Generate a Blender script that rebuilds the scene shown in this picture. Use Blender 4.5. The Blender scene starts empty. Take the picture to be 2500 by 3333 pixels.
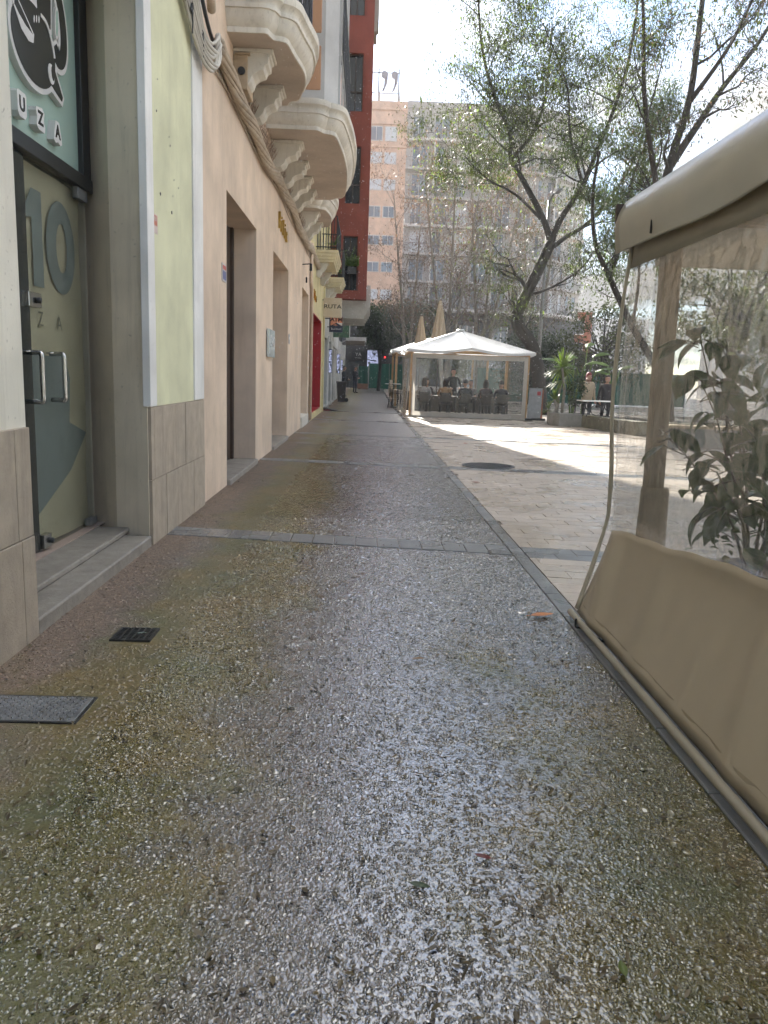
import bpy, bmesh, math, random
import numpy as np
from mathutils import Vector, Matrix, noise as mnoise

# ------------------------------------------------------------------ camera, sky, sun, exposure
SC = bpy.context.scene
COL = SC.collection
RAD = math.radians

def make_camera():
    p, r, yaw = RAD(10.0), RAD(2.0), RAD(-1.6)
    fwd = Vector((0, math.cos(p), -math.sin(p))); right = Vector((1, 0, 0)); up = right.cross(fwd)
    r2 = right * math.cos(r) + up * math.sin(r); u2 = -right * math.sin(r) + up * math.cos(r)
    Rz = Matrix.Rotation(yaw, 3, 'Z')
    r2, u2, fwd = Rz @ r2, Rz @ u2, Rz @ fwd
    cd = bpy.data.cameras.new('camera'); co = bpy.data.objects.new('camera', cd); COL.objects.link(co)
    M = Matrix((r2, u2, -fwd)).transposed().to_4x4(); M.translation = (0, 0, 1.4)
    co.matrix_world = M
    cd.sensor_fit = 'AUTO'; cd.sensor_width = 36.0; cd.lens = 27.0
    cd.clip_start = 0.05; cd.clip_end = 3000
    SC.camera = co
make_camera()

SUN_AZ, SUN_EL = RAD(9.0), RAD(30.0)       # sun is ahead, a little left of the street axis
SUN_DIR = Vector((-math.sin(SUN_AZ) * math.cos(SUN_EL), math.cos(SUN_AZ) * math.cos(SUN_EL), math.sin(SUN_EL)))

def make_world():
    w = bpy.data.worlds.new('World'); SC.world = w; w.use_nodes = True
    nt = w.node_tree; nt.nodes.clear(); N = nt.nodes.new; L = nt.links.new
    out = N('ShaderNodeOutputWorld'); bg = N('ShaderNodeBackground'); bg.inputs['Strength'].default_value = 0.055
    sky = N('ShaderNodeTexSky'); sky.sky_type = 'NISHITA'; sky.sun_disc = False
    sky.sun_elevation = SUN_EL; sky.sun_rotation = -SUN_AZ; sky.air_density = 0.9; sky.dust_density = 0.25; sky.ozone_density = 2.0
    tc = N('ShaderNodeTexCoord')
    sep = N('ShaderNodeSeparateXYZ'); L(tc.outputs['Generated'], sep.inputs[0])
    def math_(op, a, b=None, v=None):
        m = N('ShaderNodeMath'); m.operation = op
        if hasattr(a, 'is_output'): L(a, m.inputs[0])
        else: m.inputs[0].default_value = a
        if b is not None:
            if hasattr(b, 'is_output'): L(b, m.inputs[1])
            else: m.inputs[1].default_value = b
        return m.outputs[0]
    den = math_('ADD', math_('MAXIMUM', sep.outputs['Z'], 0.0), 0.22)
    u = math_('DIVIDE', sep.outputs['X'], den); v = math_('DIVIDE', sep.outputs['Y'], den)
    comb = N('ShaderNodeCombineXYZ'); L(u, comb.inputs[0]); L(v, comb.inputs[1])
    ns = N('ShaderNodeTexNoise'); ns.inputs['Scale'].default_value = 1.15; ns.inputs['Detail'].default_value = 4
    ns.inputs['Roughness'].default_value = 0.58; ns.noise_dimensions = '2D'
    mp = N('ShaderNodeMapping'); mp.inputs['Location'].default_value = (1.2, 6.1, 0.0); L(comb.outputs[0], mp.inputs[0]); L(mp.outputs[0], ns.inputs['Vector'])
    rp = N('ShaderNodeValToRGB'); rp.color_ramp.elements[0].position = 0.39; rp.color_ramp.elements[1].position = 0.56
    L(ns.outputs['Fac'], rp.inputs[0])
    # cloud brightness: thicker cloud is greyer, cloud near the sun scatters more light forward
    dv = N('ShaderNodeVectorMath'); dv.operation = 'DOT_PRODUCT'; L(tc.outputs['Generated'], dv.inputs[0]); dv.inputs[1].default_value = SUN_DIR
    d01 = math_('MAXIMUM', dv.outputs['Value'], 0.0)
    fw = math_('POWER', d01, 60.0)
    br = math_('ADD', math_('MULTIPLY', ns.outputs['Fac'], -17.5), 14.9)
    # overcast sky is brighter overhead; unseen zenith boosted further to lift shaded walls
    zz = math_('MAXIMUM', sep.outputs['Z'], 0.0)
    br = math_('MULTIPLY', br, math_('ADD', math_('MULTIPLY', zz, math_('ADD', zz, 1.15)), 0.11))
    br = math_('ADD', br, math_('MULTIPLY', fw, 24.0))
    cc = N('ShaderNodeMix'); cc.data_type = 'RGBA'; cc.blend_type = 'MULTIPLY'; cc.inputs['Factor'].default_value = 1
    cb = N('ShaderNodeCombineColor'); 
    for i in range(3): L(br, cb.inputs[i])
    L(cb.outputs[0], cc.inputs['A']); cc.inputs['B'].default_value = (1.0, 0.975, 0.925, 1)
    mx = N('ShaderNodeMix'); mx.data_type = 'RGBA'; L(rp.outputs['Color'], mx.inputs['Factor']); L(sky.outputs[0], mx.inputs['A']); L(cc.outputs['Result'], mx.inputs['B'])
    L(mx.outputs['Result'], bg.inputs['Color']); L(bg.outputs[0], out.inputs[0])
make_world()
SC.world.cycles.sampling_method = 'MANUAL'; SC.world.cycles.sample_map_resolution = 512

def make_sun():
    ld = bpy.data.lights.new('sun', 'SUN'); ld.energy = 4.0; ld.angle = RAD(0.6); ld.color = (1.0, 0.95, 0.87)
    lo = bpy.data.objects.new('sun', ld); COL.objects.link(lo)
    lo.rotation_mode = 'QUATERNION'; lo.rotation_quaternion = (-SUN_DIR).to_track_quat('-Z', 'Y'); lo.location = SUN_DIR * 60
make_sun()

VS = SC.view_settings
VS.view_transform = 'Standard'; VS.look = 'None'; VS.gamma = 1.0; VS.use_curve_mapping = False; VS.exposure = 2.7
SC.render.engine = 'CYCLES'
SC.cycles.use_denoising = True; SC.cycles.use_adaptive_sampling = True; SC.cycles.adaptive_threshold = 0.035; SC.cycles.adaptive_min_samples = 16
SC.cycles.max_bounces = 5; SC.cycles.transparent_max_bounces = 12
SC.cycles.diffuse_bounces = 3; SC.cycles.glossy_bounces = 2; SC.cycles.transmission_bounces = 3; SC.cycles.volume_bounces = 0
SC.cycles.caustics_reflective = False; SC.cycles.caustics_refractive = False
SC.cycles.sample_clamp_indirect = 6

random.seed(7); np.random.seed(7)
RG = random.Random(11)

def gz(y):
    """height of the ground: level near the camera, rising gently beyond"""
    return 0.0 if y < 36 else 0.012 * (y - 36)

# ------------------------------------------------------------------ materials
MATS = {}
def _new(name):
    m = bpy.data.materials.new(name); m.use_nodes = True
    nt = m.node_tree; nt.nodes.clear()
    return m, nt, nt.nodes.new, nt.links.new

def _bump(N, L, h, strength, dist, normal=None):
    b = N('ShaderNodeBump'); b.inputs['Strength'].default_value = strength; b.inputs['Distance'].default_value = dist
    L(h, b.inputs['Height'])
    if normal is not None: L(normal, b.inputs['Normal'])
    return b.outputs[0]

def mat(name, col, rough=0.6, var=0.12, scale=3.0, bump=0.0, bscale=60.0, metal=0.0, spec=0.5, stain=None, stain_amt=0.0,
        stain_scale=0.8, streak=False, bdist=0.004, coat=0.0):
    """generic procedural surface: colour variation + blotches or streaks + fine relief"""
    if name in MATS: return MATS[name]
    m, nt, N, L = _new(name)
    out = N('ShaderNodeOutputMaterial'); p = N('ShaderNodeBsdfPrincipled'); L(p.outputs[0], out.inputs[0])
    p.inputs['Roughness'].default_value = rough; p.inputs['Metallic'].default_value = metal
    p.inputs['Specular IOR Level'].default_value = spec; p.inputs['Coat Weight'].default_value = coat
    tc = N('ShaderNodeTexCoord')
    n1 = N('ShaderNodeTexNoise'); n1.inputs['Scale'].default_value = scale; n1.inputs['Detail'].default_value = 3; n1.inputs['Roughness'].default_value = 0.65
    L(tc.outputs['Object'], n1.inputs['Vector'])
    hsv = N('ShaderNodeHueSaturation'); hsv.inputs['Color'].default_value = (*col, 1)
    mr = N('ShaderNodeMapRange'); mr.inputs['From Min'].default_value = 0.25; mr.inputs['From Max'].default_value = 0.75
    mr.inputs['To Min'].default_value = 1 - var; mr.inputs['To Max'].default_value = 1 + var; L(n1.outputs['Fac'], mr.inputs['Value']); L(mr.outputs[0], hsv.inputs['Value'])
    c = hsv.outputs[0]
    if stain is not None:
        n2 = N('ShaderNodeTexNoise'); n2.inputs['Scale'].default_value = stain_scale; n2.inputs['Detail'].default_value = 4; n2.inputs['Roughness'].default_value = 0.7
        mp = N('ShaderNodeMapping'); L(tc.outputs['Object'], mp.inputs[0]); L(mp.outputs[0], n2.inputs['Vector'])
        if streak: mp.inputs['Scale'].default_value = (5, 5, 0.45)
        rp = N('ShaderNodeValToRGB'); rp.color_ramp.elements[0].position = 0.5; rp.color_ramp.elements[1].position = 0.78; L(n2.outputs['Fac'], rp.inputs[0])
        k = N('ShaderNodeMath'); k.operation = 'MULTIPLY'; k.inputs[1].default_value = stain_amt; L(rp.outputs[0], k.inputs[0])
        mx = N('ShaderNodeMix'); mx.data_type = 'RGBA'; L(k.outputs[0], mx.inputs['Factor']); L(c, mx.inputs['A']); mx.inputs['B'].default_value = (*stain, 1)
        c = mx.outputs['Result']
    L(c, p.inputs['Base Color'])
    if bump > 0:
        n3 = N('ShaderNodeTexNoise'); n3.inputs['Scale'].default_value = bscale; n3.inputs['Detail'].default_value = 2; L(tc.outputs['Object'], n3.inputs['Vector'])
        L(_bump(N, L, n3.outputs['Fac'], bump, bdist), p.inputs['Normal'])
    MATS[name] = m; return m

def plaster(name, col, stain, amt=0.35, rough=0.85):
    """painted render: faint vertical streaks, blotches, trowel waviness and grain"""
    if name in MATS: return MATS[name]
    m, nt, N, L = _new(name)
    out = N('ShaderNodeOutputMaterial'); p = N('ShaderNodeBsdfPrincipled'); L(p.outputs[0], out.inputs[0]); p.inputs['Roughness'].default_value = rough
    p.inputs['Specular IOR Level'].default_value = 0.25
    tc = N('ShaderNodeTexCoord')
    def noise(sc, det=6, mpv=None, ro=0.6):
        n = N('ShaderNodeTexNoise'); n.inputs['Scale'].default_value = sc; n.inputs['Detail'].default_value = det; n.inputs['Roughness'].default_value = ro
        if mpv:
            mp = N('ShaderNodeMapping'); mp.inputs['Scale'].default_value = mpv; L(tc.outputs['Object'], mp.inputs[0]); L(mp.outputs[0], n.inputs['Vector'])
        else: L(tc.outputs['Object'], n.inputs['Vector'])
        return n.outputs['Fac']
    def ramp(v, a, b):
        r = N('ShaderNodeMapRange'); r.clamp = True; r.inputs['From Min'].default_value = a; r.inputs['From Max'].default_value = b; L(v, r.inputs['Value']); return r.outputs[0]
    def mixc(f, a, b, k=1.0):
        q = N('ShaderNodeMath'); q.operation = 'MULTIPLY'; q.inputs[1].default_value = k; L(f, q.inputs[0])
        x = N('ShaderNodeMix'); x.data_type = 'RGBA'; L(q.outputs[0], x.inputs['Factor'])
        for s, v in (('A', a), ('B', b)):
            if isinstance(v, tuple): x.inputs[s].default_value = (*v, 1)
            else: L(v, x.inputs[s])
        return x.outputs['Result']
    light = tuple(min(1, c * 1.12) for c in col); dark = tuple(c * 0.82 for c in col); amt = min(.6, amt * 1.35)
    c = mixc(ramp(noise(1.3, 3), 0.3, 0.7), light, dark)
    c = mixc(ramp(noise(2.2, 4, (6, 6, 0.35), 0.7), 0.52, 0.8), c, stain, amt)          # rain streaks
    c = mixc(ramp(noise(3.5, 5, None, 0.75), 0.6, 0.78), c, stain, amt * 0.6)            # blotches
    c = mixc(ramp(noise(38, 1, None, 0.5), 0.71, 0.76), c, tuple(s * 0.55 for s in stain), 0.45)   # specks and nicks
    L(c, p.inputs['Base Color'])
    b1 = _bump(N, L, noise(2.5, 1), 0.25, 0.02); b2 = _bump(N, L, noise(140, 1), 0.35, 0.0015, b1)
    L(b2, p.inputs['Normal'])
    MATS[name] = m; return m

def canvas(name, col, trans=0.35, rough=0.55, weave=900, spec=0.35, var=0.08):
    """coated fabric that lets some light through"""
    if name in MATS: return MATS[name]
    m, nt, N, L = _new(name)
    out = N('ShaderNodeOutputMaterial'); p = N('ShaderNodeBsdfPrincipled'); t = N('ShaderNodeBsdfTranslucent'); mx = N('ShaderNodeMixShader')
    mx.inputs[0].default_value = trans; L(p.outputs[0], mx.inputs[1]); L(t.outputs[0], mx.inputs[2]); L(mx.outputs[0], out.inputs[0])
    p.inputs['Roughness'].default_value = rough; p.inputs['Specular IOR Level'].default_value = spec
    tc = N('ShaderNodeTexCoord'); n = N('ShaderNodeTexNoise'); n.inputs['Scale'].default_value = 2.5; n.inputs['Detail'].default_value = 3; L(tc.outputs['Object'], n.inputs['Vector'])
    hsv = N('ShaderNodeHueSaturation'); hsv.inputs['Color'].default_value = (*col, 1)
    mr = N('ShaderNodeMapRange'); mr.inputs['From Min'].default_value = 0.3; mr.inputs['From Max'].default_value = 0.7; mr.inputs['To Min'].default_value = 1 - var; mr.inputs['To Max'].default_value = 1 + var
    L(n.outputs['Fac'], mr.inputs['Value']); L(mr.outputs[0], hsv.inputs['Value']); L(hsv.outputs[0], p.inputs['Base Color']); L(hsv.outputs[0], t.inputs['Color'])
    n2 = N('ShaderNodeTexNoise'); n2.inputs['Scale'].default_value = weave; n2.inputs['Detail'].default_value = 0; L(tc.outputs['Object'], n2.inputs['Vector'])
    n3 = N('ShaderNodeTexNoise'); n3.inputs['Scale'].default_value = 6; n3.inputs['Detail'].default_value = 1; L(tc.outputs['Object'], n3.inputs['Vector'])
    b1 = _bump(N, L, n3.outputs['Fac'], 0.25, 0.02); L(_bump(N, L, n2.outputs['Fac'], 0.15, 0.0008, b1), p.inputs['Normal'])
    MATS[name] = m; return m

def film(name, tint=(0.9, 0.92, 0.92), haze=0.25, gloss=0.08, rough=0.12, scale=3.0):
    """clear PVC window sheet: mostly see-through, a little milky, wet and shiny"""
    if name in MATS: return MATS[name]
    m, nt, N, L = _new(name)
    out = N('ShaderNodeOutputMaterial'); t = N('ShaderNodeBsdfTransparent'); t.inputs[0].default_value = (*tint, 1)
    d = N('ShaderNodeBsdfDiffuse'); d.inputs[0].default_value = (0.62, 0.63, 0.62, 1); tl = N('ShaderNodeBsdfTranslucent'); tl.inputs[0].default_value = (0.75, 0.77, 0.76, 1)
    dm = N('ShaderNodeMixShader'); dm.inputs[0].default_value = 0.6; L(d.outputs[0], dm.inputs[1]); L(tl.outputs[0], dm.inputs[2])
    tc = N('ShaderNodeTexCoord'); n = N('ShaderNodeTexNoise'); n.inputs['Scale'].default_value = scale; n.inputs['Detail'].default_value = 3; n.inputs['Roughness'].default_value = 0.7
    mp = N('ShaderNodeMapping'); mp.inputs['Scale'].default_value = (1, 1, 0.45); L(tc.outputs['Object'], mp.inputs[0]); L(mp.outputs[0], n.inputs['Vector'])
    mr = N('ShaderNodeMapRange'); mr.inputs['From Min'].default_value = 0.3; mr.inputs['From Max'].default_value = 0.7; mr.inputs['To Min'].default_value = haze * 0.75; mr.inputs['To Max'].default_value = haze * 1.25; L(n.outputs['Fac'], mr.inputs['Value'])
    m1 = N('ShaderNodeMixShader'); L(mr.outputs[0], m1.inputs[0]); L(t.outputs[0], m1.inputs[1]); L(dm.outputs[0], m1.inputs[2])
    g = N('ShaderNodeBsdfGlossy'); g.inputs['Roughness'].default_value = rough
    fr = N('ShaderNodeFresnel'); fr.inputs[0].default_value = 1.4
    n2 = N('ShaderNodeTexNoise'); n2.inputs['Scale'].default_value = 9; n2.inputs['Detail'].default_value = 1; L(tc.outputs['Object'], n2.inputs['Vector'])
    b = _bump(N, L, n2.outputs['Fac'], 0.4, 0.02); L(b, g.inputs['Normal']); 
    fm = N('ShaderNodeMath'); fm.operation = 'MULTIPLY_ADD'; fm.inputs[1].default_value = 0.38; fm.inputs[2].default_value = gloss * 0.2; L(fr.outputs[0], fm.inputs[0])
    m2 = N('ShaderNodeMixShader'); L(fm.outputs[0], m2.inputs[0]); L(m1.outputs[0], m2.inputs[1]); L(g.outputs[0], m2.inputs[2]); L(m2.outputs[0], out.inputs[0])
    MATS[name] = m; return m

def glass(name, col=(0.05, 0.06, 0.07), alpha=0.35, rough=0.02, spec=0.8, fres=1.0):
    """window pane: dark reflective surface that lets part of the view through"""
    if name in MATS: return MATS[name]
    m, nt, N, L = _new(name)
    out = N('ShaderNodeOutputMaterial'); p = N('ShaderNodeBsdfPrincipled'); p.inputs['Base Color'].default_value = (*col, 1); p.inputs['Roughness'].default_value = rough
    p.inputs['Specular IOR Level'].default_value = spec
    t = N('ShaderNodeBsdfTransparent'); t.inputs[0].default_value = (0.9, 0.93, 0.92, 1); x = N('ShaderNodeMixShader')
    fr = N('ShaderNodeFresnel'); fr.inputs[0].default_value = 1.5
    a = N('ShaderNodeMath'); a.operation = 'MULTIPLY_ADD'; a.inputs[1].default_value = fres; a.inputs[2].default_value = 1 - alpha; a.use_clamp = True; L(fr.outputs[0], a.inputs[0])
    L(a.outputs[0], x.inputs[0]); L(t.outputs[0], x.inputs[1]); L(p.outputs[0], x.inputs[2]); L(x.outputs[0], out.inputs[0])
    tc = N('ShaderNodeTexCoord'); n = N('ShaderNodeTexNoise'); n.inputs['Scale'].default_value = 1.5; L(tc.outputs['Object'], n.inputs['Vector'])
    L(_bump(N, L, n.outputs['Fac'], 0.08, 0.02), p.inputs['Normal'])
    MATS[name] = m; return m

def leafmat(name, col, col2, trans=0.45, rough=0.35, scale=1.2, lit=(1.25, 1.6, 0.7), spec=0.4):
    if name in MATS: return MATS[name]
    m, nt, N, L = _new(name)
    out = N('ShaderNodeOutputMaterial'); p = N('ShaderNodeBsdfPrincipled'); t = N('ShaderNodeBsdfTranslucent'); mx = N('ShaderNodeMixShader'); mx.inputs[0].default_value = trans
    p.inputs['Roughness'].default_value = rough; p.inputs['Specular IOR Level'].default_value = spec
    tc = N('ShaderNodeTexCoord'); n = N('ShaderNodeTexNoise'); n.inputs['Scale'].default_value = scale; n.inputs['Detail'].default_value = 1; L(tc.outputs['Object'], n.inputs['Vector'])
    mr = N('ShaderNodeMapRange'); mr.inputs['From Min'].default_value = 0.35; mr.inputs['From Max'].default_value = 0.65; L(n.outputs['Fac'], mr.inputs['Value'])
    ge = N('ShaderNodeNewGeometry')
    av = N('ShaderNodeMath'); av.operation = 'MULTIPLY_ADD'; av.inputs[1].default_value = 0.5; L(ge.outputs['Random Per Island'], av.inputs[0])
    hf = N('ShaderNodeMath'); hf.operation = 'MULTIPLY'; hf.inputs[1].default_value = 0.5; L(mr.outputs[0], hf.inputs[0]); L(hf.outputs[0], av.inputs[2])
    c = N('ShaderNodeMix'); c.data_type = 'RGBA'; L(av.outputs[0], c.inputs['Factor']); c.inputs['A'].default_value = (*col, 1); c.inputs['B'].default_value = (*col2, 1)
    c2 = N('ShaderNodeMix'); c2.data_type = 'RGBA'; c2.blend_type = 'MULTIPLY'; c2.inputs['Factor'].default_value = 1; L(c.outputs['Result'], c2.inputs['A']); c2.inputs['B'].default_value = (*lit, 1)
    L(c.outputs['Result'], p.inputs['Base Color']); L(c2.outputs['Result'], t.inputs['Color'])
    L(p.outputs[0], mx.inputs[1]); L(t.outputs[0], mx.inputs[2]); L(mx.outputs[0], out.inputs[0])
    MATS[name] = m; return m

def emit(name, col, strength):
    if name in MATS: return MATS[name]
    m, nt, N, L = _new(name)
    out = N('ShaderNodeOutputMaterial'); e = N('ShaderNodeEmission'); e.inputs[0].default_value = (*col, 1); e.inputs[1].default_value = strength; L(e.outputs[0], out.inputs[0])
    m.cycles.emission_sampling = 'NONE'
    MATS[name] = m; return m

# ------------------------------------------------------------------ mesh helpers
class MB:
    def __init__(s): s.v = []; s.f = []; s.m = []
    def add(s, V, F, mi=0):
        b = len(s.v); s.v += [tuple(p) for p in V]; s.f += [tuple(i + b for i in f) for f in F]; s.m += [mi] * len(F); return s
    def box(s, x0, x1, y0, y1, z0, z1, mi=0):
        V = [(x0,y0,z0),(x1,y0,z0),(x1,y1,z0),(x0,y1,z0),(x0,y0,z1),(x1,y0,z1),(x1,y1,z1),(x0,y1,z1)]
        return s.add(V, [(0,3,2,1),(4,5,6,7),(0,1,5,4),(1,2,6,5),(2,3,7,6),(3,0,4,7)], mi)
    def tube(s, pts, r, n=6, cap=True, mi=0):
        pts = [Vector(p) for p in pts]; k = len(pts)
        rr = r if isinstance(r, (list, tuple)) else [r] * k
        V = []; nrm = None
        for i, p in enumerate(pts):
            t = (pts[min(i+1, k-1)] - pts[max(i-1, 0)])
            t = t.normalized() if t.length > 1e-9 else Vector((0,0,1))
            if nrm is None:
                a = Vector((0,0,1)) if abs(t.z) < 0.9 else Vector((1,0,0)); nrm = t.cross(a).normalized()
            else:
                nrm = (nrm - t * nrm.dot(t)); nrm = nrm.normalized() if nrm.length > 1e-6 else t.orthogonal().normalized()
            b = t.cross(nrm)
            for j in range(n):
                a = 2 * math.pi * j / n; V.append(p + (nrm * math.cos(a) + b * math.sin(a)) * rr[i])
        F = [(i*n+j, i*n+(j+1)%n, (i+1)*n+(j+1)%n, (i+1)*n+j) for i in range(k-1) for j in range(n)]
        if cap: F += [tuple(range(n-1, -1, -1)), tuple((k-1)*n + j for j in range(n))]
        return s.add(V, F, mi)
    def lathe(s, prof, c=(0,0,0), n=16, mi=0):
        V = [(c[0]+r*math.cos(2*math.pi*j/n), c[1]+r*math.sin(2*math.pi*j/n), c[2]+z) for r, z in prof for j in range(n)]
        k = len(prof); F = [(i*n+j, i*n+(j+1)%n, (i+1)*n+(j+1)%n, (i+1)*n+j) for i in range(k-1) for j in range(n)]
        F += [tuple(range(n-1,-1,-1)), tuple((k-1)*n+j for j in range(n))]
        return s.add(V, F, mi)
    def prism(s, poly, fn, a, b, mi=0):
        """extrude a 2D polygon; fn(u, v, w) -> xyz, w runs a..b"""
        n = len(poly); V = [fn(u, v, a) for u, v in poly] + [fn(u, v, b) for u, v in poly]
        F = [tuple(range(n-1,-1,-1)), tuple(range(n, 2*n))] + [(i, (i+1)%n, n+(i+1)%n, n+i) for i in range(n)]
        return s.add(V, F, mi)
    def grid(s, fn, nu, nv, mi=0):
        V = [fn(i/nu, j/nv) for j in range(nv+1) for i in range(nu+1)]
        F = [(j*(nu+1)+i, j*(nu+1)+i+1, (j+1)*(nu+1)+i+1, (j+1)*(nu+1)+i) for j in range(nv) for i in range(nu)]
        return s.add(V, F, mi)
    def sphere(s, c, r, nu=12, nv=8, sc=(1,1,1), mi=0):
        prof = [(r*math.sin(math.pi*i/nv), -r*math.cos(math.pi*i/nv)) for i in range(nv+1)]
        prof[0] = (1e-4, prof[0][1]); prof[-1] = (1e-4, prof[-1][1])
        V = [(c[0]+q*math.cos(2*math.pi*j/nu)*sc[0], c[1]+q*math.sin(2*math.pi*j/nu)*sc[1], c[2]+z*sc[2]) for q, z in prof for j in range(nu)]
        F = [(i*nu+j, i*nu+(j+1)%nu, (i+1)*nu+(j+1)%nu, (i+1)*nu+j) for i in range(nv) for j in range(nu)]
        return s.add(V, F, mi)
    def mesh(s, name, smooth=False):
        me = bpy.data.meshes.new(name); me.from_pydata(s.v, [], s.f); 
        if any(s.m): me.polygons.foreach_set('material_index', s.m)
        if smooth: me.polygons.foreach_set('use_smooth', [True]*len(me.polygons))
        me.update(); return me
    def build(s, name, m, parent=None, smooth=False, bevel=0.0, fixn=False, auto=None):
        me = s.mesh(name, smooth)
        if fixn:
            bm = bmesh.new(); bm.from_mesh(me); bmesh.ops.recalc_face_normals(bm, faces=bm.faces); bm.to_mesh(me); bm.free()
        o = bpy.data.objects.new(name, me)
        for mm in (m if isinstance(m, (list, tuple)) else [m]): me.materials.append(mm)
        COL.objects.link(o); attach(o, parent)
        if auto is not None and smooth: me.set_sharp_from_angle(angle=RAD(auto))
        if bevel > 0:
            b = o.modifiers.new('bevel', 'BEVEL'); b.width = bevel; b.segments = 2; b.limit_method = 'ANGLE'
        return o

def attach(o, parent):
    """parent without moving: meshes are written in world coordinates"""
    if parent is None: return
    o.parent = parent
    T = Matrix.Identity(4); q = parent
    chain = []
    while q is not None: chain.append(q); q = q.parent
    for q in reversed(chain): T = T @ (q.matrix_parent_inverse if q.parent else Matrix.Identity(4)) @ q.matrix_basis
    o.matrix_parent_inverse = T.inverted()

def tag(o, label=None, cat=None, group=None, kind=None):
    if label: o['label'] = label
    if cat: o['category'] = cat
    if group: o['group'] = group
    if kind: o['kind'] = kind
    return o

def thing(name, label, cat, loc=(0,0,0), group=None, kind=None):
    e = bpy.data.objects.new(name, None); e.empty_display_size = 0.2; e.location = loc; COL.objects.link(e)
    return tag(e, label, cat, group, kind)

def dup(root, loc, rotz=None, label=None, group=None, scale=None):
    def cp(o, par):
        c = o.copy(); COL.objects.link(c)
        if par is not None: c.parent = par
        for ch in list(o.children): cp(ch, c)
        return c
    r = cp(root, None); r.location = loc
    if rotz is not None: r.rotation_euler = (0, 0, rotz)
    if scale: r.scale = (scale, scale, scale)
    if label: r['label'] = label
    if group: r['group'] = group
    return r

def text(body, name, size, loc, face, m, parent=None, extrude=0.004, align='CENTER', xs=1.0, bold=0.0):
    """lettering as real geometry; face: 'x' (on a wall looking +x) or '-y' (towards the camera)"""
    cu = bpy.data.curves.new(name, 'FONT'); cu.body = body; cu.size = size; cu.extrude = extrude; cu.align_x = align; cu.align_y = 'CENTER'; cu.offset = bold
    o = bpy.data.objects.new(name, cu); COL.objects.link(o); cu.materials.append(m)
    o.location = loc; o.rotation_euler = (RAD(90), 0, RAD(90)) if face == 'x' else (RAD(90), 0, 0)
    o.scale = (xs, 1, 1)
    bpy.context.view_layer.update()
    me = bpy.data.meshes.new_from_object(o.evaluated_get(bpy.context.evaluated_depsgraph_get())); me.transform(Matrix.Translation(loc) @ o.rotation_euler.to_matrix().to_4x4() @ Matrix.Diagonal((xs, 1, 1, 1)))
    bpy.data.objects.remove(o); o = bpy.data.objects.new(name, me); COL.objects.link(o)
    if not me.materials: me.materials.append(m)
    attach(o, parent); return o

def voxwall(ys, zs, holes, x0, x1, mb=None):
    """wall slab facing +x between x0 (back) and x1 (front) with rectangular holes (y0,y1,z0,z1); only outer faces"""
    mb = mb or MB()
    ys = sorted(set(ys) | {h[0] for h in holes} | {h[1] for h in holes}); zs = sorted(set(zs) | {h[2] for h in holes} | {h[3] for h in holes})
    ny, nz = len(ys)-1, len(zs)-1
    def solid(i, j):
        if i < 0 or j < 0 or i >= ny or j >= nz: return False
        yc, zc = (ys[i]+ys[i+1])/2, (zs[j]+zs[j+1])/2
        return not any(h[0] < yc < h[1] and h[2] < zc < h[3] for h in holes)
    for i in range(ny):
        for j in range(nz):
            if not solid(i, j): continue
            a, b, c, d = ys[i], ys[i+1], zs[j], zs[j+1]
            mb.add([(x1,a,c),(x1,b,c),(x1,b,d),(x1,a,d)], [(0,1,2,3)])
            mb.add([(x0,a,c),(x0,b,c),(x0,b,d),(x0,a,d)], [(3,2,1,0)])
            if not solid(i-1, j): mb.add([(x0,a,c),(x1,a,c),(x1,a,d),(x0,a,d)], [(0,1,2,3)])
            if not solid(i+1, j): mb.add([(x0,b,c),(x1,b,c),(x1,b,d),(x0,b,d)], [(3,2,1,0)])
            if not solid(i, j-1): mb.add([(x0,a,c),(x1,a,c),(x1,b,c),(x0,b,c)], [(3,2,1,0)])
            if not solid(i, j+1): mb.add([(x0,a,d),(x1,a,d),(x1,b,d),(x0,b,d)], [(0,1,2,3)])
    return mb

def catmull(P, n=6):
    P = [Vector(p) for p in P]; out = []
    for i in range(len(P)-1):
        p0, p1, p2, p3 = P[max(i-1,0)], P[i], P[i+1], P[min(i+2, len(P)-1)]
        for k in range(n):
            t = k / n
            out.append(0.5*((2*p1) + (p2-p0)*t + (2*p0-5*p1+4*p2-p3)*t*t + (3*p1-p0-3*p2+p3)*t**3))
    out.append(P[-1]); return out

def pmesh(name, V, F, m, parent=None, smooth=False, attr=None):
    """big mesh from numpy arrays; F is (n, k)"""
    V = np.asarray(V, np.float32); F = np.asarray(F, np.int32); k = F.shape[1]
    me = bpy.data.meshes.new(name); me.vertices.add(len(V)); me.vertices.foreach_set('co', V.ravel())
    me.loops.add(F.size); me.loops.foreach_set('vertex_index', F.ravel()); me.polygons.add(len(F))
    me.polygons.foreach_set('loop_start', np.arange(0, F.size, k, dtype=np.int32))
    if smooth: me.polygons.foreach_set('use_smooth', np.ones(len(F), bool))
    if attr is not None:
        a = me.attributes.new('rnd', 'FLOAT', 'POINT'); a.data.foreach_set('value', np.asarray(attr, np.float32))
    me.update(); me.validate()
    o = bpy.data.objects.new(name, me); me.materials.append(m); COL.objects.link(o); attach(o, parent); return o
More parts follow.
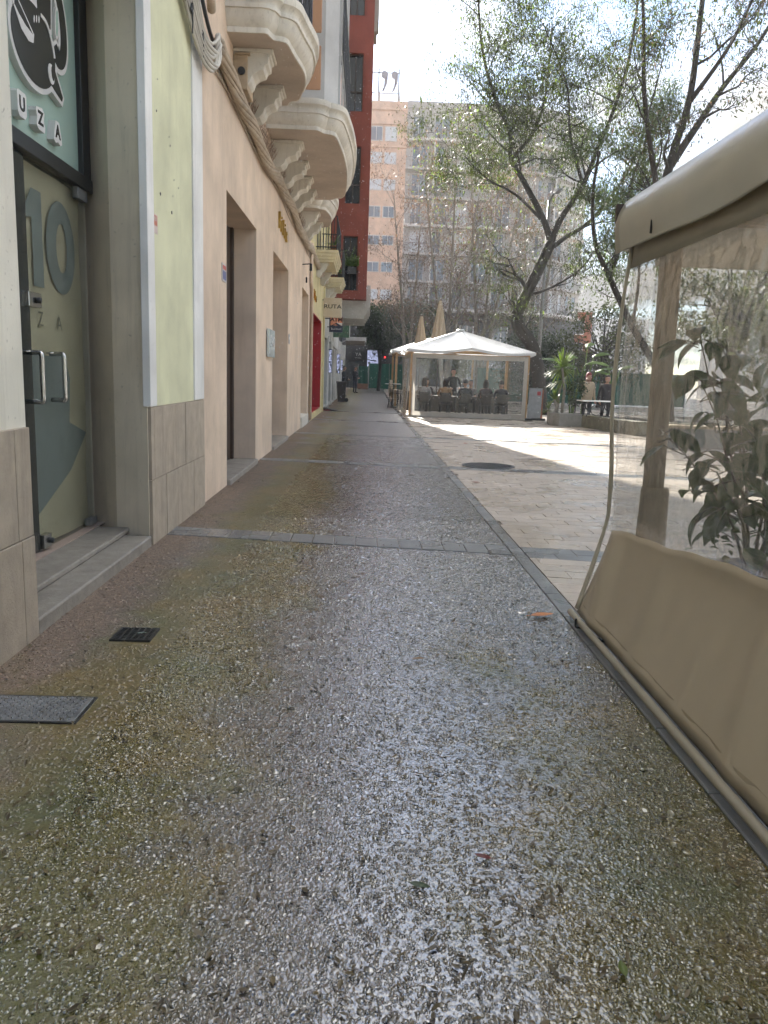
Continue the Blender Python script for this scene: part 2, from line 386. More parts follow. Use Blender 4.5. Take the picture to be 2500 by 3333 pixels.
# ------------------------------------------------------------------ ground materials
def aggregate(name, pebble=False):
    m, nt, N, L = _new(name)
    out = N('ShaderNodeOutputMaterial'); p = N('ShaderNodeBsdfPrincipled'); L(p.outputs[0], out.inputs[0])
    tc = N('ShaderNodeTexCoord'); V = tc.outputs['Object']
    def noise(sc, det=6, ro=0.6, vec=V):
        n = N('ShaderNodeTexNoise'); n.inputs['Scale'].default_value = sc; n.inputs['Detail'].default_value = det; n.inputs['Roughness'].default_value = ro; L(vec, n.inputs['Vector']); return n.outputs['Fac']
    def mr(v, a, b, c=0.0, d=1.0):
        r = N('ShaderNodeMapRange'); r.clamp = True
        for k, q in zip(('From Min','From Max','To Min','To Max'), (a,b,c,d)): r.inputs[k].default_value = q
        L(v, r.inputs['Value']); return r.outputs[0]
    def mth(op, a, b):
        q = N('ShaderNodeMath'); q.operation = op
        for i, x in enumerate((a, b)):
            if isinstance(x, (int, float)): q.inputs[i].default_value = x
            else: L(x, q.inputs[i])
        return q.outputs[0]
    def mix(f, a, b):
        x = N('ShaderNodeMix'); x.data_type = 'RGBA'
        if isinstance(f, (int, float)): x.inputs['Factor'].default_value = f
        else: L(f, x.inputs['Factor'])
        for s, v in (('A', a), ('B', b)):
            if isinstance(v, tuple): x.inputs[s].default_value = (*v, 1)
            else: L(v, x.inputs[s])
        return x.outputs['Result']
    sep = N('ShaderNodeSeparateXYZ'); L(V, sep.inputs[0]); X, Y = sep.outputs['X'], sep.outputs['Y']
    if pebble:
        at = N('ShaderNodeAttribute'); at.attribute_name = 'rnd'; rnd = at.outputs['Fac']
    else:
        vo = N('ShaderNodeTexVoronoi'); vo.inputs['Scale'].default_value = 85; L(V, vo.inputs['Vector'])
        sc_ = N('ShaderNodeSeparateColor'); L(vo.outputs['Color'], sc_.inputs[0]); rnd = sc_.outputs[0]
    rp = N('ShaderNodeValToRGB'); els = rp.color_ramp.elements
    els[0].position = 0; els[0].color = (0.05, 0.042, 0.034, 1); els[1].position = 1; els[1].color = (0.30, 0.255, 0.205, 1)
    for pos, c in ((0.3, (0.11, 0.088, 0.066, 1)), (0.62, (0.19, 0.148, 0.108, 1)), (0.85, (0.25, 0.165, 0.125, 1))):
        e = els.new(pos); e.color = c
    L(rnd, rp.inputs[0]); c = rp.outputs[0]
    if not pebble:
        c = mix(mr(vo.outputs['Distance'], 0.25, 0.62), c, (0.075, 0.062, 0.048))
        c = mix(mr(noise(7, 2), 0.35, 0.7, 0, 0.45), c, (0.17, 0.135, 0.10))
    # algae: olive film along the wall and in patches towards the tent
    big = noise(0.75, 2, 0.6); mid = noise(4.0, 4, 0.7)
    nn = mth('ADD', mth('MULTIPLY', big, 0.62), mth('MULTIPLY', mid, 0.38))
    left = mth('MULTIPLY', mr(X, -1.52, -1.05), mr(X, -0.75, -0.05, 1, 0)); right = mth('MULTIPLY', mr(X, 0.05, 0.75), mr(Y, 2.4, 5.6, 1, 0))
    near = mth('MULTIPLY', mr(Y, 1.6, 3.6, 0.95, 0), mth('MAXIMUM', mr(X, -0.50, -0.12, 1, .1), mr(X, 0.35, 0.65, .1, 1)))
    w_ = mth('MAXIMUM', mth('MAXIMUM', left, right), near)
    moss = mr(mth('ADD', nn, mth('MULTIPLY', w_, 0.34)), 0.58, 0.74)
    mosc = mix(mr(noise(1.6, 2), 0.35, 0.68), (0.19, 0.125, 0.006), (0.080, 0.100, 0.006))
    c = mix(mth('MULTIPLY', moss, 0.78 if pebble else 0.92), c, mosc)
    # dry strip sheltered by the balconies keeps the warm pale colour
    dry = mth('MULTIPLY', mr(mth('ADD', X, mth('MULTIPLY', mid, 0.55)), -1.22, -0.55, 1, 0), 1.0)
    drier = mth('MULTIPLY', dry, mth('SUBTRACT', 1.0, mth('MULTIPLY', moss, 0.5)))
    c = mix(mth('MULTIPLY', drier, 0.45), c, (0.34, 0.25, 0.185))
    wet = mth('SUBTRACT', 1.0, dry); clean = mth('MULTIPLY', wet, mth('SUBTRACT', 1.0, mth('MULTIPLY', moss, 0.75)))
    hs = N('ShaderNodeHueSaturation'); L(mr(clean, 0, 1, 1.0, 0.55), hs.inputs['Saturation']); L(mr(clean, 0, 1, 0.98, 0.48) if pebble else mr(clean, 0, 1, 0.92, 0.20), hs.inputs['Value']); L(c, hs.inputs['Color']); c = hs.outputs[0]  # wet stone is darker; sheet under pebbles darkened further so gaps look shaded
    L(c, p.inputs['Base Color'])
    # a film of rain water lies over the stones
    L(mth('MULTIPLY', mth('MULTIPLY', clean, mr(Y, 16, 34, 1.0, 0.35)), mr(noise(14, 3, .7), .30, .50, 0.35, 1.0)), p.inputs['Coat Weight']); p.inputs['IOR'].default_value = 1.75; L(mr(Y, 5, 30, 0.18, 0.40), p.inputs['Coat Roughness']); p.inputs['Coat IOR'].default_value = 2.1
    cbn = _bump(N, L, noise(75, 1, .65), 0.5 if not pebble else 0.3, 0.004); L(cbn, p.inputs['Coat Normal'])
    ro = mr(mth('ADD', mth('MULTIPLY', dry, 0.75), mth('MULTIPLY', mid, 0.3)), 0.12, 0.85, 0.10 if pebble else 0.13, 0.75)
    ro = mth('ADD', ro, mr(Y, 8, 30, 0, .3))
    L(ro, p.inputs['Roughness']); L(mr(dry, 0, 1, 1.0, 0.25), p.inputs['Specular IOR Level'])
    if pebble:
        L(_bump(N, L, noise(260, 0), 0.2, 0.001), p.inputs['Normal'])
    else:
        inv = mth('SUBTRACT', 1.0, vo.outputs['Distance'])
        v2 = N('ShaderNodeTexVoronoi'); v2.inputs['Scale'].default_value = 38; L(V, v2.inputs['Vector'])
        h = mth('ADD', mth('MULTIPLY', inv, 0.7), mth('SUBTRACT', 0.5, mth('MULTIPLY', v2.outputs['Distance'], 0.5)))
        b1 = _bump(N, L, noise(22, 2, 0.7), 0.35, 0.008)
        L(_bump(N, L, h, 0.5, 0.006, b1), p.inputs['Normal'])
    MATS[name] = m; return m

def tilemat(name, col, wet=0.5):
    m, nt, N, L = _new(name)
    out = N('ShaderNodeOutputMaterial'); p = N('ShaderNodeBsdfPrincipled'); L(p.outputs[0], out.inputs[0])
    ge = N('ShaderNodeNewGeometry'); tc = N('ShaderNodeTexCoord'); oi = N('ShaderNodeObjectInfo')
    def noise(sc, det=6, ro=0.65):
        n = N('ShaderNodeTexNoise'); n.inputs['Scale'].default_value = sc; n.inputs['Detail'].default_value = det; n.inputs['Roughness'].default_value = ro; L(ge.outputs['Position'], n.inputs['Vector']); return n.outputs['Fac']
    def mr(v, a, b, c, d):
        r = N('ShaderNodeMapRange'); r.clamp = True
        for k, q in zip(('From Min','From Max','To Min','To Max'), (a,b,c,d)): r.inputs[k].default_value = q
        L(v, r.inputs['Value']); return r.outputs[0]
    h = N('ShaderNodeHueSaturation'); h.inputs['Color'].default_value = (*col, 1)
    a = N('ShaderNodeMath'); a.operation = 'ADD'; L(mr(oi.outputs['Random'], 0, 1, -0.09, 0.09), a.inputs[0]); L(mr(noise(5, 2), 0.3, 0.7, 0.86, 1.12), a.inputs[1])
    a2 = N('ShaderNodeMath'); a2.operation = 'ADD'; L(mr(ge.outputs['Random Per Island'], 0, 1, -0.06, 0.06), a2.inputs[0]); L(a.outputs[0], a2.inputs[1]); L(a2.outputs[0], h.inputs['Value'])
    x = N('ShaderNodeMix'); x.data_type = 'RGBA'; L(mr(noise(60, 1), 0.62, 0.75, 0, 0.5), x.inputs['Factor']); L(h.outputs[0], x.inputs['A']); x.inputs['B'].default_value = (0.12, 0.10, 0.085, 1)
    L(x.outputs['Result'], p.inputs['Base Color'])
    L(mr(noise(1.1, 2), 0.35, 0.62, 0.16, 0.62 - 0.25 * wet), p.inputs['Roughness'])
    b1 = _bump(N, L, noise(12, 2), 0.3, 0.006); L(_bump(N, L, noise(160, 1), 0.4, 0.002, b1), p.inputs['Normal'])
    MATS[name] = m; return m

M_AGG = aggregate('wet exposed aggregate'); M_PEB = aggregate('wet aggregate pebbles', True)
M_TILE = tilemat('pink beige plaza stone', (0.38, 0.325, 0.27)); M_GREYST = tilemat('blue grey paving stone', (0.145, 0.15, 0.155), 0.8)
M_GROUT = mat('joint sand', (0.15, 0.125, 0.10), 0.9, 0.3, 20, 0.5, 120)
M_EARTH = mat('far ground', (0.20, 0.18, 0.155), 0.8, 0.25, 0.6, 0.4, 30)
SH = -0.14                                     # rows run slightly askew to the street

def sheet(name, x0, x1, y0, y1, z, m, kind='structure', nx=1):
    ys = [y0] + [y for y in (36, 60, 80, 100) if y0 < y < y1] + [y1]
    mb = MB()
    V = [(x, y, z + gz(min(y, 100))) for y in ys for x in (x0, x1)]
    mb.add(V, [(2*i, 2*i+1, 2*i+3, 2*i+2) for i in range(len(ys)-1)])
    o = mb.build(name, m); o['kind'] = kind; return o

ground = sheet('ground', -400, 400, -60, 900, -0.035, M_EARTH)
pavement = sheet('pavement', -1.80, 1.235, -4, 90, 0.0, M_AGG)
plaza = sheet('plaza', 1.25, 40, -4, 90, -0.012, M_GROUT)

# bands of grey paving stones across the pavement: every stone its own piece
def stone_mesh(name, w, d, h=0.03, sh=0.0, bev=0.004):
    bm = bmesh.new(); 
    V = [bm.verts.new((x*w/2, y*d/2 + sh*x*w/2, z)) for z in (-h, 0) for x, y in ((-1,-1),(1,-1),(1,1),(-1,1))]
    for f in ((0,3,2,1),(4,5,6,7),(0,1,5,4),(1,2,6,5),(2,3,7,6),(3,0,4,7)): bm.faces.new([V[i] for i in f])
    top = [e for e in bm.edges if all(v.co.z > -0.001 for v in e.verts)]
    bmesh.ops.bevel(bm, geom=top, offset=bev, segments=1, affect='EDGES')
    me = bpy.data.meshes.new(name); bm.to_mesh(me); bm.free(); return me
def piece(name, me, m, parent, loc, rot=(0,0,0)):
    o = bpy.data.objects.new(name, me)
    if not me.materials: me.materials.append(m)
    o.location = loc; o.rotation_euler = rot; COL.objects.link(o); o.parent = parent; return o
BANDS = [(6.43, 0.34), (12.35, 0.34), (18.3, 0.34), (24.2, 0.34), (30.1, 0.34)]
nb = 16; bw = 2.945 / nb
for bi, (yb, bd) in enumerate(BANDS):
    me = stone_mesh('paving_stone', bw - 0.007, bd - 0.006, 0.03, SH)
    for i in range(nb):
        x = -1.71 + bw * (i + 0.5)
        piece('paving_stone', me, M_GREYST, pavement, (x, yb + SH * x + RG.uniform(-.002, .002), 0.007 + RG.uniform(-.0015, .0015)), (RG.uniform(-.004, .004), RG.uniform(-.006, .006), 0))
# kerb strip of long grey slabs between pavement and plaza
kme = stone_mesh('kerb_slab', 0.105, 0.492, 0.03)
for i in range(66):
    piece('kerb_slab', kme, M_GREYST, pavement, (1.292, 0.2 + 0.5 * i, 0.005 + RG.uniform(-.001, .0015)), (RG.uniform(-.002, .002), RG.uniform(-.006, .006), 0))
kb = MB()
for i in range(80):
    y = 33.2 + 0.5 * i; kb.box(1.24, 1.345, y, y + 0.49, gz(y) - 0.03, gz(y) + 0.008)
tag(kb.build('kerb_run', M_GREYST, pavement), kind='stuff')
# plaza tiles
tw, td = 0.50, 0.2
tme = stone_mesh('plaza_tile', tw - 0.005, td - 0.004, 0.02, SH); gme = stone_mesh('plaza_tile_grey', tw - 0.005, td - 0.004, 0.02, SH)
rest = MB(); restg = MB(); count = 0
def band_row(yc): return any(abs(yc - (b + 0.05)) < 0.2 for b, _ in BANDS)
for r in range(-10, 180):
    yc = 0.1 + r * td; off = (r * 0.37) % 1.0 * tw
    for k in range(-1, 30):
        x0 = 1.352 + k * tw + off; x1 = x0 + tw
        if x1 <= 1.40: continue
        x0 = max(x0, 1.352); xm = (x0 + x1) / 2; y = yc + SH * xm; grey = band_row(yc)
        if x1 - x0 > tw - 0.01 and 4.7 < y < 15.4 and xm < min(1.5 + (y - 4.2) * 0.30, 3.9) and count < 300:
            count += 1
            piece('plaza_tile', gme if grey else tme, M_GREYST if grey else M_TILE, plaza, (xm, y, 0.002 + RG.uniform(-.0015, .0015)), (RG.uniform(-.005, .005), RG.uniform(-.004, .004), 0))
        else:
            (restg if grey else rest).add([(x0+.002, y-td/2+.002+SH*(x0-xm), .002), (x1-.002, y-td/2+.002+SH*(x1-xm), .002), (x1-.002, y+td/2-.002+SH*(x1-xm), .002), (x0+.002, y+td/2-.002+SH*(x0-xm), .002),
                 (x0+.002, y-td/2+.002+SH*(x0-xm), -.011), (x1-.002, y-td/2+.002+SH*(x1-xm), -.011), (x1-.002, y+td/2-.002+SH*(x1-xm), -.011), (x0+.002, y+td/2-.002+SH*(x0-xm), -.011)],
                [(0,1,2,3),(4,5,1,0),(5,6,2,1),(6,7,3,2),(7,4,0,3)])
tag(rest.build('plaza_tile_field', M_TILE, plaza), kind='stuff'); tag(restg.build('grey_tile_field', M_GREYST, plaza), kind='stuff')
print('tiles', count)
pl2 = sheet('plaza_far', 1.36, 60, 35.5, 100, -0.006, tilemat('far plaza stone', (0.36, 0.315, 0.27)))

# loose and set pebbles of the aggregate, near the camera
def pebbles(n, y0=1.15, yr=5.0, pw=1.6, smean=0.0056, seed=3, low=False):
    t = (1 + 5 ** 0.5) / 2
    ico = np.array([(-1,t,0),(1,t,0),(-1,-t,0),(1,-t,0),(0,-1,t),(0,1,t),(0,-1,-t),(0,1,-t),(t,0,-1),(t,0,1),(-t,0,-1),(-t,0,1)], float); ico /= np.linalg.norm(ico[0])
    fac = np.array([(0,11,5),(0,5,1),(0,1,7),(0,7,10),(0,10,11),(1,5,9),(5,11,4),(11,10,2),(10,7,6),(7,1,8),(3,9,4),(3,4,2),(3,2,6),(3,6,8),(3,8,9),(4,9,5),(2,4,11),(6,2,10),(8,6,7),(9,8,1)])
    rs = np.random.RandomState(seed)
    if low:
        ico = np.array([(1,0,0),(0,1,0),(-1,0,0),(0,-1,0),(0,0,1),(.3,.2,-1)], float); fac = np.array([(0,1,4),(1,2,4),(2,3,4),(3,0,4)])
    else:      # worn stone chip: irregular hexagon with a flat, nearly level top
        an = np.arange(6) * math.pi / 3
        ico = np.concatenate([np.stack([np.cos(an), np.sin(an), np.full(6, -.6)], 1), np.stack([.72 * np.cos(an + .2), .72 * np.sin(an + .2), np.full(6, .55)], 1)])
        fac = np.array([(i, (i + 1) % 6, 6 + (i + 1) % 6) for i in range(6)] + [(i, 6 + (i + 1) % 6, 6 + i) for i in range(6)] + [(6, 7, 8), (6, 8, 9), (6, 9, 10), (6, 10, 11)])
    K = len(ico)
    y = y0 + yr * (rs.rand(n) ** pw if pw else rs.beta(1.6, 3.0, n)); x = -1.69 + 2.92 * rs.rand(n)
    s = np.exp(rs.normal(math.log(smean), 0.38, n)); s = np.clip(s, 0.002, 0.016) * ((.55 + .085 * y) if low else 1)
    keep = (np.abs(y - (6.43 + SH * x)) > 0.18) & (np.abs(y - (12.35 + SH * x)) > 0.18) & (np.abs(y - (18.3 + SH * x)) > 0.18) & ~((x < -1.09) & (y > 2.85) & (y < 3.16)) & ~((x < -1.05) & (x > -1.32) & (y > 3.8) & (y < 4.06)) & (x - s < 1.225)
    x, y, s = x[keep], y[keep], s[keep]; n = len(x)
    sc = np.stack([s * rs.uniform(.75, 1.7, n), s * rs.uniform(.7, 1.2, n), s * rs.uniform(.16, .45, n) * (.5 if low else 1.35)], 1)
    jit = 1 + rs.uniform(-.32, .32, (n, K, 1)) * np.array([1, 1, .3])
    P = ico[None] * jit * sc[:, None, :]
    a = rs.rand(n) * 6.283; ca, sa = np.cos(a)[:, None], np.sin(a)[:, None]
    tl = rs.normal(0, .06 if low else .12, n)[:, None]
    z = P[:, :, 2] + tl * P[:, :, 0]
    px = P[:, :, 0] * ca - P[:, :, 1] * sa + x[:, None]; py = P[:, :, 0] * sa + P[:, :, 1] * ca + y[:, None]
    V = np.stack([px, py, z + (0.20 * s)[:, None]], 2).reshape(-1, 3)
    F = (fac[None] + (np.arange(n) * K)[:, None, None]).reshape(-1, 3)
    return V, F, np.repeat(rs.rand(n), K)
V1, F1, A1 = pebbles(95000, 1.1, 6.4, 1.55, .0045); V2, F2, A2 = pebbles(110000, 2.0, 19, 0, .0062, 4, True)
V = np.concatenate([V1, V2]); F = np.concatenate([F1, F2 + len(V1)]); A = np.concatenate([A1, A2])
tag(pmesh('aggregate_pebbles', V, F, M_PEB, None, False, A), 'small wet pebbles set in the pavement', 'pebbles', kind='stuff')

# leaf litter, too small to pick apart
def leaf_quads(pos, size, yaw, rs, curl=0.3, tilt=0.25, aspect=0.36):
    n = len(pos); L_ = size; W_ = size * aspect * rs.uniform(.7, 1.2, n)
    base = np.array([(-.5, 0), (-.15, .5), (.2, .45), (.5, 0), (.2, -.45), (-.15, -.5)])
    X = base[:, 0][None] * L_[:, None]; Y = base[:, 1][None] * W_[:, None]
    Z = np.abs(base[:, 1])[None] * W_[:, None] * curl * rs.uniform(0, 2, n)[:, None] + X * rs.normal(0, tilt, n)[:, None]
    Z = Z - Z.min(1)[:, None]
    c, s = np.cos(yaw)[:, None], np.sin(yaw)[:, None]
    V = np.stack([X * c - Y * s + pos[:, 0][:, None], X * s + Y * c + pos[:, 1][:, None], Z + pos[:, 2][:, None]], 2).reshape(-1, 3)
    F = (np.array([(0, 1, 2, 3), (0, 3, 4, 5)])[None] + (np.arange(n) * 6)[:, None, None]).reshape(-1, 4)
    return V, F
M_LITTER = leafmat('leaf litter', (0.012, 0.009, 0.007), (0.20, 0.155, 0.08), 0.15, 0.3, 3.0, (1, 1, .8))
def litter():
    rs = np.random.RandomState(5); n = 5200
    y = 1.2 + 24 * rs.rand(n) ** 2.2; x = -1.65 + 2.8 * rs.rand(n)
    m2 = 420; y2 = rs.uniform(3.3, 24, m2); x2 = -1.69 + np.abs(rs.normal(0, .09, m2)) + 0.01
    y2 = np.where((y2 > 3.85) & (y2 < 6.1), y2 + 4.3, y2)
    m3 = 260; y3 = 5 + 20 * rs.rand(m3) ** 1.4; x3 = 1.4 + rs.rand(m3) * (y3 - 3) * .25
    P = np.stack([np.concatenate([x, x2, x3]), np.concatenate([y, y2, y3]), np.full(n + m2 + m3, .006)], 1)
    N_ = len(P)
    return leaf_quads(P, rs.uniform(.012, .034, N_), rs.rand(N_) * 6.28, rs)
V, F = litter()
tag(pmesh('leaf_litter', V, F, M_LITTER), 'tiny fallen leaves and bits strewn over the wet pavement', 'leaf litter', kind='stuff')

def fallen_leaf(label, x, y, size, yaw, col, group=None, z=0.012):
    mb = MB(); n = 10
    def fn(u, v):
        t = u - .5; w = 0.22 * math.sin(math.pi * min(1, u * 1.02)) ** 0.8 * (1 - .25 * u)
        s = (v - .5) * 2; X = t * size; Y = s * w * size; Z = (abs(s) ** 1.4 * w * .8 + .12 * (t * 2) ** 2) * size * .5
        c, q = math.cos(yaw), math.sin(yaw); return (x + X * c - Y * q, y + X * q + Y * c, z + Z)
    mb.grid(fn, n, 6)
    mb.tube([fn(0, .5), (x - math.cos(yaw) * size * .68, y - math.sin(yaw) * size * .68, z + .01)], size * .012, 4)
    m = mat('leaf ' + label[:24], col, 0.42, 0.35, 14, 0.3, 60)
    tag(mb.build('fallen_leaf', m, None, True), label, 'leaf', group or 'single leaves fallen on the ground')
fallen_leaf('large glossy orange brown leaf lying beside the corner of the near tent', 1.10, 4.43, .165, 0.35, (0.42, 0.13, 0.008))
fallen_leaf('small orange brown leaf alone in the middle of the pavement', .30, 3.66, .06, 0.2, (0.24, 0.12, 0.03))
fallen_leaf('dark red leaf lying on the wet pavement in the foreground', .385, 2.05, .055, 2.7, (0.10, 0.012, 0.012))
fallen_leaf('dark green folded leaf lying on the pavement in the foreground', .19, 1.915, .062, -.3, (0.03, 0.055, 0.02))
fallen_leaf('brick red leaf on mossy pavement at the lower left', -.93, 1.72, .05, .1, (0.17, 0.018, 0.01))
fallen_leaf('pale green slim leaf near the bottom right of the pavement', .66, 1.62, .055, 1.5, (0.10, 0.14, 0.03))
fallen_leaf('red leaf on the plaza stones nearer the camera than the manhole cover', 1.55, 10.45, .12, .1, (0.22, 0.02, 0.01), z=.008)
fallen_leaf('red leaf on the sunlit plaza stones beyond the manhole cover', 2.22, 16.9, .14, .4, (0.32, 0.03, 0.015), z=.008)

# iron covers
M_IRON = mat('dark cast iron', (0.05, 0.053, 0.058), 0.38, 0.3, 12, 0.5, 90, 0.6)
M_IRON2 = mat('grey worn steel', (0.24, 0.245, 0.25), 0.4, 0.3, 9, 0.4, 120, 0.5)
def diamond_cover():
    t = thing('utility_cover', 'grey steel cover with diamond tread set in mossy pavement at the left edge', 'utility cover', (-1.4, 3.0, 0))
    mb = MB(); x0, x1, y0, y1 = -1.68, -1.125, 2.89, 3.12
    mb.box(x0, x1, y0, y1, -.02, .008); mb.build('plate', M_IRON2, t, bevel=.003)
    d = MB(); k = 0
    for i in range(26):
        for j in range(12):
            cx = x0 + .018 + i * .0205; cy = y0 + .014 + j * .0183; a = .8 if (i + j) % 2 else -.8
            c, s = math.cos(a) * .010, math.sin(a) * .010; p_, q_ = -math.sin(a) * .0036, math.cos(a) * .0036
            d.add([(cx - c, cy - s, .0085), (cx + p_, cy + q_, .0085), (cx + c, cy + s, .0085), (cx - p_, cy - q_, .0085), (cx, cy, .0145)], [(0, 4, 1), (1, 4, 2), (2, 4, 3), (3, 4, 0)])
    tag(d.build('tread', M_IRON2, t), kind='stuff')
    f = MB()
    for a in ((x0 - .012, x0 - .002, y0 - .012, y1 + .012), (x1 + .002, x1 + .012, y0 - .012, y1 + .012), (x0 - .002, x1 + .002, y0 - .012, y0 - .002), (x0 - .002, x1 + .002, y1 + .002, y1 + .012)):
        f.box(*a, -.02, .006)
    f.build('frame', M_IRON, t)
diamond_cover()
def drain_grate():
    t = thing('drain_grate', 'small square black drain grate in the mossy pavement', 'drain grate', (-1.19, 3.93, 0))
    x0, x1, y0, y1 = -1.295, -1.085, 3.835, 4.035
    mb = MB()
    mb.box(x0, x1, y0, y0 + .014, -.02, .010); mb.box(x0, x1, y1 - .014, y1, -.02, .010); mb.box(x0, x0 + .014, y0 + .014, y1 - .014, -.02, .010); mb.box(x1 - .014, x1, y0 + .014, y1 - .014, -.02, .010)
    mb.build('frame', M_IRON, t)
    b = MB()
    for i in range(1, 9): b.box(x0 + .014, x1 - .014, y0 + .012 + i * .0205 - .005, y0 + .012 + i * .0205 + .005, -.012, .008)
    for i in range(1, 6): b.box(x0 + .014 + i * .031 - .004, x0 + .014 + i * .031 + .004, y0 + .014, y1 - .014, -.011, .0095)
    b.build('bars', M_IRON, t)
    MB().box(x0 + .01, x1 - .01, y0 + .01, y1 - .01, -.02, -.015).build('pit', mat('drain pit', (0.008, 0.008, 0.008), .9), t)
    fallen_leaf('small shiny wet leaf lying on the square drain grate', -1.15, 3.93, .06, .3, (0.12, 0.16, 0.14), z=.014)
drain_grate()
def manhole():
    t = thing('manhole_cover', 'round dark iron manhole cover in the plaza paving', 'manhole cover', (2.05, 12.62, 0))
    mb = MB(); mb.lathe([(.44, -.02), (.44, .006), (.40, .008), (.40, .003), (.385, .003), (.385, .007), (.001, .007)], (2.05, 12.62, .004), 40); mb.build('cover', M_IRON, t)
    r = MB()
    for i in range(-9, 10):
        for j in range(-9, 10):
            x, y = i * .04, j * .04
            if x * x + y * y < .135 and (abs(y) > .06 or abs(x) > .2): r.box(2.05 + x - .013, 2.05 + x + .013, 12.62 + y - .013, 12.62 + y + .013, .011, .016)
    r.box(1.9, 2.2, 12.59, 12.65, .011, .014)
    tag(r.build('studs', M_IRON, t), kind='stuff')
manhole()
# ------------------------------------------------------------------ left row of buildings
WX = -1.70
M_CREAM = plaster('cream render', (0.70, 0.67, 0.575), (0.38, 0.34, 0.27), .28)
M_REVEAL = plaster('grey beige reveal paint', (0.72, 0.63, 0.50), (0.40, 0.35, 0.27), .3)
M_WHITE = plaster('white painted strip', (0.76, 0.75, 0.72), (0.5, 0.49, 0.47), .3)
M_YGREEN = plaster('pale yellow green render', (0.66, 0.655, 0.45), (0.50, 0.49, 0.34), .25)
M_PEACH = plaster('peach render', (0.67, 0.535, 0.415), (0.45, 0.34, 0.26), .38)
M_YELLOW = plaster('pale yellow render', (0.66, 0.57, 0.32), (0.48, 0.42, 0.26), .25)
M_STONE = mat('sawn grey beige stone', (0.40, 0.335, 0.26), .7, .16, 7, .5, 70, stain=(.16, .14, .11), stain_amt=.55, stain_scale=2.2, streak=True)
M_SILL = mat('worn grey marble sill', (0.28, 0.255, 0.22), .5, .22, 9, .5, 45, stain=(.13, .115, .095), stain_amt=.6, stain_scale=3)
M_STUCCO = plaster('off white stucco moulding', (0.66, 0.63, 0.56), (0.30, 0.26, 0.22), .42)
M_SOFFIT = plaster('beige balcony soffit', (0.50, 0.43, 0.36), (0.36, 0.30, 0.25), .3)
M_BLACK = mat('black painted metal', (0.012, 0.013, 0.015), .35, .2, 20, .1, 200)
M_STEEL = mat('brushed stainless steel', (0.55, 0.54, 0.52), .22, .1, 30, .1, 300, 1.0)
M_CABLE = mat('beige painted cable', (0.42, 0.34, 0.25), .65, .25, 6, .5, 90, stain=(.2, .16, .12), stain_amt=.6, stain_scale=5)
M_CABLEG = mat('grey white cable', (0.50, 0.47, 0.41), .55, .2, 6, .4, 90, stain=(.25, .22, .18), stain_amt=.6, stain_scale=5)
M_GREYP = plaster('light grey bay paint', (0.52, 0.52, 0.51), (0.36, 0.35, 0.33), .2)
M_TERRA = plaster('terracotta bay panel', (0.50, 0.30, 0.185), (0.36, 0.22, 0.15), .2)
M_PINK = plaster('pink bay panel', (0.58, 0.44, 0.39), (0.42, 0.32, 0.28), .2)
M_BROWN = mat('dark brown wood', (0.055, 0.035, 0.024), .5, .25, 8, .3, 40)
M_GLASSD = glass('dark window glass', (0.035, 0.042, 0.05), 0.25)
M_CURT = mat('pale curtain', (0.42, 0.42, 0.41), .9, .25, 14)
M_GOLD = mat('brushed gold letters', (0.62, 0.43, 0.12), .28, .12, 30, .1, 200, 1.0)

def slab(t, name, m, x0, x1, y0, y1, z0, z1, bevel=0.0):
    return MB().box(x0, x1, y0, y1, z0, z1).build(name, m, t, bevel=bevel)

# ---- cafe building: near pillar, glass door in a deep recess, yellow-green panel between white strips
cafe = thing('cafe_building', 'cream and pale yellow green shop building with a recessed glass door and stone base', 'building', (WX, 2, 0))
mb = MB(); fz = lambda u, v, w: (u, v, w)
mb.prism([(-1.7, -4), (-1.7, 3.9), (-2.6, 3.9), (-2.6, -4)][::-1], fz, 0, 4.35)
mb.build('wall', M_CREAM, cafe, fixn=True)
mb = MB().prism([(-1.7, 6.06), (-1.7, 8.06), (-2.6, 8.06), (-2.6, 6.42), (-2.25, 6.40), (-1.99, 6.17)], fz, 0, 4.35)
mb.build('reveal_wall', M_REVEAL, cafe, fixn=True)
slab(cafe, 'upper_wall', M_CREAM, -2.6, -1.7, -4, 8.06, 4.35, 15)
slab(cafe, 'body', M_REVEAL, -12, -2.605, -4, 8.05, 0, 15)
slab(cafe, 'yellow_panel', M_YGREEN, -1.72, -1.688, 6.24, 7.63, 1.105, 14.9)
slab(cafe, 'white_strip', M_WHITE, -1.73, -1.668, 6.05, 6.235, 1.105, 14.9, .006)
slab(cafe, 'white_strip', M_WHITE, -1.73, -1.672, 7.635, 8.055, 1.108, 14.9, .006)
# stone base: every slab its own piece
def plinth(y0, y1, zl, zh, ups, lows, zj):
    for a, b in zip([y0] + ups, ups + [y1]):
        if b - a > .02: slab(cafe, 'stone_slab', M_STONE, -1.72, -1.674 + RG.uniform(-.004, .004), a + .0022, b - .0022, zj + .002, zh, .004)
    for a, b in zip([y0] + lows, lows + [y1]):
        if b - a > .02: slab(cafe, 'stone_slab', M_STONE, -1.72, -1.671 + RG.uniform(-.004, .004), a + .0022, b - .0022, zl, zj - .002, .004)
plinth(6.07, 8.05, 0, 1.10, [6.16, 6.85, 7.22], [6.16, 6.51, 7.54], .525)
plinth(-2.5, 3.89, 0, 1.09, [-1.5, -.4, .7, 1.8, 2.9, 3.72], [-2, -.9, .2, 1.3, 2.4, 3.3, 3.74], .54)
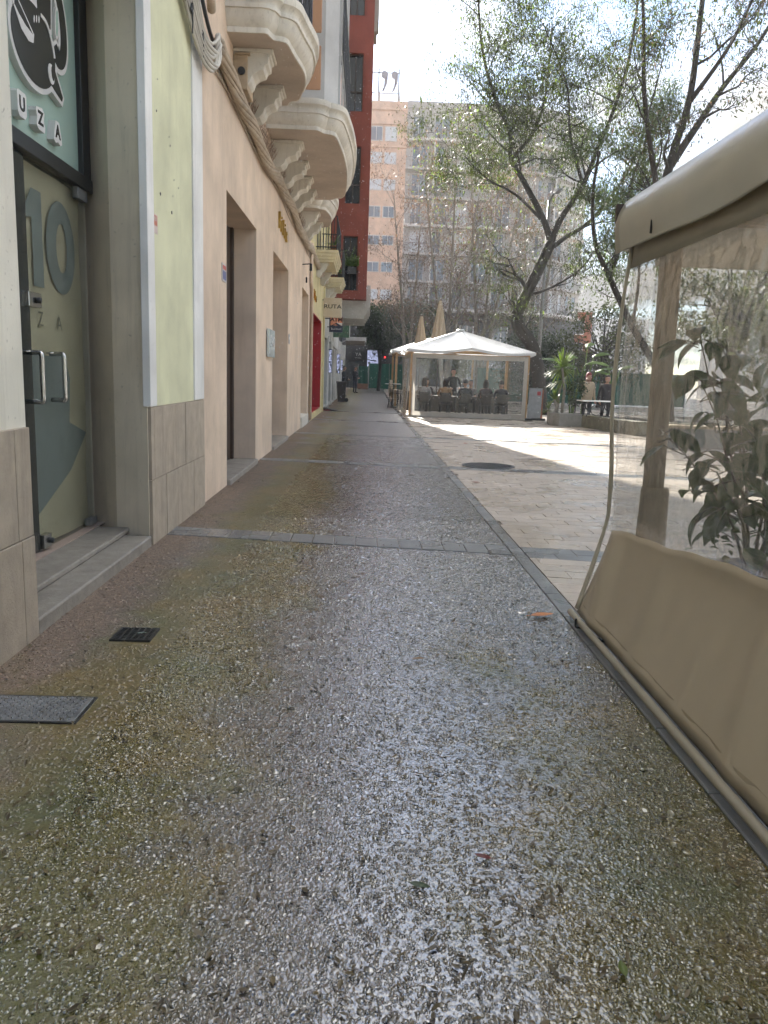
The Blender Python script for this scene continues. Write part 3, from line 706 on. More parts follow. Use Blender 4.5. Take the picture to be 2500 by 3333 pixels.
# sill of the recess
slab(cafe, 'sill', M_SILL, -2.55, -1.68, 3.905, 6.05, -.02, .085, .012)
slab(cafe, 'sill_step', M_SILL, -2.5, -1.88, 3.905, 6.15, .087, .128, .010)
slab(cafe, 'threshold', mat('pinkish sill strip', (.40, .31, .26), .6, .15, 8, .3, 60), -2.5, -2.13, 3.905, 6.3, .1295, .136)
# door: beige paper behind the pane, printed figures, fittings
door = slab(cafe, 'glass_door', glass('door glass', (0.16, 0.15, 0.12), 0.97, .02, .8, .22), -2.206, -2.194, 5.185, 6.235, .145, 2.695)
paper = MB()
def pf(u, v):
    y = 5.19 + u * 1.04; z = .15 + v * 2.54
    return (-2.24 - .012 * mnoise.noise(Vector((y * 3, z * 2, 0))) - .02 * max(0, .3 - v) * math.sin(u * 7), y, z)
paper.grid(pf, 16, 36); paper.build('paper_lining', canvas('brown wrapping paper', (0.80, 0.68, 0.49), .25, .5), door, True)
M_PRINT = mat('grey blue window print', (0.26, 0.285, 0.285), .35, .12, 5)
M_PRINT2 = mat('faint letter print', (0.26, 0.235, 0.18), .4, .1, 5)
MB().prism([(5.235, 2.33), (5.235, 2.40), (5.345, 2.535), (5.50, 2.535), (5.50, 1.915), (5.335, 1.915), (5.335, 2.35)], lambda u, v, w: (w, u, v), -2.2272, -2.2262).build('print_digit', M_PRINT, door, fixn=True)
mb = MB(); n = 40
for q in range(n):
    a0, a1 = 6.28319 * q / n, 6.28319 * (q + 1) / n
    mb.add([(-2.2262, 5.82 + .26 * math.cos(a0), 2.225 + .32 * math.sin(a0)), (-2.2262, 5.82 + .26 * math.cos(a1), 2.225 + .32 * math.sin(a1)), (-2.2262, 5.83 + .095 * math.cos(a1), 2.225 + .17 * math.sin(a1)), (-2.2262, 5.83 + .095 * math.cos(a0), 2.225 + .17 * math.sin(a0))], [(0, 1, 2, 3)])
mb.build('print_digit', M_PRINT, door)
text('Z', 'print_letter', 0.14, (-2.2265, 5.42, 1.70), 'x', M_PRINT2, door, .0005); text('A', 'print_letter', 0.14, (-2.2265, 5.74, 1.69), 'x', M_PRINT2, door, .0005)
pp = MB()
pp.prism([(5.25, .95), (5.2, 1.5), (5.45, 1.46), (5.82, 1.47), (5.9, 1.30), (5.86, .98), (6.20, .88), (5.86, .62), (5.25, .38)], lambda u, v, w: (w, u, v), -2.2272, -2.2262)
pp.build('print_figure', M_PRINT, door, fixn=True)
dn = slab(cafe, 'glass_door', glass('near door glass', (0.03, 0.035, 0.035), 0.30, .015), -2.206, -2.194, 3.92, 5.175, .145, 2.695)
slab(cafe, 'door_back', mat('painted dim interior', (0.10, 0.095, 0.085), .8), -2.42, -2.40, 3.92, 6.38, .14, 4.34)  # dark sheet stands in for the unlit room behind the glass
def pull(par, y, xo):
    mb = MB(); z0, z1 = 1.16, 1.475; r = .016
    pts = catmull([(-2.194, y - .09, z1), (xo - .02, y - .09, z1), (xo, y - .09 + .012, z1), (xo, y, z1), (xo, y + .004, z1 - .03), (xo, y + .004, z0 + .03), (xo, y, z0), (xo, y - .085, z0), (xo - .02, y - .09, z0), (-2.194, y - .09, z0)], 4)
    pts = [(-2.196, y, z1)] + catmull([(-2.15, y, z1), (xo - .01, y, z1), (xo, y, z1 - .02), (xo, y, z1 - .06), (xo, y, z0 + .06), (xo, y, z0 + .02), (xo - .01, y, z0), (-2.15, y, z0)], 5) + [(-2.196, y, z0)]
    mb.tube(pts, r, 12); mb.lathe([(.001, 0), (.03, 0), (.03, .01), (.001, .01)], (-2.19, y, z1), 10)
    mb.build('handle', M_STEEL, par, True)
pull(dn, 5.10, -2.10); pull(door, 5.47, -2.10)
for nm, (a, b, c, d) in (('lock', (5.11, 5.30, 1.765, 1.86)), ('lower_lock', (5.19, 5.31, .15, .25)), ('hinge', (6.03, 6.225, 2.62, 2.70)), ('lower_hinge', (6.06, 6.225, .147, .20))):
    o = slab(door, nm, M_STEEL if 'hinge' not in nm else M_IRON2, -2.215, -2.168, a, b, c, d, .004)
    if 'lock' in nm:
        MB().tube([(-2.17, (a + b) / 2 + .03, (c + d) / 2), (-2.145, (a + b) / 2 + .03, (c + d) / 2)], .02, 12).build('cylinder_lock', M_IRON, door, True)
# black transom and mint sign panel
slab(cafe, 'transom', M_BLACK, -2.24, -2.15, 3.92, 6.30, 2.702, 2.80, .006)
slab(cafe, 'jamb', M_BLACK, -2.24, -2.16, 6.145, 6.30, 2.80, 4.34, .006)
sign = slab(cafe, 'mint_sign_panel', mat('mint backed glass', (0.36, 0.49, 0.435), .07, .05, 2, spec=.8), -2.23, -2.20, 3.92, 6.146, 2.80, 4.34)
def offset_poly(P, d):
    n = len(P); out = []
    ar = sum(P[i][0] * P[(i+1) % n][1] - P[(i+1) % n][0] * P[i][1] for i in range(n)); sg = 1 if ar > 0 else -1
    for i in range(n):
        a, b, c = Vector(P[i-1]), Vector(P[i]), Vector(P[(i+1) % n])
        e1 = (b - a).normalized(); e2 = (c - b).normalized(); nn = Vector((e1.y + e2.y, -(e1.x + e2.x)))
        nn = nn.normalized() if nn.length > 1e-6 else Vector((e1.y, -e1.x)); out.append(tuple(b + nn * d * sg))
    return out
def ell(cy, cz, ry, rz, a0=0, a1=360, n=28, rot=0):
    c, s = math.cos(RAD(rot)), math.sin(RAD(rot)); out = []
    for i in range(n):
        a = RAD(a0 + (a1 - a0) * i / (n if a1 - a0 == 360 else n - 1)); u, v = ry * math.cos(a), rz * math.sin(a); out.append((cy + u * c - v * s, cz + u * s + v * c))
    return out
M_LW = mat('white sign face', (0.62, 0.61, 0.60), .35, .05, 5); M_LB = mat('black sign face', (0.018, 0.019, 0.020), .22, .1, 5)
def relief(P, name, m, x0, x1, off=0):
    q = offset_poly(P, off) if off else P
    MB().prism(q, lambda u, v, w: (w, u, v), x0, x1).build(name, m, sign, fixn=True)
def ribbon(C, w):
    C = catmull([(y, z, 0) for y, z in C], 6); L_, R_ = [], []
    for i, p in enumerate(C):
        t = (C[min(i+1, len(C)-1)] - C[max(i-1, 0)]).normalized(); n_ = Vector((t.y, -t.x, 0)); ww = w if not callable(w) else w(i / (len(C)-1))
        L_.append((p.x + n_.x * ww, p.y + n_.y * ww)); R_.append((p.x - n_.x * ww, p.y - n_.y * ww))
    return L_ + R_[::-1]
body = ell(5.33, 3.385, .325, .235, n=36)
neck = [(5.40, 3.55), (5.40, 4.2), (5.66, 4.2), (5.60, 3.58)]
hand = ribbon([(5.60, 4.1), (5.72, 3.92), (5.81, 3.74), (5.83, 3.58), (5.79, 3.47), (5.71, 3.44), (5.655, 3.50)], .052)
foot = [(5.52, 3.30), (5.58, 3.37), (5.64, 3.36), (5.775, 3.22), (5.76, 3.19), (5.58, 3.235), (5.51, 3.25)]
spout = [(5.00, 3.62), (5.02, 3.40), (5.26, 3.38), (5.34, 3.46), (5.10, 3.62)]
for k, P in enumerate((body, neck, hand, foot, spout)): relief(P, 'logo_base', M_LW, -2.2, -2.160 - .0007 * k, .034)
for k, P in enumerate((body, neck, hand, foot)): relief(P, 'logo_face', M_LB, -2.165, -2.1560 - .0006 * k)
relief([(5.04, 3.50), (5.05, 3.585), (5.26, 3.475), (5.325, 3.44), (5.31, 3.385), (5.24, 3.37), (5.14, 3.40)], 'logo_cup', M_LW, -2.17, -2.1545)
relief([(5.055, 3.50), (5.06, 3.565), (5.25, 3.465), (5.305, 3.432), (5.20, 3.445), (5.11, 3.475)], 'logo_cup_inside', M_LB, -2.17, -2.1535)
relief(ell(5.575, 3.30, .05, .062, rot=15), 'logo_cuff', M_LW, -2.17, -2.1530); relief(ell(5.60, 3.312, .024, .046, rot=8), 'logo_cuff_inside', M_LB, -2.17, -2.1525)
relief(ell(5.70, 3.66, .036, .105, rot=-8), 'logo_ring', M_LW, -2.17, -2.1520); relief(ell(5.70, 3.66, .022, .085, rot=-8), 'logo_ring_inside', mat('mint backed glass', (0, 0, 0)), -2.17, -2.1512)
for k, (y, z) in enumerate(((5.335, 3.535), (5.372, 3.55), (5.41, 3.563))): relief(ell(y, z, .008, .024, n=10, rot=-10), 'logo_stripe', M_LW, -2.17, -2.1545)
relief(ribbon([(5.44, 3.60), (5.52, 3.59), (5.58, 3.54), (5.62, 3.48), (5.64, 3.42)], .012), 'logo_line', M_LW, -2.17, -2.1515)
for ch, y, z in (('U', 5.09, 2.955), ('Z', 5.36, 2.955), ('A', 5.64, 2.955)):
    P = {'Z': [(y-.06, z+.06), (y+.03, z+.075), (y+.065, z+.05), (y+.05, z+.0), (y+.07, z-.04), (y+.06, z-.07), (y-.03, z-.07), (y-.065, z-.05), (y-.05, z+.005), (y-.068, z+.035)],
         'A': [(y-.03, z+.07), (y+.03, z+.07), (y+.055, z+.0), (y+.07, z-.06), (y+.04, z-.075), (y, z-.06), (y-.04, z-.075), (y-.07, z-.06), (y-.055, z)]}.get(ch, [(y-.065, z+.06), (y-.05, z+.075), (y+.05, z+.075), (y+.065, z+.06), (y+.062, z-.05), (y+.04, z-.075), (y-.04, z-.075), (y-.062, z-.05)])
    relief(P, 'letter_block', M_LW, -2.2, -2.150)
    text(ch, 'letter', .115, (-2.1492, y, z), 'x', M_LB, sign, .001, bold=.004)
# sticker, plugs and nail holes on the yellow-green panel
st = slab(cafe, 'sticker', mat('sticker paper', (.62, .50, .44), .5), -1.69, -1.6865, 6.26, 6.40, 2.44, 2.585)
slab(st, 'sticker_print', mat('faded red print', (.55, .20, .13), .5, .2, 30), -1.688, -1.6858, 6.27, 6.39, 2.50, 2.575)
text('VEN', 'sticker_text', .045, (-1.6852, 6.33, 2.548), 'x', M_LW, st, .0003)
hb = MB()
for y, z, r in ((6.42, 3.36, .009), (6.83, 3.22, .008), (6.5, 2.77, .013), (6.86, 2.70, .014), (6.95, 2.98, .006), (7.1, 2.95, .005), (6.9, 2.84, .004), (6.8, 3.28, .005), (7.9, 2.98, .008), (6.46, 3.6, .004)):
    MB().tube([(-1.695, y, z), (-1.684, y, z)], r, 8).build('wall_plug', M_BLACK, cafe)

# ---- peach building
peach = thing('peach_building', 'peach rendered building with three deep doorways and curved white balconies', 'building', (WX, 15, 0))
DOORS = [(9.5, 11.97, 0.05, 3.48), (14.05, 16.68, 0.05, 3.50), (20.15, 22.32, 0.26, 3.56)]
UP = [(10.05, 11.35, 5.62, 8.3), (19.25, 20.65, 5.62, 8.2), (10.05, 11.35, 10.0, 12.4), (19.25, 20.65, 10.0, 12.4)]
voxwall([8.062, 22.95], [0, 18], DOORS + UP, -2.13, WX).build('wall', M_PEACH, peach)
slab(peach, 'body', M_PEACH, -12, -2.135, 8.062, 22.95, 0, 18)
M_DOORP = mat('beige door panel', (0.40, 0.31, 0.22), .5, .1, 5)
for k, (a, b, c, d) in enumerate(DOORS):
    dl = slab(peach, 'door', M_DOORP if k else M_BROWN, -2.10, -2.07, a + .02, b - .02, c, d - .02, .004)
    slab(dl, 'door_frame', M_BROWN, -2.09, -2.03, b - .11, b - .003, c, d - .005)
    if c < .1: slab(peach, 'doorstep', M_SILL, -2.1, -1.655, a + .005, b - .005, -.02, c + .02, .01)
    else: slab(peach, 'doorstep', M_STUCCO, -2.1, -1.66, a + .01, b + .1, -.02, c + .015, .01)
for a, b, c, d in UP:
    wo = slab(peach, 'window', M_GLASSD, -2.02, -2.0, a + .05, b - .05, c + .05, d - .05)
    mb = MB()
    for y in (a + .003, (a + b) / 2 - .04, b - .083): mb.box(-2.03, -1.95, y, y + .08, c + .003, d - .003)
    mb.build('window_frame', M_WHITE, wo)

def outline(P, n=5, sharp=()):
    """smooth open plan outline; straight where listed"""
    return [Vector((p.x, p.y)) for p in catmull([(x, y, 0) for x, y in P], n)]
def loft(name, O, prof, m, parent, msoff=None):
    """moulding: sweep profile (outward offset, z) along an open plan outline that starts and ends on the wall"""
    n = len(O); mb = MB(); k = len(prof)
    for off, z in prof:
        for i, p in enumerate(O):
            t = (O[min(i+1, n-1)] - O[max(i-1, 0)]).normalized(); q = p + Vector((t.y, -t.x)) * off
            if i in (0, n-1): q.x = WX - .02
            mb.v.append((q.x, q.y, z))
    for j in range(k-1):
        for i in range(n-1): mb.f.append((j*n+i, j*n+i+1, (j+1)*n+i+1, (j+1)*n+i)); mb.m.append(0)
    mb.f.append(tuple((k-1)*n + i for i in range(n))); mb.m.append(0)
    o = mb.build(name, m, parent, True, auto=38)
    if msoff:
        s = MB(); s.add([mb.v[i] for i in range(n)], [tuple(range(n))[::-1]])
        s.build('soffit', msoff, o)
    return o
def P_MOULD(z): return [(0, z), (.015, z), (.022, z+.035), (.018, z+.055), (.04, z+.075), (.075, z+.115), (.098, z+.165), (.112, z+.21), (.135, z+.215), (.137, z+.255), (.115, z+.262), (.118, z+.285), (.142, z+.315), (.175, z+.335), (.182, z+.37), (.182, z+.415), (.165, z+.418)]
def railing(parent, O, z0, h, inset=.06, step=.11, m=M_BLACK):
    mb = MB(); L_ = 0; pts = []
    n = len(O)
    Q = []
    for i, p in enumerate(O):
        t = (O[min(i+1, n-1)] - O[max(i-1, 0)]).normalized(); Q.append(p - Vector((t.y, -t.x)) * inset)
    mb.tube([(q.x, q.y, z0 + h) for q in Q], .02, 6); mb.tube([(q.x, q.y, z0 + .08) for q in Q], .012, 5); mb.tube([(q.x, q.y, z0 + h - .14) for q in Q], .009, 5)
    acc = 0
    for i in range(n-1):
        a, b = Q[i], Q[i+1]; d = (b - a).length; s = acc
        while s < d:
            q = a + (b - a) * (s / max(d, 1e-6)); mb.tube([(q.x, q.y, z0), (q.x, q.y, z0 + h)], .0085, 5)
            c = Vector((q.x, q.y, z0 + h * .45))
            mb.tube([c + Vector((0, .045 * math.cos(t_), .07 * math.sin(t_))) for t_ in [k_ * math.pi / 5 for k_ in range(11)]], .006, 4)
            s += step
        acc = s - d
    mb.build('railing', m, parent, False)
def corbel(parent, y, w, zt, depth=.42, h=.42):
    """stepped bracket with a scroll, under a balcony"""
    prof = [(0, 0), (depth, 0), (depth, -.07), (depth-.03, -.08), (depth-.03, -.15), (depth-.07, -.17), (depth-.09, -.22), (depth*.62, -.25), (depth*.5, -.29), (depth*.46, -.35), (depth*.34, -h+.02), (depth*.18, -h), (0, -h+.05)]
    for k, (ww, sc_) in enumerate(((w, 1.0),)):
        mb = MB(); mb.prism([(WX + u * sc_, zt + v * sc_ - .001) for u, v in prof], lambda u, v, q: (u, q, v), y - ww/2, y + ww/2)
        mb.box(WX, WX + depth + .03, y - ww/2 - .03, y + ww/2 + .03, zt - .045, zt - .002)
        mb.build('corbel', M_STUCCO, parent, fixn=True, bevel=.008)

# balcony over the first doorway: serpentine front
O1 = outline([(-1.72, 9.55), (-1.55, 9.55), (-1.40, 9.552), (-1.27, 9.555), (-1.24, 9.62), (-1.20, 9.72), (-1.12, 9.75), (-1.06, 9.80), (-1.03, 9.98), (-.99, 10.25), (-.94, 10.55), (-.925, 10.8), (-.95, 11.1), (-1.02, 11.42), (-1.07, 11.62), (-1.12, 11.70), (-1.20, 11.73), (-1.24, 11.83), (-1.27, 11.9), (-1.4, 11.905), (-1.55, 11.907), (-1.72, 11.907)], 4)
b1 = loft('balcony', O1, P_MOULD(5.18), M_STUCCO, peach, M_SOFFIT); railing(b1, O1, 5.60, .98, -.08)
for y in (10.15, 11.3): corbel(b1, y, .34, 5.18, .44, .42)
# glazed bay
O2 = outline([(-1.72, 12.98), (-1.4, 12.98), (-1.1, 12.982), (-.92, 12.985), (-.86, 13.06), (-.80, 13.14), (-.70, 13.18), (-.63, 13.3), (-.585, 13.7), (-.53, 14.4), (-.50, 15.4), (-.53, 16.4), (-.585, 17.2), (-.63, 17.5), (-.70, 17.66), (-.80, 17.7), (-.86, 17.78), (-.92, 17.86), (-1.1, 17.862), (-1.4, 17.865), (-1.72, 17.865)], 4)
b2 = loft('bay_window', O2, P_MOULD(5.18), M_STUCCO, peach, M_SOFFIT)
for y in (13.75, 14.95, 16.05, 17.1): corbel(b2, y, .36, 5.18, .5, .42)
plan = [(-1.71, 13.02), (-.80, 13.02), (-.60, 13.28), (-.60, 17.56), (-.80, 17.82), (-1.71, 17.82)]
MB().prism(plan, fz, 5.60, 16).build('bay_body', M_GREYP, b2, fixn=True)
def panel(par, name, m, x0, x1, y0, y1, z0, z1): return slab(par, name, m, x0, x1, y0, y1, z0, z1, .018)
for z0, z1 in ((5.78, 6.42), (6.60, 9.2), (9.5, 10.2), (10.4, 13)):
    panel(b2, 'bay_panel', M_TERRA, -1.62, -1.30, 13.005, 13.03, z0, z1)
    panel(b2, 'bay_panel', M_TERRA, -1.13, -.86, 13.005, 13.03, z0, z1)
for y in (13.45, 14.55, 15.65, 16.75):
    panel(b2, 'bay_panel', M_PINK, -.61, -.588, y, y + .85, 5.78, 6.40)
    wo = panel(b2, 'bay_pane', M_GLASSD, -.61, -.592, y, y + .85, 6.62, 9.1)
    slab(wo, 'bay_mullion', M_WHITE, -.612, -.575, y + .40, y + .45, 6.62, 9.1); slab(wo, 'bay_rail', M_WHITE, -.612, -.578, y, y + .85, 7.9, 7.96)
    slab(b2, 'bay_pilaster', M_GREYP, -.602, -.565, y - .15, y - .07, 5.65, 15.5)
rl = MB()
for i in range(60):
    y = 13.35 + i * .07; rl.tube([(-.535, y, 6.45), (-.535, y, 7.45)], .008, 4)
rl.tube([(-.535, 13.3, 7.45), (-.535, 17.5, 7.45)], .018, 5); rl.tube([(-.535, 13.3, 6.48), (-.535, 17.5, 6.48)], .012, 5)
for i in range(20):
    y = 13.45 + i * .2; rl.tube([(-.53, y + .07 * math.cos(a * .628), 6.95 + .1 * math.sin(a * .628)) for a in range(11)], .008, 4)
rl.build('bay_railing', M_BLACK, b2)
# small far balcony of the peach building
O3 = outline([(-1.72, 18.75), (-1.5, 18.75), (-1.28, 18.755), (-1.22, 18.85), (-1.12, 18.9), (-1.08, 19.05), (-1.02, 19.5), (-1.0, 19.9), (-1.03, 20.4), (-1.09, 20.85), (-1.13, 21.0), (-1.22, 21.05), (-1.28, 21.15), (-1.5, 21.16), (-1.72, 21.16)], 4)
b3 = loft('balcony', O3, P_MOULD(5.18), M_STUCCO, peach, M_SOFFIT); railing(b3, O3, 5.60, .98, -.08)
for y in (19.3, 20.55): corbel(b3, y, .34, 5.18, .44, .42)
# wall furniture on the peach building
for i, ch in enumerate('lific'):
    text(ch, 'gold_letter', .42, (WX + .03, 14.72 + i * .30, 4.12 - .01 * i), 'x', M_GOLD, peach, .022, xs=1.3)
st = slab(peach, 'notice', mat('notice sheet', (.55, .52, .50), .5), WX, WX + .012, 9.17, 9.42, 2.42, 2.62); slab(st, 'notice_print', mat('notice blue print', (.12, .13, .28), .5, .3, 40), WX + .012, WX + .0135, 9.19, 9.40, 2.44, 2.54); slab(st, 'notice_head', mat('notice red print', (.50, .09, .07), .5, .3, 40), WX + .012, WX + .0135, 9.19, 9.40, 2.555, 2.60)
st = slab(peach, 'plaque', mat('pale aluminium plaque', (.52, .58, .57), .25, .05, 8, metal=.3), WX + .012, WX + .055, 13.15, 13.95, 1.66, 2.12, .006)
for i, ch in enumerate('CAD'): text(ch, 'plaque_letter', .26, (WX + .058, 13.33 + i * .22, 1.92), 'x', M_LW, st, .006, xs=1.0)
st = slab(peach, 'notice', mat('notice grey', (.30, .29, .31), .5), WX, WX + .012, 16.85, 17.05, 2.02, 2.22); slab(st, 'notice_print', M_LW, WX + .012, WX + .0135, 16.88, 17.02, 2.11, 2.17)
mb = MB(); mb.tube([(WX, 20.1, 4.1), (WX + .22, 20.1, 4.12)], .014, 6); mb.box(WX + .18, WX + .24, 20.06, 20.14, 3.95, 4.12); mb.build('wall_spotlight', M_BLACK, peach)
slab(peach, 'wall_sensor', M_BLACK, WX, WX + .04, 21.15, 21.22, 3.78, 3.92)
MB().tube([(WX + .05, 22.5, 5.0), (WX + .05, 22.5, 4.0), (WX + .05, 22.62, 3.85), (WX + .05, 22.86, 3.8), (WX + .05, 22.88, .05)], .05, 8).build('downpipe', M_PEACH, peach, True)
jb = slab(peach, 'junction_box', mat('tan painted box', (.48, .37, .25), .6, .2, 8, .3, 60, stain=(.25, .18, .12), stain_amt=.6, streak=True), WX, WX + .17, 9.95, 10.4, 4.72, 5.10, .008)
MB().tube([(WX + .1, 9.945, 4.92), (WX + .1, 9.93, 4.92)], .045, 12).build('cable_hole', M_BLACK, jb); slab(jb, 'box_lid', MATS['tan painted box'], WX + .02, WX + .20, 9.94, 10.41, 5.10, 5.12)
# bird spikes on the ledge above the cables
def spikes(y0, y1, n, seed):
    rs = random.Random(seed); mb = MB()
    for i in range(n):
        y = y0 + (y1 - y0) * i / n; a = rs.uniform(-.9, .9); c = (WX + .05, y, 4.74)
        mb.tube([c, (WX + .05 + .13 * math.cos(a) * rs.uniform(.6, 1), y + rs.uniform(-.03, .03), 4.74 + .15 * abs(math.cos(a)) + .04), ], .0022, 3, False)
        mb.tube([c, (WX + .06 + rs.uniform(-.02, .1), y + rs.uniform(-.05, .05), 4.90)], .0022, 3, False)
    mb.build('bird_spikes', mat('rusty wire spikes', (.20, .14, .10), .5, .3, 20, metal=.4), peach)
spikes(10.6, 13.3, 110, 1); spikes(14.2, 16.6, 90, 2); spikes(17.3, 19.2, 60, 3)

# ---- cables strung along the facades
def cable_run(name, label, mains, m, ties=True):
    t = thing(name, label, 'cable', (WX, 8, 4.5))
    for P, r in mains: MB().tube(catmull(P, 6), r, 6).build('cable', m, t, True)
    return t
runs = []
for k in range(9):
    P = []
    for i in range(60):
        y = 8.62 + i * .5; ph = i * .75 + k * .7; sag = .05 * math.sin(y * .9) + .03 * math.sin(y * 2.3 + 1)
        P.append((WX + .075 + .05 * math.cos(ph), y, 4.60 + sag + .075 * math.sin(ph) + .0095 * (y - 9)))
    runs.append((P, .024 + .005 * (k % 3)))
bundle = cable_run('cable_bundle', 'thick twisted bundle of beige cables running along the peach and yellow facades', runs, M_CABLE)
for i in range(24):
    y = 9.3 + i * 1.15; MB().box(WX - .01, WX + .11, y, y + .035, 4.53 + .0095 * (y - 9) + .05 * math.sin(y * .9), 4.69 + .0095 * (y - 9) + .05 * math.sin(y * .9)).build('clamp', M_CABLE, bundle)
thin = [[(WX + .02, 8.7 + i * .6, 4.48 + .05 * math.sin(i * .8) + .0095 * i * .6) for i in range(40)], [(WX + .02, 8.7 + i * .6, 4.50 + .04 * math.sin(i * .5 + 2) + .0095 * i * .6) for i in range(40)]]
for P in thin: MB().tube(catmull(P, 4), .009, 5).build('thin_cable', M_CABLE, bundle, True)
loops = []
for k in range(7):
    d = k * .045
    loops.append(([(WX + .05 + .01 * k, 6.1 - .12 * k, 5.3), (WX + .06, 6.75 + d * .3, 4.75 + d), (WX + .07 + .008 * k, 7.3 + d * .2, 4.40 + d), (WX + .09, 7.72 + d * .3, 4.235 + d), (WX + .12 + .012 * (k % 3), 8.05 + .05 * (k % 3), 4.235 + d * .9), (WX + .12 + .012 * (k % 4), 8.26 + .05 * (k % 3), 4.42 + d * .7), (WX + .10, 8.42 + .05 * (k % 4), 4.62 + .02 * k), (WX + .06, 8.62 + .05 * (k % 3), 4.62)], .017 + .003 * (k % 2)))
lp = cable_run('cable_loop', 'grey white cables sagging in a loop over the yellow green panel', loops, M_CABLEG)
for y, z in ((7.05, 4.62), (7.3, 4.47), (7.74, 4.43)):
    mb = MB(); rs = random.Random(int(y * 100))
    for q in range(9): mb.tube([(WX + .10, y + rs.uniform(-.05, .05), z + rs.uniform(-.05, .05)) for _ in range(4)], .006, 4)
    mb.tube([(WX + .10, y, z), (WX + .1, y + .03, z - .1), (WX + .1, y + .01, z - .2)], .006, 4); mb.build('black_tie', M_BLACK, lp)
MB().tube(catmull([(WX + .05, 7.4, 5.4), (WX + .06, 7.7, 4.95), (WX + .06, 8.1, 4.72), (WX + .06, 8.5, 4.62)], 6), .02, 6).build('black_cable', M_BLACK, lp, True)
MB().tube(catmull([(WX + .06, 8.0, 5.6), (WX + .08, 8.2, 5.0), (WX + .06, 8.36, 4.9)], 6), .045, 8).build('conduit', M_CABLE, lp, True)

# ---- yellow building with the red doorway
yel = thing('yellow_building', 'pale yellow building with a deep red doorway and two small stepped balconies', 'building', (WX, 26, 0))
RD = (23.62, 28.55, .2, 3.27)
YUP = [(25.5, 27.1, 5.35, 7.9), (25.5, 27.1, 9.6, 12)]
voxwall([22.955, 30.2], [0, 15], [RD] + YUP, -2.13, WX).build('wall', M_YELLOW, yel); slab(yel, 'body', M_YELLOW, -12, -2.135, 22.955, 30.2, 0, 15)
voxwall([30.203, 33.9], [4.3, 15], [(30.9, 32.2, 5.3, 7.8)], -2.13, WX + .002).build('wall', M_YELLOW, yel); slab(yel, 'window', M_GLASSD, -2.02, -2.0, 30.93, 32.17, 5.33, 7.77)
M_RED = mat('deep red paint', (0.34, 0.008, 0.012), .45, .1, 4)
mb = MB(); a, b, c, d = RD; mb.box(-2.12, -2.08, a + .002, b - .002, c, d); mb.box(-2.08, WX + .002, b - .03, b - .002, c, d - .002); mb.box(-2.08, WX + .002, a + .002, a + .03, c, d - .002); mb.box(-2.08, WX + .002, a + .03, b - .03, d - .03, d - .002); mb.box(-2.08, WX + .002, a + .03, b - .03, c, c + .02)
mb.build('red_doorway', M_RED, yel)
for i, ch in enumerate('fle'): text(ch, 'gold_letter', .36, (WX + .03, 24.0 + i * .45, 3.78 - .02 * i), 'x', mat('polished brass', (.80, .52, .05), .15, .1, 20, metal=1), yel, .02, xs=1.6, bold=.012)
slab(yel, 'pilaster', M_WHITE, WX, WX + .03, 22.96, 23.12, 0, 5); slab(yel, 'pilaster', M_YELLOW, WX, WX + .05, 29.5, 29.95, 0, 4.6); slab(yel, 'base_course', M_YELLOW, WX, WX + .02, 23.13, 29.48, -.02, .19)
def straight_balcony(t, y0, y1, xo, z, m):
    O = [Vector(p) for p in ((-1.72, y0), (-1.4, y0), (xo - .001, y0), (xo, y0 + .001), (xo, (y0 + y1) / 2), (xo, y1 - .001), (xo - .001, y1), (-1.4, y1), (-1.72, y1))]
    steps = []
    for k in range(4): steps += [(-.12 + .04 * k, z + .09 * k), (-.12 + .04 * k, z + .075 + .09 * k), (-.105 + .04 * k, z + .085 + .09 * k)]
    n = len(O); mb = MB()
    P = [(xo + o, y0 - o, y1 + o, zz) for o, zz in steps] 
    for x, a_, b_, zz in P: mb.v += [(-1.72, a_, zz), (x, a_, zz), (x, b_, zz), (-1.72, b_, zz)]
    for j in range(len(P) - 1):
        for i in range(3): mb.f.append((j*4+i, j*4+i+1, j*4+4+i+1, j*4+4+i)); mb.m.append(0)
    mb.f += [(3, 2, 1, 0), tuple((len(P)-1)*4 + i for i in range(4))]; mb.m += [0, 0]
    o = mb.build('balcony', m, t)
    r = MB(); zt = P[-1][3]
    for x, y in [(xo - .04, y0 + .05 + i * (y1 - y0 - .1) / 22) for i in range(23)] + [(-1.65 + i * .085, y) for i in range(8) for y in (y0 + .04, y1 - .04)]: r.tube([(x, y, zt), (x, y, zt + 1.0)], .011, 4)
    for zz in (zt + .08, zt + 1.0): r.tube([(-1.7, y0 + .04, zz), (xo - .04, y0 + .04, zz), (xo - .04, y1 - .04, zz), (-1.7, y1 - .04, zz)], .018, 5)
    r.build('railing', M_BLACK, o)
    for y in (y0 + .45, y1 - .5): corbel(o, y, .26, z, .36, .44)
    return o, zt
M_CREAMB = plaster('yellow cream moulding', (0.66, 0.59, 0.40), (0.42, 0.36, 0.25), .3)
by, zt = straight_balcony(yel, 24.9, 28.1, -1.02, 4.86, M_CREAMB)
for a, b, c, d in YUP:
    wo = slab(yel, 'window', M_GLASSD, -2.02, -2.0, a + .05, b - .05, c + .05, d - .05); slab(wo, 'shutter', M_BROWN, -1.98, -1.95, a + .02, a + .6, c, d)
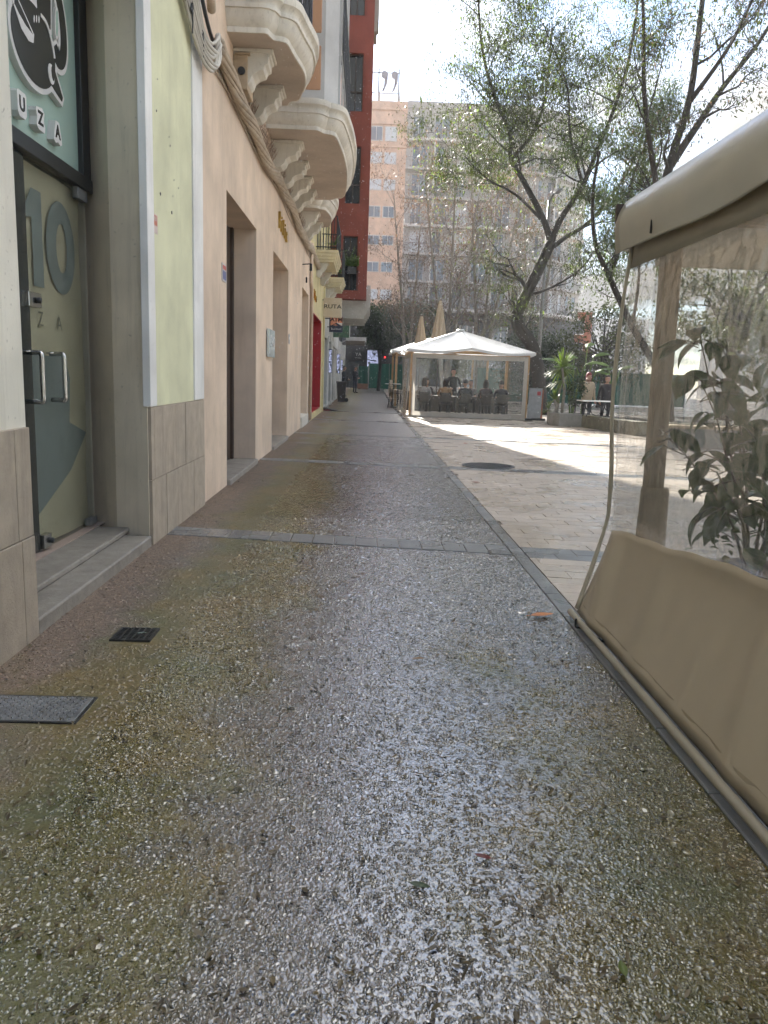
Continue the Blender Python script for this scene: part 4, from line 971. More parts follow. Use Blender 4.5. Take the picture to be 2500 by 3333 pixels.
# potted plants on that balcony
def strap_plant(name, label, loc, n, ln, m, seed, group=None, pot=True, potm=None, spread=1.0, w=.02):
    rs = random.Random(seed); t = thing(name, label, 'plant', loc, group); x, y, z = loc
    if pot: MB().lathe([(.08, 0), (.11, .16), (.12, .16), (.12, .19), (.10, .19), (.095, .16), (.001, .15)], loc, 12).build('pot', potm or mat('terracotta pot', (.30, .12, .06), .7, .2, 10), t, True)
    mb = MB()
    for i in range(n):
        a = rs.uniform(0, 6.28); l = ln * rs.uniform(.6, 1.1); e = rs.uniform(.35, 1.3); pts = []
        for k in range(6):
            q = k / 5; r = l * q * math.cos(e) * spread; h = l * q * math.sin(e) - .55 * l * q * q * (1 - math.sin(e) * .7); pts.append(Vector((x + r * math.cos(a), y + r * math.sin(a), z + (.17 if pot else 0) + h)))
        sd = Vector((-math.sin(a), math.cos(a), 0))
        for k in range(5):
            w0, w1 = w * (1 - (k / 5) ** 2), w * (1 - ((k + 1) / 5) ** 2) + .001
            mb.add([pts[k] - sd * w0, pts[k] + sd * w0, pts[k+1] + sd * w1, pts[k+1] - sd * w1], [(0, 1, 2, 3)])
    mb.build('leaves', m, t, True); return t
M_STRAP = leafmat('strap leaf green', (0.07, 0.12, 0.03), (0.16, 0.22, 0.06), .3, .35, 4)
strap_plant('potted_plant', 'trailing spider plant in a pot on the yellow building balcony', (-1.18, 25.4, zt), 22, .55, M_STRAP, 4, potm=mat('terracotta pot', (.30, .12, .06), .7))
strap_plant('potted_plant', 'upright leafy potted plant at the far end of the yellow building balcony', (-1.2, 27.2, zt), 16, .6, M_STRAP, 5, potm=mat('terracotta pot', (.30, .12, .06), .7))

# ---- white shops
shop = thing('white_shop_building', 'pale grey and white shop building with narrow glazed bays beyond the yellow one', 'building', (WX, 36, 0))
M_SHOPW = plaster('off white shop paint', (0.56, 0.55, 0.52), (0.38, 0.36, 0.33), .3)
BAYS = [(30.9, 33.2, .15, 2.85), (34.0, 36.6, .15, 2.85), (37.4, 39.4, .15, 2.6), (40.1, 41.5, .15, 2.6)]
SUP = []
voxwall([30.205, 42.0], [0, 4.29], BAYS + SUP, -2.13, WX).build('wall', M_SHOPW, shop); slab(shop, 'body', M_SHOPW, -12, -2.135, 30.205, 42.0, 0, 4.29); slab(yel, 'body', M_YELLOW, -12, -2.135, 30.205, 33.9, 4.3, 15)
for a, b, c, d in BAYS:
    g_ = slab(shop, 'shop_window', M_GLASSD, -1.95, -1.93, a + .01, b - .01, c, d); slab(g_, 'shop_frame', mat('grey shop frame', (.33, .34, .35), .45), -1.96, -1.86, (a + b) / 2 - .06, (a + b) / 2 + .06, c, d)
    slab(shop, 'pilaster', M_WHITE, WX, WX + .045, b + .12, b + .42, 0, 3.0); slab(shop, 'pilaster', mat('ochre wood trim', (.42, .27, .11), .5), WX, WX + .03, b + .44, b + .5, .1, 2.9)
slab(shop, 'fascia', M_WHITE, WX, WX + .10, 36.8, 41.9, 2.72, 3.4)
slab(shop, 'doorstep', M_SILL, -1.9, -1.62, 30.9, 34.2, -.02, .10)
bs, zt5 = straight_balcony(yel, 30.2, 32.7, -1.0, 4.68, M_CREAMB)
strap_plant('potted_plant', 'small potted plant on the second yellow building balcony', (-1.15, 30.7, zt5), 18, .4, M_STRAP, 6, potm=mat('dark pot', (.05, .05, .05), .5))
M_LED = emit('bluish white led display', (.62, .68, 1.0), .17)
def led(name, label, x0, x1, y0, y1, z0, z1, rows, cols, seed):
    t = thing(name, label, 'led sign', ((x0 + x1) / 2, y0, z0)); slab(t, 'housing', M_BLACK, x0 - .02, x1 + .02, y0 + .01, y1, z0 - .02, z1 + .02)
    rs = random.Random(seed); mb = MB()
    for r in range(rows):
        z = z0 + (z1 - z0) * r / rows; x = x0
        while x < x1 - .01:
            w = (x1 - x0) * rs.choice((.1, .18, .3, .5)); 
            if rs.random() < .8: mb.box(x, min(x + w * .85, x1), y0, y0 + .012, z, z + (z1 - z0) / rows * .62)
            x += w
    tag(mb.build('lit_rows', M_LED, t), kind='stuff'); return t
led('led_sign', 'narrow lit led display hanging by the grey shop bay before the bin', -1.64, -1.53, 33.4, 33.5, 1.5, 2.45, 14, 3, 1)
led('led_sign', 'narrow lit led display on the shop wall just past the brown bin', -1.64, -1.50, 42.3, 42.4, 1.5, 2.5, 14, 3, 2)
led('led_sign', 'small lit led display farthest along the shop wall', -1.62, -1.50, 47.5, 47.6, 1.7, 2.3, 10, 3, 3)

# hanging signs
def plate_sign(name, label, x0, x1, y, z0, z1, th, m):
    t = thing(name, label, 'sign', ((x0 + x1) / 2, y, z0)); o = slab(t, 'board', m, x0, x1, y, y + th, z0, z1, .008)
    MB().tube([(WX, y + th / 2, z1 - .08), (x0 + .02, y + th / 2, z1 - .08)], .02, 6).build('bracket', M_BLACK, t); return t, o
t, o = plate_sign('hanging_sign', 'square bronze hanging sign with dark capital lettering', -1.66, -.99, 28.9, 3.45, 4.15, .09, mat('polished bronze plate', (.55, .45, .33), .3, .08, 3, .06, 4, .6))
text('RUTA', 'sign_text', .20, (-1.325, 28.897, 3.84), '-y', M_LB, t, .002, xs=1.25, bold=.003)
t, o = plate_sign('hanging_sign', 'hanging ATM sign in orange and navy below the bronze sign', -1.52, -1.0, 30.6, 3.03, 3.62, .12, mat('navy sign', (.010, .014, .04), .35))
slab(t, 'orange_panel', mat('salmon orange sign', (.66, .26, .14), .4), -1.47, -1.02, 30.592, 30.6, 3.28, 3.60)
MB().add([(-1.47, 30.591, 3.26), (-1.245, 30.591, 3.385), (-1.02, 30.591, 3.26), (-1.02, 30.597, 3.05), (-1.47, 30.597, 3.05)], [(0, 4, 3, 2, 1)]).build('navy_arrow', mat('navy sign', (0, 0, 0)), t, fixn=False)
MB().add([(-1.02, 30.5885, 3.27), (-1.02, 30.5885, 3.38), (-1.235, 30.5885, 3.383)], [(0, 2, 1)]).build('white_flash', M_LW, t)
text('ATM', 'sign_text', .21, (-1.245, 30.588, 3.50), '-y', M_LB, t, .002, xs=1.05, bold=.006); text('Euronet', 'sign_text', .12, (-1.245, 30.588, 3.15), '-y', M_LW, t, .002, xs=1.0)
t, o = plate_sign('hanging_sign', 'green flower painted hanging sign behind the ATM sign', -1.45, -.76, 32.6, 2.93, 3.42, .06, mat('dark green sign', (.05, .11, .06), .5, .5, 9, stain=(.45, .33, .25), stain_amt=.8, stain_scale=7))
slab(t, 'pale_edge', M_WHITE, -.78, -.755, 32.595, 32.665, 2.9, 3.44)

# ---- red building: upper floors project over the pavement
redb = thing('red_building', 'tall brick red building whose upper floors project over the pavement', 'building', (WX, 46, 0))
M_REDP = plaster('brick red render', (0.25, 0.075, 0.055), (0.17, 0.055, 0.04), .3)
SIDE = [(-1.18, -.56, 5.0, 7.2), (-1.15, -.52, 8.5, 10.75), (-1.15, -.52, 12.1, 14.3), (-1.15, -.52, 15.7, 17.9), (-1.15, -.52, 19.3, 21.5)]
def voxwall_y(xs, zs, holes, y0, y1):
    """slab facing -y: front at y0"""
    w = voxwall(xs, zs, holes, -y1, -y0); w.v = [(q[1], -q[0], q[2]) for q in w.v]; w.f = [f[::-1] for f in w.f]; return w
RY = 34.0
voxwall_y([-3.0, -.13], [4.62, 40], SIDE, RY, RY + .35).build('wall', M_REDP, redb, fixn=True)
slab(redb, 'body', M_REDP, -12, -.135, RY + .355, RY + 2.2, 4.62, 40); slab(redb, 'rear_body', M_REDP, -12, WX - .05, RY + 2.205, 45, 4.62, 40); slab(redb, 'low_rear_body', M_SHOPW, -12, WX - .05, 45.005, 54, 4.62, 12); slab(redb, 'ground_floor', M_SHOPW, -12, WX - .01, 42.05, 54, 0, 4.615)
slab(redb, 'upper_oriel', plaster('beige oriel render', (.50, .46, .40), (.36, .33, .28), .2), -.134, .05, 35, RY + 2.2, 15.9, 40); slab(redb, 'oriel_cornice', MATS['beige oriel render'], -.134, -.02, 34.9, RY + 2.2, 15.5, 15.89)
for a, b, c, d in SIDE:
    wo = slab(redb, 'window', M_GLASSD, a, b, RY + .23, RY + .25, c, d); fr = MB()
    y0_, y1_ = RY + .15, RY + .22
    fr.box(a, a + .05, y0_, y1_, c, d); fr.box(b - .05, b, y0_, y1_, c, d); fr.box(a + .05, b - .05, y0_, y1_, d - .05, d); fr.box(a + .05, b - .05, y0_, y1_, c + .75, c + .80); fr.box((a + b) / 2 - .025, (a + b) / 2 + .025, y0_ + .005, y1_ + .005, c, d - .05)
    fr.build('window_frame', M_BROWN, wo); mb = MB().grid(lambda u, v: (a + .06 + u * (b - a - .12), RY + .29 + .012 * math.sin(u * 40), c + .05 + v * (d - c - .1)), 24, 1); mb.build('curtain', M_CURT, wo, True)
    slab(redb, 'window_surround', M_REDP, a - .10, a - .05, RY - .03, RY + .01, c, d + .1); slab(redb, 'window_surround', M_REDP, b + .05, b + .10, RY - .03, RY + .01, c, d + .1)
slab(redb, 'groove_shade', mat('painted groove shadow', (.14, .04, .03), .9), -.28, -.265, RY - .004, RY + .01, 5.0, 7.6)  # no groove is cut: a darker red strip stands in for its shadow
r = MB()
for i in range(12): r.tube([(-1.25 + i * .066, RY - .2, 4.95), (-1.25 + i * .066, RY - .2, 5.75)], .010, 4)
r.tube([(-1.25, RY - .01, 5.75), (-1.25, RY - .2, 5.75), (-.5, RY - .2, 5.75), (-.5, RY - .01, 5.75)], .018, 5); r.tube([(-1.25, RY - .2, 4.97), (-.5, RY - .2, 4.97)], .014, 5); r.build('railing', M_BLACK, redb)
fb = thing('flower_box', 'dark flower box with bushy green plants on the red building window rail', 'flower box', (-.8, RY - .3, 5.8)); slab(fb, 'box', mat('dark pot', (.05, .05, .05), .5), -.95, -.6, RY - .38, RY - .22, 5.62, 5.9)
rs = np.random.RandomState(8); pos = np.stack([rs.uniform(-1.08, -.48, 400), rs.uniform(RY - .45, RY - .15, 400), 5.9 + np.abs(rs.normal(0, .2, 400))], 1)
V, F = leaf_quads(pos, rs.uniform(.05, .11, 400), rs.rand(400) * 6.28, rs, .3, 1.5, .5); pmesh('foliage', V, F, M_STRAP, fb)
# big grey balcony block under the red floors
gb = MB()
for k, (o, z0, z1) in enumerate(((-.26, 3.86, 4.0), (-.19, 4.001, 4.11), (-.12, 4.111, 4.23), (-.05, 4.231, 4.36), (0, 4.361, 4.615))): gb.box(WX, .06 + o, RY + .6 - o * .6, 40 + o, z0, z1)
gb.build('grey_balcony', plaster('grey concrete balcony', (.46, .44, .40), (.30, .28, .25), .35), redb)
slab(redb, 'balcony_parapet', MATS['grey concrete balcony'], -.58, .055, RY + 1.3, RY + 1.4, 4.62, 5.35); slab(redb, 'balcony_parapet', MATS['grey concrete balcony'], -.02, .055, RY + 1.4, 40, 4.62, 5.35)
for y in (RY + 1.3, RY + 3.2): corbel(redb, y, .3, 3.86, .5, .4)
fs = thing('far_shop_row', 'row of white fronted shops under a cornice canopy at the end of the street', 'building', (WX, 58, .2))
slab(fs, 'body', M_SHOPW, -12, WX - .05, 54.01, 62, 0, 12)
slab(fs, 'canopy', M_WHITE, WX - .05, -.12, 54.02, 56, 3.75, 4.0); slab(fs, 'canopy_soffit', mat('dark canopy board', (.20, .17, .14), .8), WX - .05, -.2, 54.1, 56, 3.5, 3.745)  # soffit board in one dark grey-brown colour
for y in (42.6, 44.4, 46.2, 48.0, 50.0, 52.2): slab(redb, 'shop_pilaster', M_WHITE, WX, WX + .12, y, y + .5, .1, 3.3)
slab(redb, 'sign_band', mat('dark fascia', (.05, .05, .055), .5), WX, WX + .2, 46, 53.5, 3.35, 3.9)
MB().tube([(-1.55, 45, 3.2), (-1.2, 45.0, 3.4), (-1.1, 45, 3.5)], .02, 5).build('awning_arm', M_WHITE, redb); slab(redb, 'wall_unit', M_WHITE, WX, -1.3, 45.2, 46, 2.3, 3.1)
# ------------------------------------------------------------------ near terrace tent on the right
M_CANV = canvas('taupe coated canvas', (0.52, 0.44, 0.325), .15, .30, 900, .6, .03)
M_CANVL = canvas('pale beige coated canvas', (0.56, 0.515, 0.42), .30, .38, 900, .5)
M_FILM = film('clear window sheet', (.97, .975, .97), .045, .05, .10, 2.2)
M_FILM2 = film('far clear window sheet', (.96, .97, .97), .06, .05, .15, 1.6)
M_TIMBER = mat('weathered pine post', (0.48, 0.39, 0.29), .6, .3, 3, .6, 30, stain=(.16, .11, .07), stain_amt=.8, stain_scale=3, streak=True)
tent = thing('terrace_tent', 'large beige terrace tent with clear window curtain at the right of the pavement', 'tent', (1.6, 2, 0))
YA_, YB_ = 4.56, -2.6                    # far and near ends of the side curtain
def side_x(y, z):
    """the curtain hangs from the eave and kicks out over the pavement at its foot"""
    k = max(0, (0.62 - z) / .62)
    w_ = y * 11.0 + 1.1 * math.sin(y * 2.3) - z * 2.6; e_ = math.sin(math.pi * min(1, k * .85 + .06)) if k > 0 else 0
    fold = (.038 * max(0, math.sin(w_)) ** 2 * (.55 + .45 * math.sin(y * 3.1 + 1)) + .0025 * math.sin(w_ * 2.7 + z * 9)) * e_
    mid = .010 * math.sin(y * 5 + z * 2.3) * max(0, 1 - abs(z - 1.2) / 1.0)
    return 1.50 - .03 * math.sin(min(1, max(0, (z - .5) / 1.8)) * math.pi) - .205 * k ** 1.15 - fold - mid
def far_y(z): return YA_ - .11 * max(0, (0.62 - z) / .62)
def sheet_side(name, m, ya, yb, za, zb, off=0.0, nu=60, nv=10, zcut=None):
    mb = MB()
    def fn(u, v):
        y = ya + (yb - ya) * u; zt_ = zb(y) if callable(zb) else zb; zl = za(y) if callable(za) else za
        z = zl + (zt_ - zl) * v
        if u == 0: y = min(y, 99)
        return (side_x(y, z) + off, y, z)
    mb.grid(fn, nu, nv); o = mb.build(name, m, tent, True)
    s_ = o.modifiers.new('thick', 'SOLIDIFY'); s_.thickness = .0025; s_.offset = 0
    return o
seam = lambda y: .555 + .005 * math.sin(y * 6.5) + .004 * math.sin(y * 15 + 1) + .095 * (4.45 - max(y, 1.5))
bottom = lambda y: .045
sheet_side('skirt', M_CANV, 4.44, YB_, bottom, seam, 0, 150, 16)
sheet_side('window_sheet', M_FILM, YA_ - .035, YB_, lambda y: seam(y) - .012, 2.08, .004, 90, 14)
sheet_side('top_band', M_CANVL, YA_ - .01, YB_, 2.055, 2.33, .001, 60, 3)
# hem at the far edge of the curtain
hm = MB(); 
def hem(u, v):
    z = .06 + v * 2.25; y = far_y(z) - .04 + .05 * u + .012 * math.sin(z * 5) - .012 * (1 - u) * math.sin(z * 9); return (side_x(y, z) - .006 - .008 * math.sin(u * 3.14), y, z)
hm.grid(hem, 4, 40); o = hm.build('edge_hem', M_CANVL, tent, True); s_ = o.modifiers.new('thick', 'SOLIDIFY'); s_.thickness = .006
# film strip and border of the window frame
# welded patches and wrinkle of the seam: foot rail, strap, buckle
MB().tube([(1.268, 4.43, .045), (1.268, YB_, .045)], .019, 10).build('foot_rail', M_CANVL, tent, True)
sk = MB(); sk.grid(lambda u, v: (side_x(4.43 - u * 7, .10) - .002 + .0 * v, 4.43 - u * 7, .045 + .06 * v), 60, 2); sk.build('rail_sleeve', M_CANV, tent, True)
mb = MB(); mb.tube(catmull([(1.243, 4.21, .07), (1.240, 4.21, .045), (1.248, 4.212, .018), (1.30, 4.22, .016), (1.33, 4.20, .03)], 5), .006, 5); mb.tube(catmull([(1.29, 4.20, .03), (1.30, 4.12, .012), (1.34, 4.03, .010), (1.38, 3.98, .014)], 5), .006, 5); mb.box(1.33, 1.36, 4.00, 4.04, .006, .018); mb.build('strap', M_BLACK, tent)
# roof: rolled eave, slopes to a ridge
EZ = 2.36
EP = catmull([(1.66, 0, 2.475), (1.56, 0, 2.475), (1.475, 0, 2.445), (1.425, 0, 2.385), (1.402, 0, 2.31), (1.404, 0, 2.24), (1.414, 0, 2.18), (1.420, 0, 2.135)], 4)
er = MB()
def eave(u, v):
    y = YA_ + .04 - u * (YA_ + .04 - YB_); k = v * (len(EP) - 1); i = min(len(EP) - 2, int(k)); q = EP[i].lerp(EP[i+1], k - i); low = max(0, (v - .5) * 2)
    return (q.x + .010 * math.sin(y * 6 + 1) * low, y, q.z + .008 * math.sin((y - 4.5) * 1.3) - .010 * math.sin(y * 4) * low)
er.grid(eave, 80, 20); o = er.build('rolled_eave', canvas('pale glossy roof canvas', (0.56, 0.53, 0.45), .16, .22, 900, .6, .04), tent, True); s_ = o.modifiers.new('thick', 'SOLIDIFY'); s_.thickness = .003
mb = MB(); mb.grid(lambda u, v: (1.425 + v * .25, YA_ + .04 + .006 * math.sin(v * 7), EZ - .20 + u * (.20 + .11 * min(1, v * 3))), 4, 4); mb.build('eave_end', M_CANVL, tent, True)
MB().box(1.40, 1.45, YA_ + .03, YA_ + .062, EZ - .05, EZ + .055).build('corner_bracket', M_BROWN, tent)
MB().tube([(1.405, 4.02, 2.22), (1.404, 4.02, 2.155)], .006, 6).build('hook', M_BLACK, tent)
RZ, RXm, TX1 = 3.35, 3.55, 5.6
rf = MB(); C4 = [(1.55, YA_ + .04, EZ + .07), (TX1, YA_ + .04, EZ + .07), (TX1, YB_, EZ + .07), (1.55, YB_, EZ + .07)]
apex = (RXm, 1.0, RZ)
for i in range(4):
    a, b = Vector(C4[i]), Vector(C4[(i+1) % 4]); A_ = Vector(apex)
    rf.grid(lambda u, v, a=a, b=b: tuple((a.lerp(b, u)).lerp(A_, v) - Vector((0, 0, .12 * math.sin(math.pi * u) * math.sin(math.pi * v)))), 10, 8)
rf.build('roof', M_CANVL, tent, True)
# frame: posts, beams, rafters
def timber(name, a, b, w, m=M_TIMBER):
    a, b = Vector(a), Vector(b); mb = MB(); t = (b - a).normalized(); s = Vector((0, 1, 0)) if abs(t.y) < .9 else Vector((1, 0, 0)); s = (s - t * s.dot(t)).normalized(); q = t.cross(s)
    V = [p + s * w / 2 * i + q * w / 2 * j for p in (a, b) for i, j in ((-1, -1), (1, -1), (1, 1), (-1, 1))]
    mb.add(V, [(3, 2, 1, 0), (4, 5, 6, 7)] + [(i, (i+1) % 4, 4 + (i+1) % 4, 4 + i) for i in range(4)]); mb.build(name, m, tent, bevel=.006)
timber('post', (1.70, 4.40, 0), (1.66, 4.40, 2.38), .095); timber('post', (5.4, 4.40, 0), (5.4, 4.40, 2.38), .1); timber('post', (5.4, -2.3, 0), (5.4, -2.3, 2.38), .1); timber('post', (1.68, -2.3, 0), (1.68, -2.3, 2.38), .1)
timber('beam', (1.66, -2.3, 2.33), (1.66, 4.4, 2.33), .10); timber('beam', (1.66, 4.40, 2.33), (5.4, 4.40, 2.33), .095); timber('beam', (5.4, 4.4, 2.33), (5.4, -2.3, 2.33), .10)
for e in ((1.7, 4.4), (5.4, 4.4), (1.7, 1.0), (3.55, 4.4)): timber('rafter', (e[0], e[1], 2.36), (RXm, 1.0, RZ - .06), .06)
MB().lathe([(.075, 0), (.09, .02), (.08, .5), (.075, .52)], (1.70, 4.40, .3), 12).build('post_sleeve', M_TIMBER, tent, True)
# far curtains (facing the plaza) with clear windows
fc = MB(); fc.grid(lambda u, v: (1.62 + u * 3.8, 4.50 + .015 * math.sin(u * 22) + .01 * math.sin(v * 9), .42 + v * 1.66), 50, 8); fc.build('far_window_sheet', M_FILM2, tent, True)
fc = MB(); fc.grid(lambda u, v: (1.62 + u * 3.8, 4.505 + .015 * math.sin(u * 22), .03 + v * .40), 40, 3); fc.build('far_skirt', M_FILM2, tent, True)
fc = MB(); fc.grid(lambda u, v: (1.62 + u * 3.8, 4.52, 2.07 + v * .3), 20, 2); fc.build('far_top_band', M_CANVL, tent, True)
fc = MB(); fc.grid(lambda u, v: (5.45 + .015 * math.sin(u * 30), 4.45 - u * 6.8, .35 + v * 1.75), 50, 6); fc.build('far_window_sheet', M_FILM2, tent, True)

# potted plant inside, by the corner: every leaf its own piece
def big_leaf_mesh(name, ln, w, seed):
    rs = random.Random(seed); mb = MB(); n = 8; droop = rs.uniform(.25, .7); fold = rs.uniform(.15, .5); tw = rs.uniform(-.4, .4)
    def fn(u, v):
        t = u; s = (v - .5) * 2; ww = w * (math.sin(math.pi * min(1, t ** .8)) ** .9) * (1 if t < .7 else 1 - .25 * (t - .7) / .3) * .5
        x = ln * (t * math.cos(droop * t)); z = -ln * t * t * droop * .6 + abs(s) * ww * fold; y = s * ww; c, q = math.cos(tw * t), math.sin(tw * t)
        return (x, y * c - z * .2 * q, z + y * q)
    mb.grid(fn, n, 4); return mb.mesh(name, True)
M_BIGLEAF = leafmat('dark glossy houseplant leaf', (0.022, 0.055, 0.016), (0.055, 0.10, 0.024), .3, .28, 6)
M_STEM = mat('green brown stem', (.06, .055, .03), .6, .2, 10)
def potted_bush(label, loc, seed):
    t = thing('potted_bush', label, 'plant', loc); rs = random.Random(seed); x, y, z = loc
    pot = MB(); pot.lathe([(.15, 0), (.20, .38), (.235, .39), (.235, .45), (.205, .45), (.20, .40), (.001, .39)], loc, 24); pot.build('pot', mat('dark brown plastic pot', (.045, .038, .035), .4, .15, 8), t, True)
    ms = [big_leaf_mesh('leaf', rs.uniform(.15, .25), rs.uniform(.085, .135), i) for i in range(7)] + [big_leaf_mesh('leaf', rs.uniform(.045, .075), rs.uniform(.022, .04), 20 + i) for i in range(4)]
    def put(p, az, el, me, roll):
        o = bpy.data.objects.new('leaf', me)
        if not me.materials: me.materials.append(M_BIGLEAF)
        o.location = p - Vector(loc); o.rotation_euler = (roll, -el, az); COL.objects.link(o); o.parent = t
    stems = []
    for i in range(9):
        a = rs.uniform(0, 6.28); h = rs.uniform(.55, 1.32); lean = rs.uniform(.08, .38)
        if i < 3: a = math.pi + rs.uniform(-.5, .6); lean = rs.uniform(.35, .52); h = (.75, 1.0, 1.25)[i]
        p0 = Vector((x + .05 * math.cos(a), y + .05 * math.sin(a), z + .40)); P = [p0]
        for k in range(1, 7):
            q = k / 6; P.append(p0 + Vector((math.cos(a) * lean * q ** 1.5 + rs.uniform(-.02, .02), math.sin(a) * lean * q ** 1.5 + rs.uniform(-.02, .02), h * q)))
        stems.append(P); MB().tube(P, [.010 - .0012 * k for k in range(7)], 6).build('stem', M_STEM, t, True)
        for k in range(2, 7):
            for j in range(rs.choice((2, 3)) if k < 6 else 4):
                az = rs.uniform(0, 6.28); tl = rs.uniform(.04, .12); el = rs.uniform(-.9, .2); b = P[k] - Vector((0, 0, rs.uniform(0, .1)))
                e = b + Vector((math.cos(az) * tl, math.sin(az) * tl, tl * .4))
                if e.x < 1.60: continue
                MB().tube([b, e], .0032, 4, False).build('twig', M_STEM, t)
                put(e, az, el, rs.choice(ms[:7]), rs.uniform(-.6, .6))
    for i in range(60):                     # low dense growth over the pot
        a = rs.uniform(0, 6.28); r = rs.uniform(.05, .34); p = Vector((x + r * math.cos(a), y + r * math.sin(a), z + .45 + rs.uniform(0, .32)))
        if p.x > 1.60: put(p, rs.uniform(0, 6.28), rs.uniform(-.3, .8), rs.choice(ms[7:]), rs.uniform(-1, 1))
    return t
potted_bush('leafy potted bush with big dark leaves standing inside the near tent', (2.10, 3.92, .02), 3)

# ------------------------------------------------------------------ far terrace tents
def far_tent(name, label, x0, x1, y0, y1, zr, za, apexxy, seed, front=True, gzv=0.0):
    t = thing(name, label, 'tent', ((x0 + x1) / 2, (y0 + y1) / 2, gzv)); o_ = .22
    M_ROOF = canvas('white roof canvas', (0.66, 0.67, 0.68), .28, .3, 700, .5); M_BORD = canvas('greige curtain border', (0.48, 0.45, 0.40), .3, .5)
    M_BEAM = mat('varnished pine', (0.44, 0.27, 0.12), .5, .2, 6, .2, 40)
    E_ = [Vector((x0 - o_, y0 - o_, zr)), Vector(((x0 + x1) / 2, y0 - o_, zr + .10)), Vector((x1 + o_, y0 - o_, zr)), Vector((x1 + o_, (y0 + y1) / 2, zr + .1)), Vector((x1 + o_, y1 + o_, zr)), Vector(((x0 + x1) / 2, y1 + o_, zr + .1)), Vector((x0 - o_, y1 + o_, zr)), Vector((x0 - o_, (y0 + y1) / 2, zr + .1))]
    A_ = Vector((*apexxy, za)); mb = MB(); rib = MB()
    for i in range(8):
        a, b = E_[i], E_[(i+1) % 8]
        mb.grid(lambda u, v: tuple(a.lerp(b, u).lerp(A_, v) - Vector((0, 0, (.10 * (1 - v) + .16 * v * (1 - v)) * math.sin(math.pi * u)))), 8, 8)
        mb.grid(lambda u, v: tuple(a.lerp(b, u) - Vector((0, 0, .10 * math.sin(math.pi * u) + v * .09))), 8, 1)
        rib.tube([tuple(a.lerp(A_, k / 8) - Vector((0, 0, .035))) for k in range(9)], .022, 5)
    mb.lathe([(.16, -.03), (.16, .0), (.12, .03), (.001, .04)], tuple(A_), 12)
    mb.build('roof', M_ROOF, t, True, auto=50); rib.build('ribs', M_BEAM, t)
    for x in (x0, x1):
        for y in (y0, y1): MB().box(x - .05, x + .05, y - .05, y + .05, gzv, zr).build('post', M_BEAM, t)
    MB().box(x0, x1, y0 - .03, y0 + .03, zr - .12, zr - .02).build('beam', M_BEAM, t); MB().box(x0, x1, y1 - .03, y1 + .03, zr - .12, zr - .02).build('beam', M_BEAM, t)
    MB().box(x0 - .03, x0 + .03, y0 + .03, y1 - .03, zr - .12, zr - .02).build('beam', M_BEAM, t); MB().box(x1 - .03, x1 + .03, y0 + .03, y1 - .03, zr - .12, zr - .02).build('beam', M_BEAM, t)
    if not front: return t
    M_F = film('tent two window sheet', (.93, .94, .94), .035, .05, .14, 1.3)
    zt_ = zr - .16
    def curtain(fn_pos, nu, nm):
        """fn_pos(s, z) -> xyz with s in 0..1 along the curtain"""
        w = .07 if nm == 'front' else .05
        m_ = MB(); m_.grid(lambda u, v: fn_pos(.02 + .96 * u, gzv + .20 + v * (zt_ - .34 - gzv)), nu, 14); m_.build('window_sheet', M_F, t, True)
        for nm2, (s0, s1, a, b) in {'top_border': (0, 1, zt_ - .15, zt_), 'foot_border': (0, 1, gzv + .03, gzv + .205), 'side_border': (0, .032, gzv + .205, zt_ - .15), 'end_border': (.968, 1, gzv + .205, zt_ - .15)}.items():
            m_ = MB(); m_.grid(lambda u, v: tuple(Vector(fn_pos(s0 + (s1 - s0) * u, a + (b - a) * v)) + Vector((0, -.004, 0))), 30 if s1 - s0 > .5 else 2, 6); m_.build(nm2, M_BORD, t, True)
    curtain(lambda s, z: (x0 + .02 + s * (x1 - x0 - .04), y0 - .06 - .05 * math.sin(s * 19 + z) * (zr - z) / zr * .4 - .03 * s, z - .02 * math.sin(s * 3.1)), 40, 'front')
    curtain(lambda s, z: (x0 - .06 - .09 * max(0, 1 - z / 1.5) - .03 * math.sin(s * 25), y0 + s * (y1 - y0), z), 40, 'left')
    m_ = MB(); m_.grid(lambda u, v: (x1 + .05, y0 + u * (y1 - y0), gzv + .05 + v * (zt_ - gzv)), 20, 6); m_.build('window_sheet', M_F, t, True)
    m_ = MB(); m_.grid(lambda u, v: (x0 + u * (x1 - x0), y1 + .04, gzv + .8 + v * (zt_ - .8 - gzv)), 20, 6); m_.build('window_sheet', M_F, t, True)
    m_ = MB(); m_.grid(lambda u, v: (x0 + u * (x1 - x0), y1 + .05, gzv + .03 + v * .8), 20, 4); m_.build('added_dark_sheet', canvas('added dark brown backing', (.05, .042, .036), .1, .6), t, True)  # added dark sheet hides the bright plaza so the guests' lower half reads dark
    MB().tube([(x0 - .15, y0 - .1, gzv + .03), (x1 + .05, y0 - .12, gzv + .03)], .03, 6).build('foot_rail', M_BORD, t)
    MB().box(x1 - .02, x1 + .25, y0 - .2, y0 + .1, gzv, gzv + .08).build('base_weight', M_IRON, t)
    return t
far_tent('pagoda_tent', 'white roofed pagoda tent full of seated guests behind clear curtains', 1.60, 5.80, 28.1, 32.4, 2.42, 3.26, (3.55, 30.3), 1)
far_tent('pagoda_tent', 'white roofed tent half hidden behind the left side of the guest tent', 1.35, 5.6, 36.3, 41.5, 2.62, 3.5, (3.5, 39), 2, False, .05)
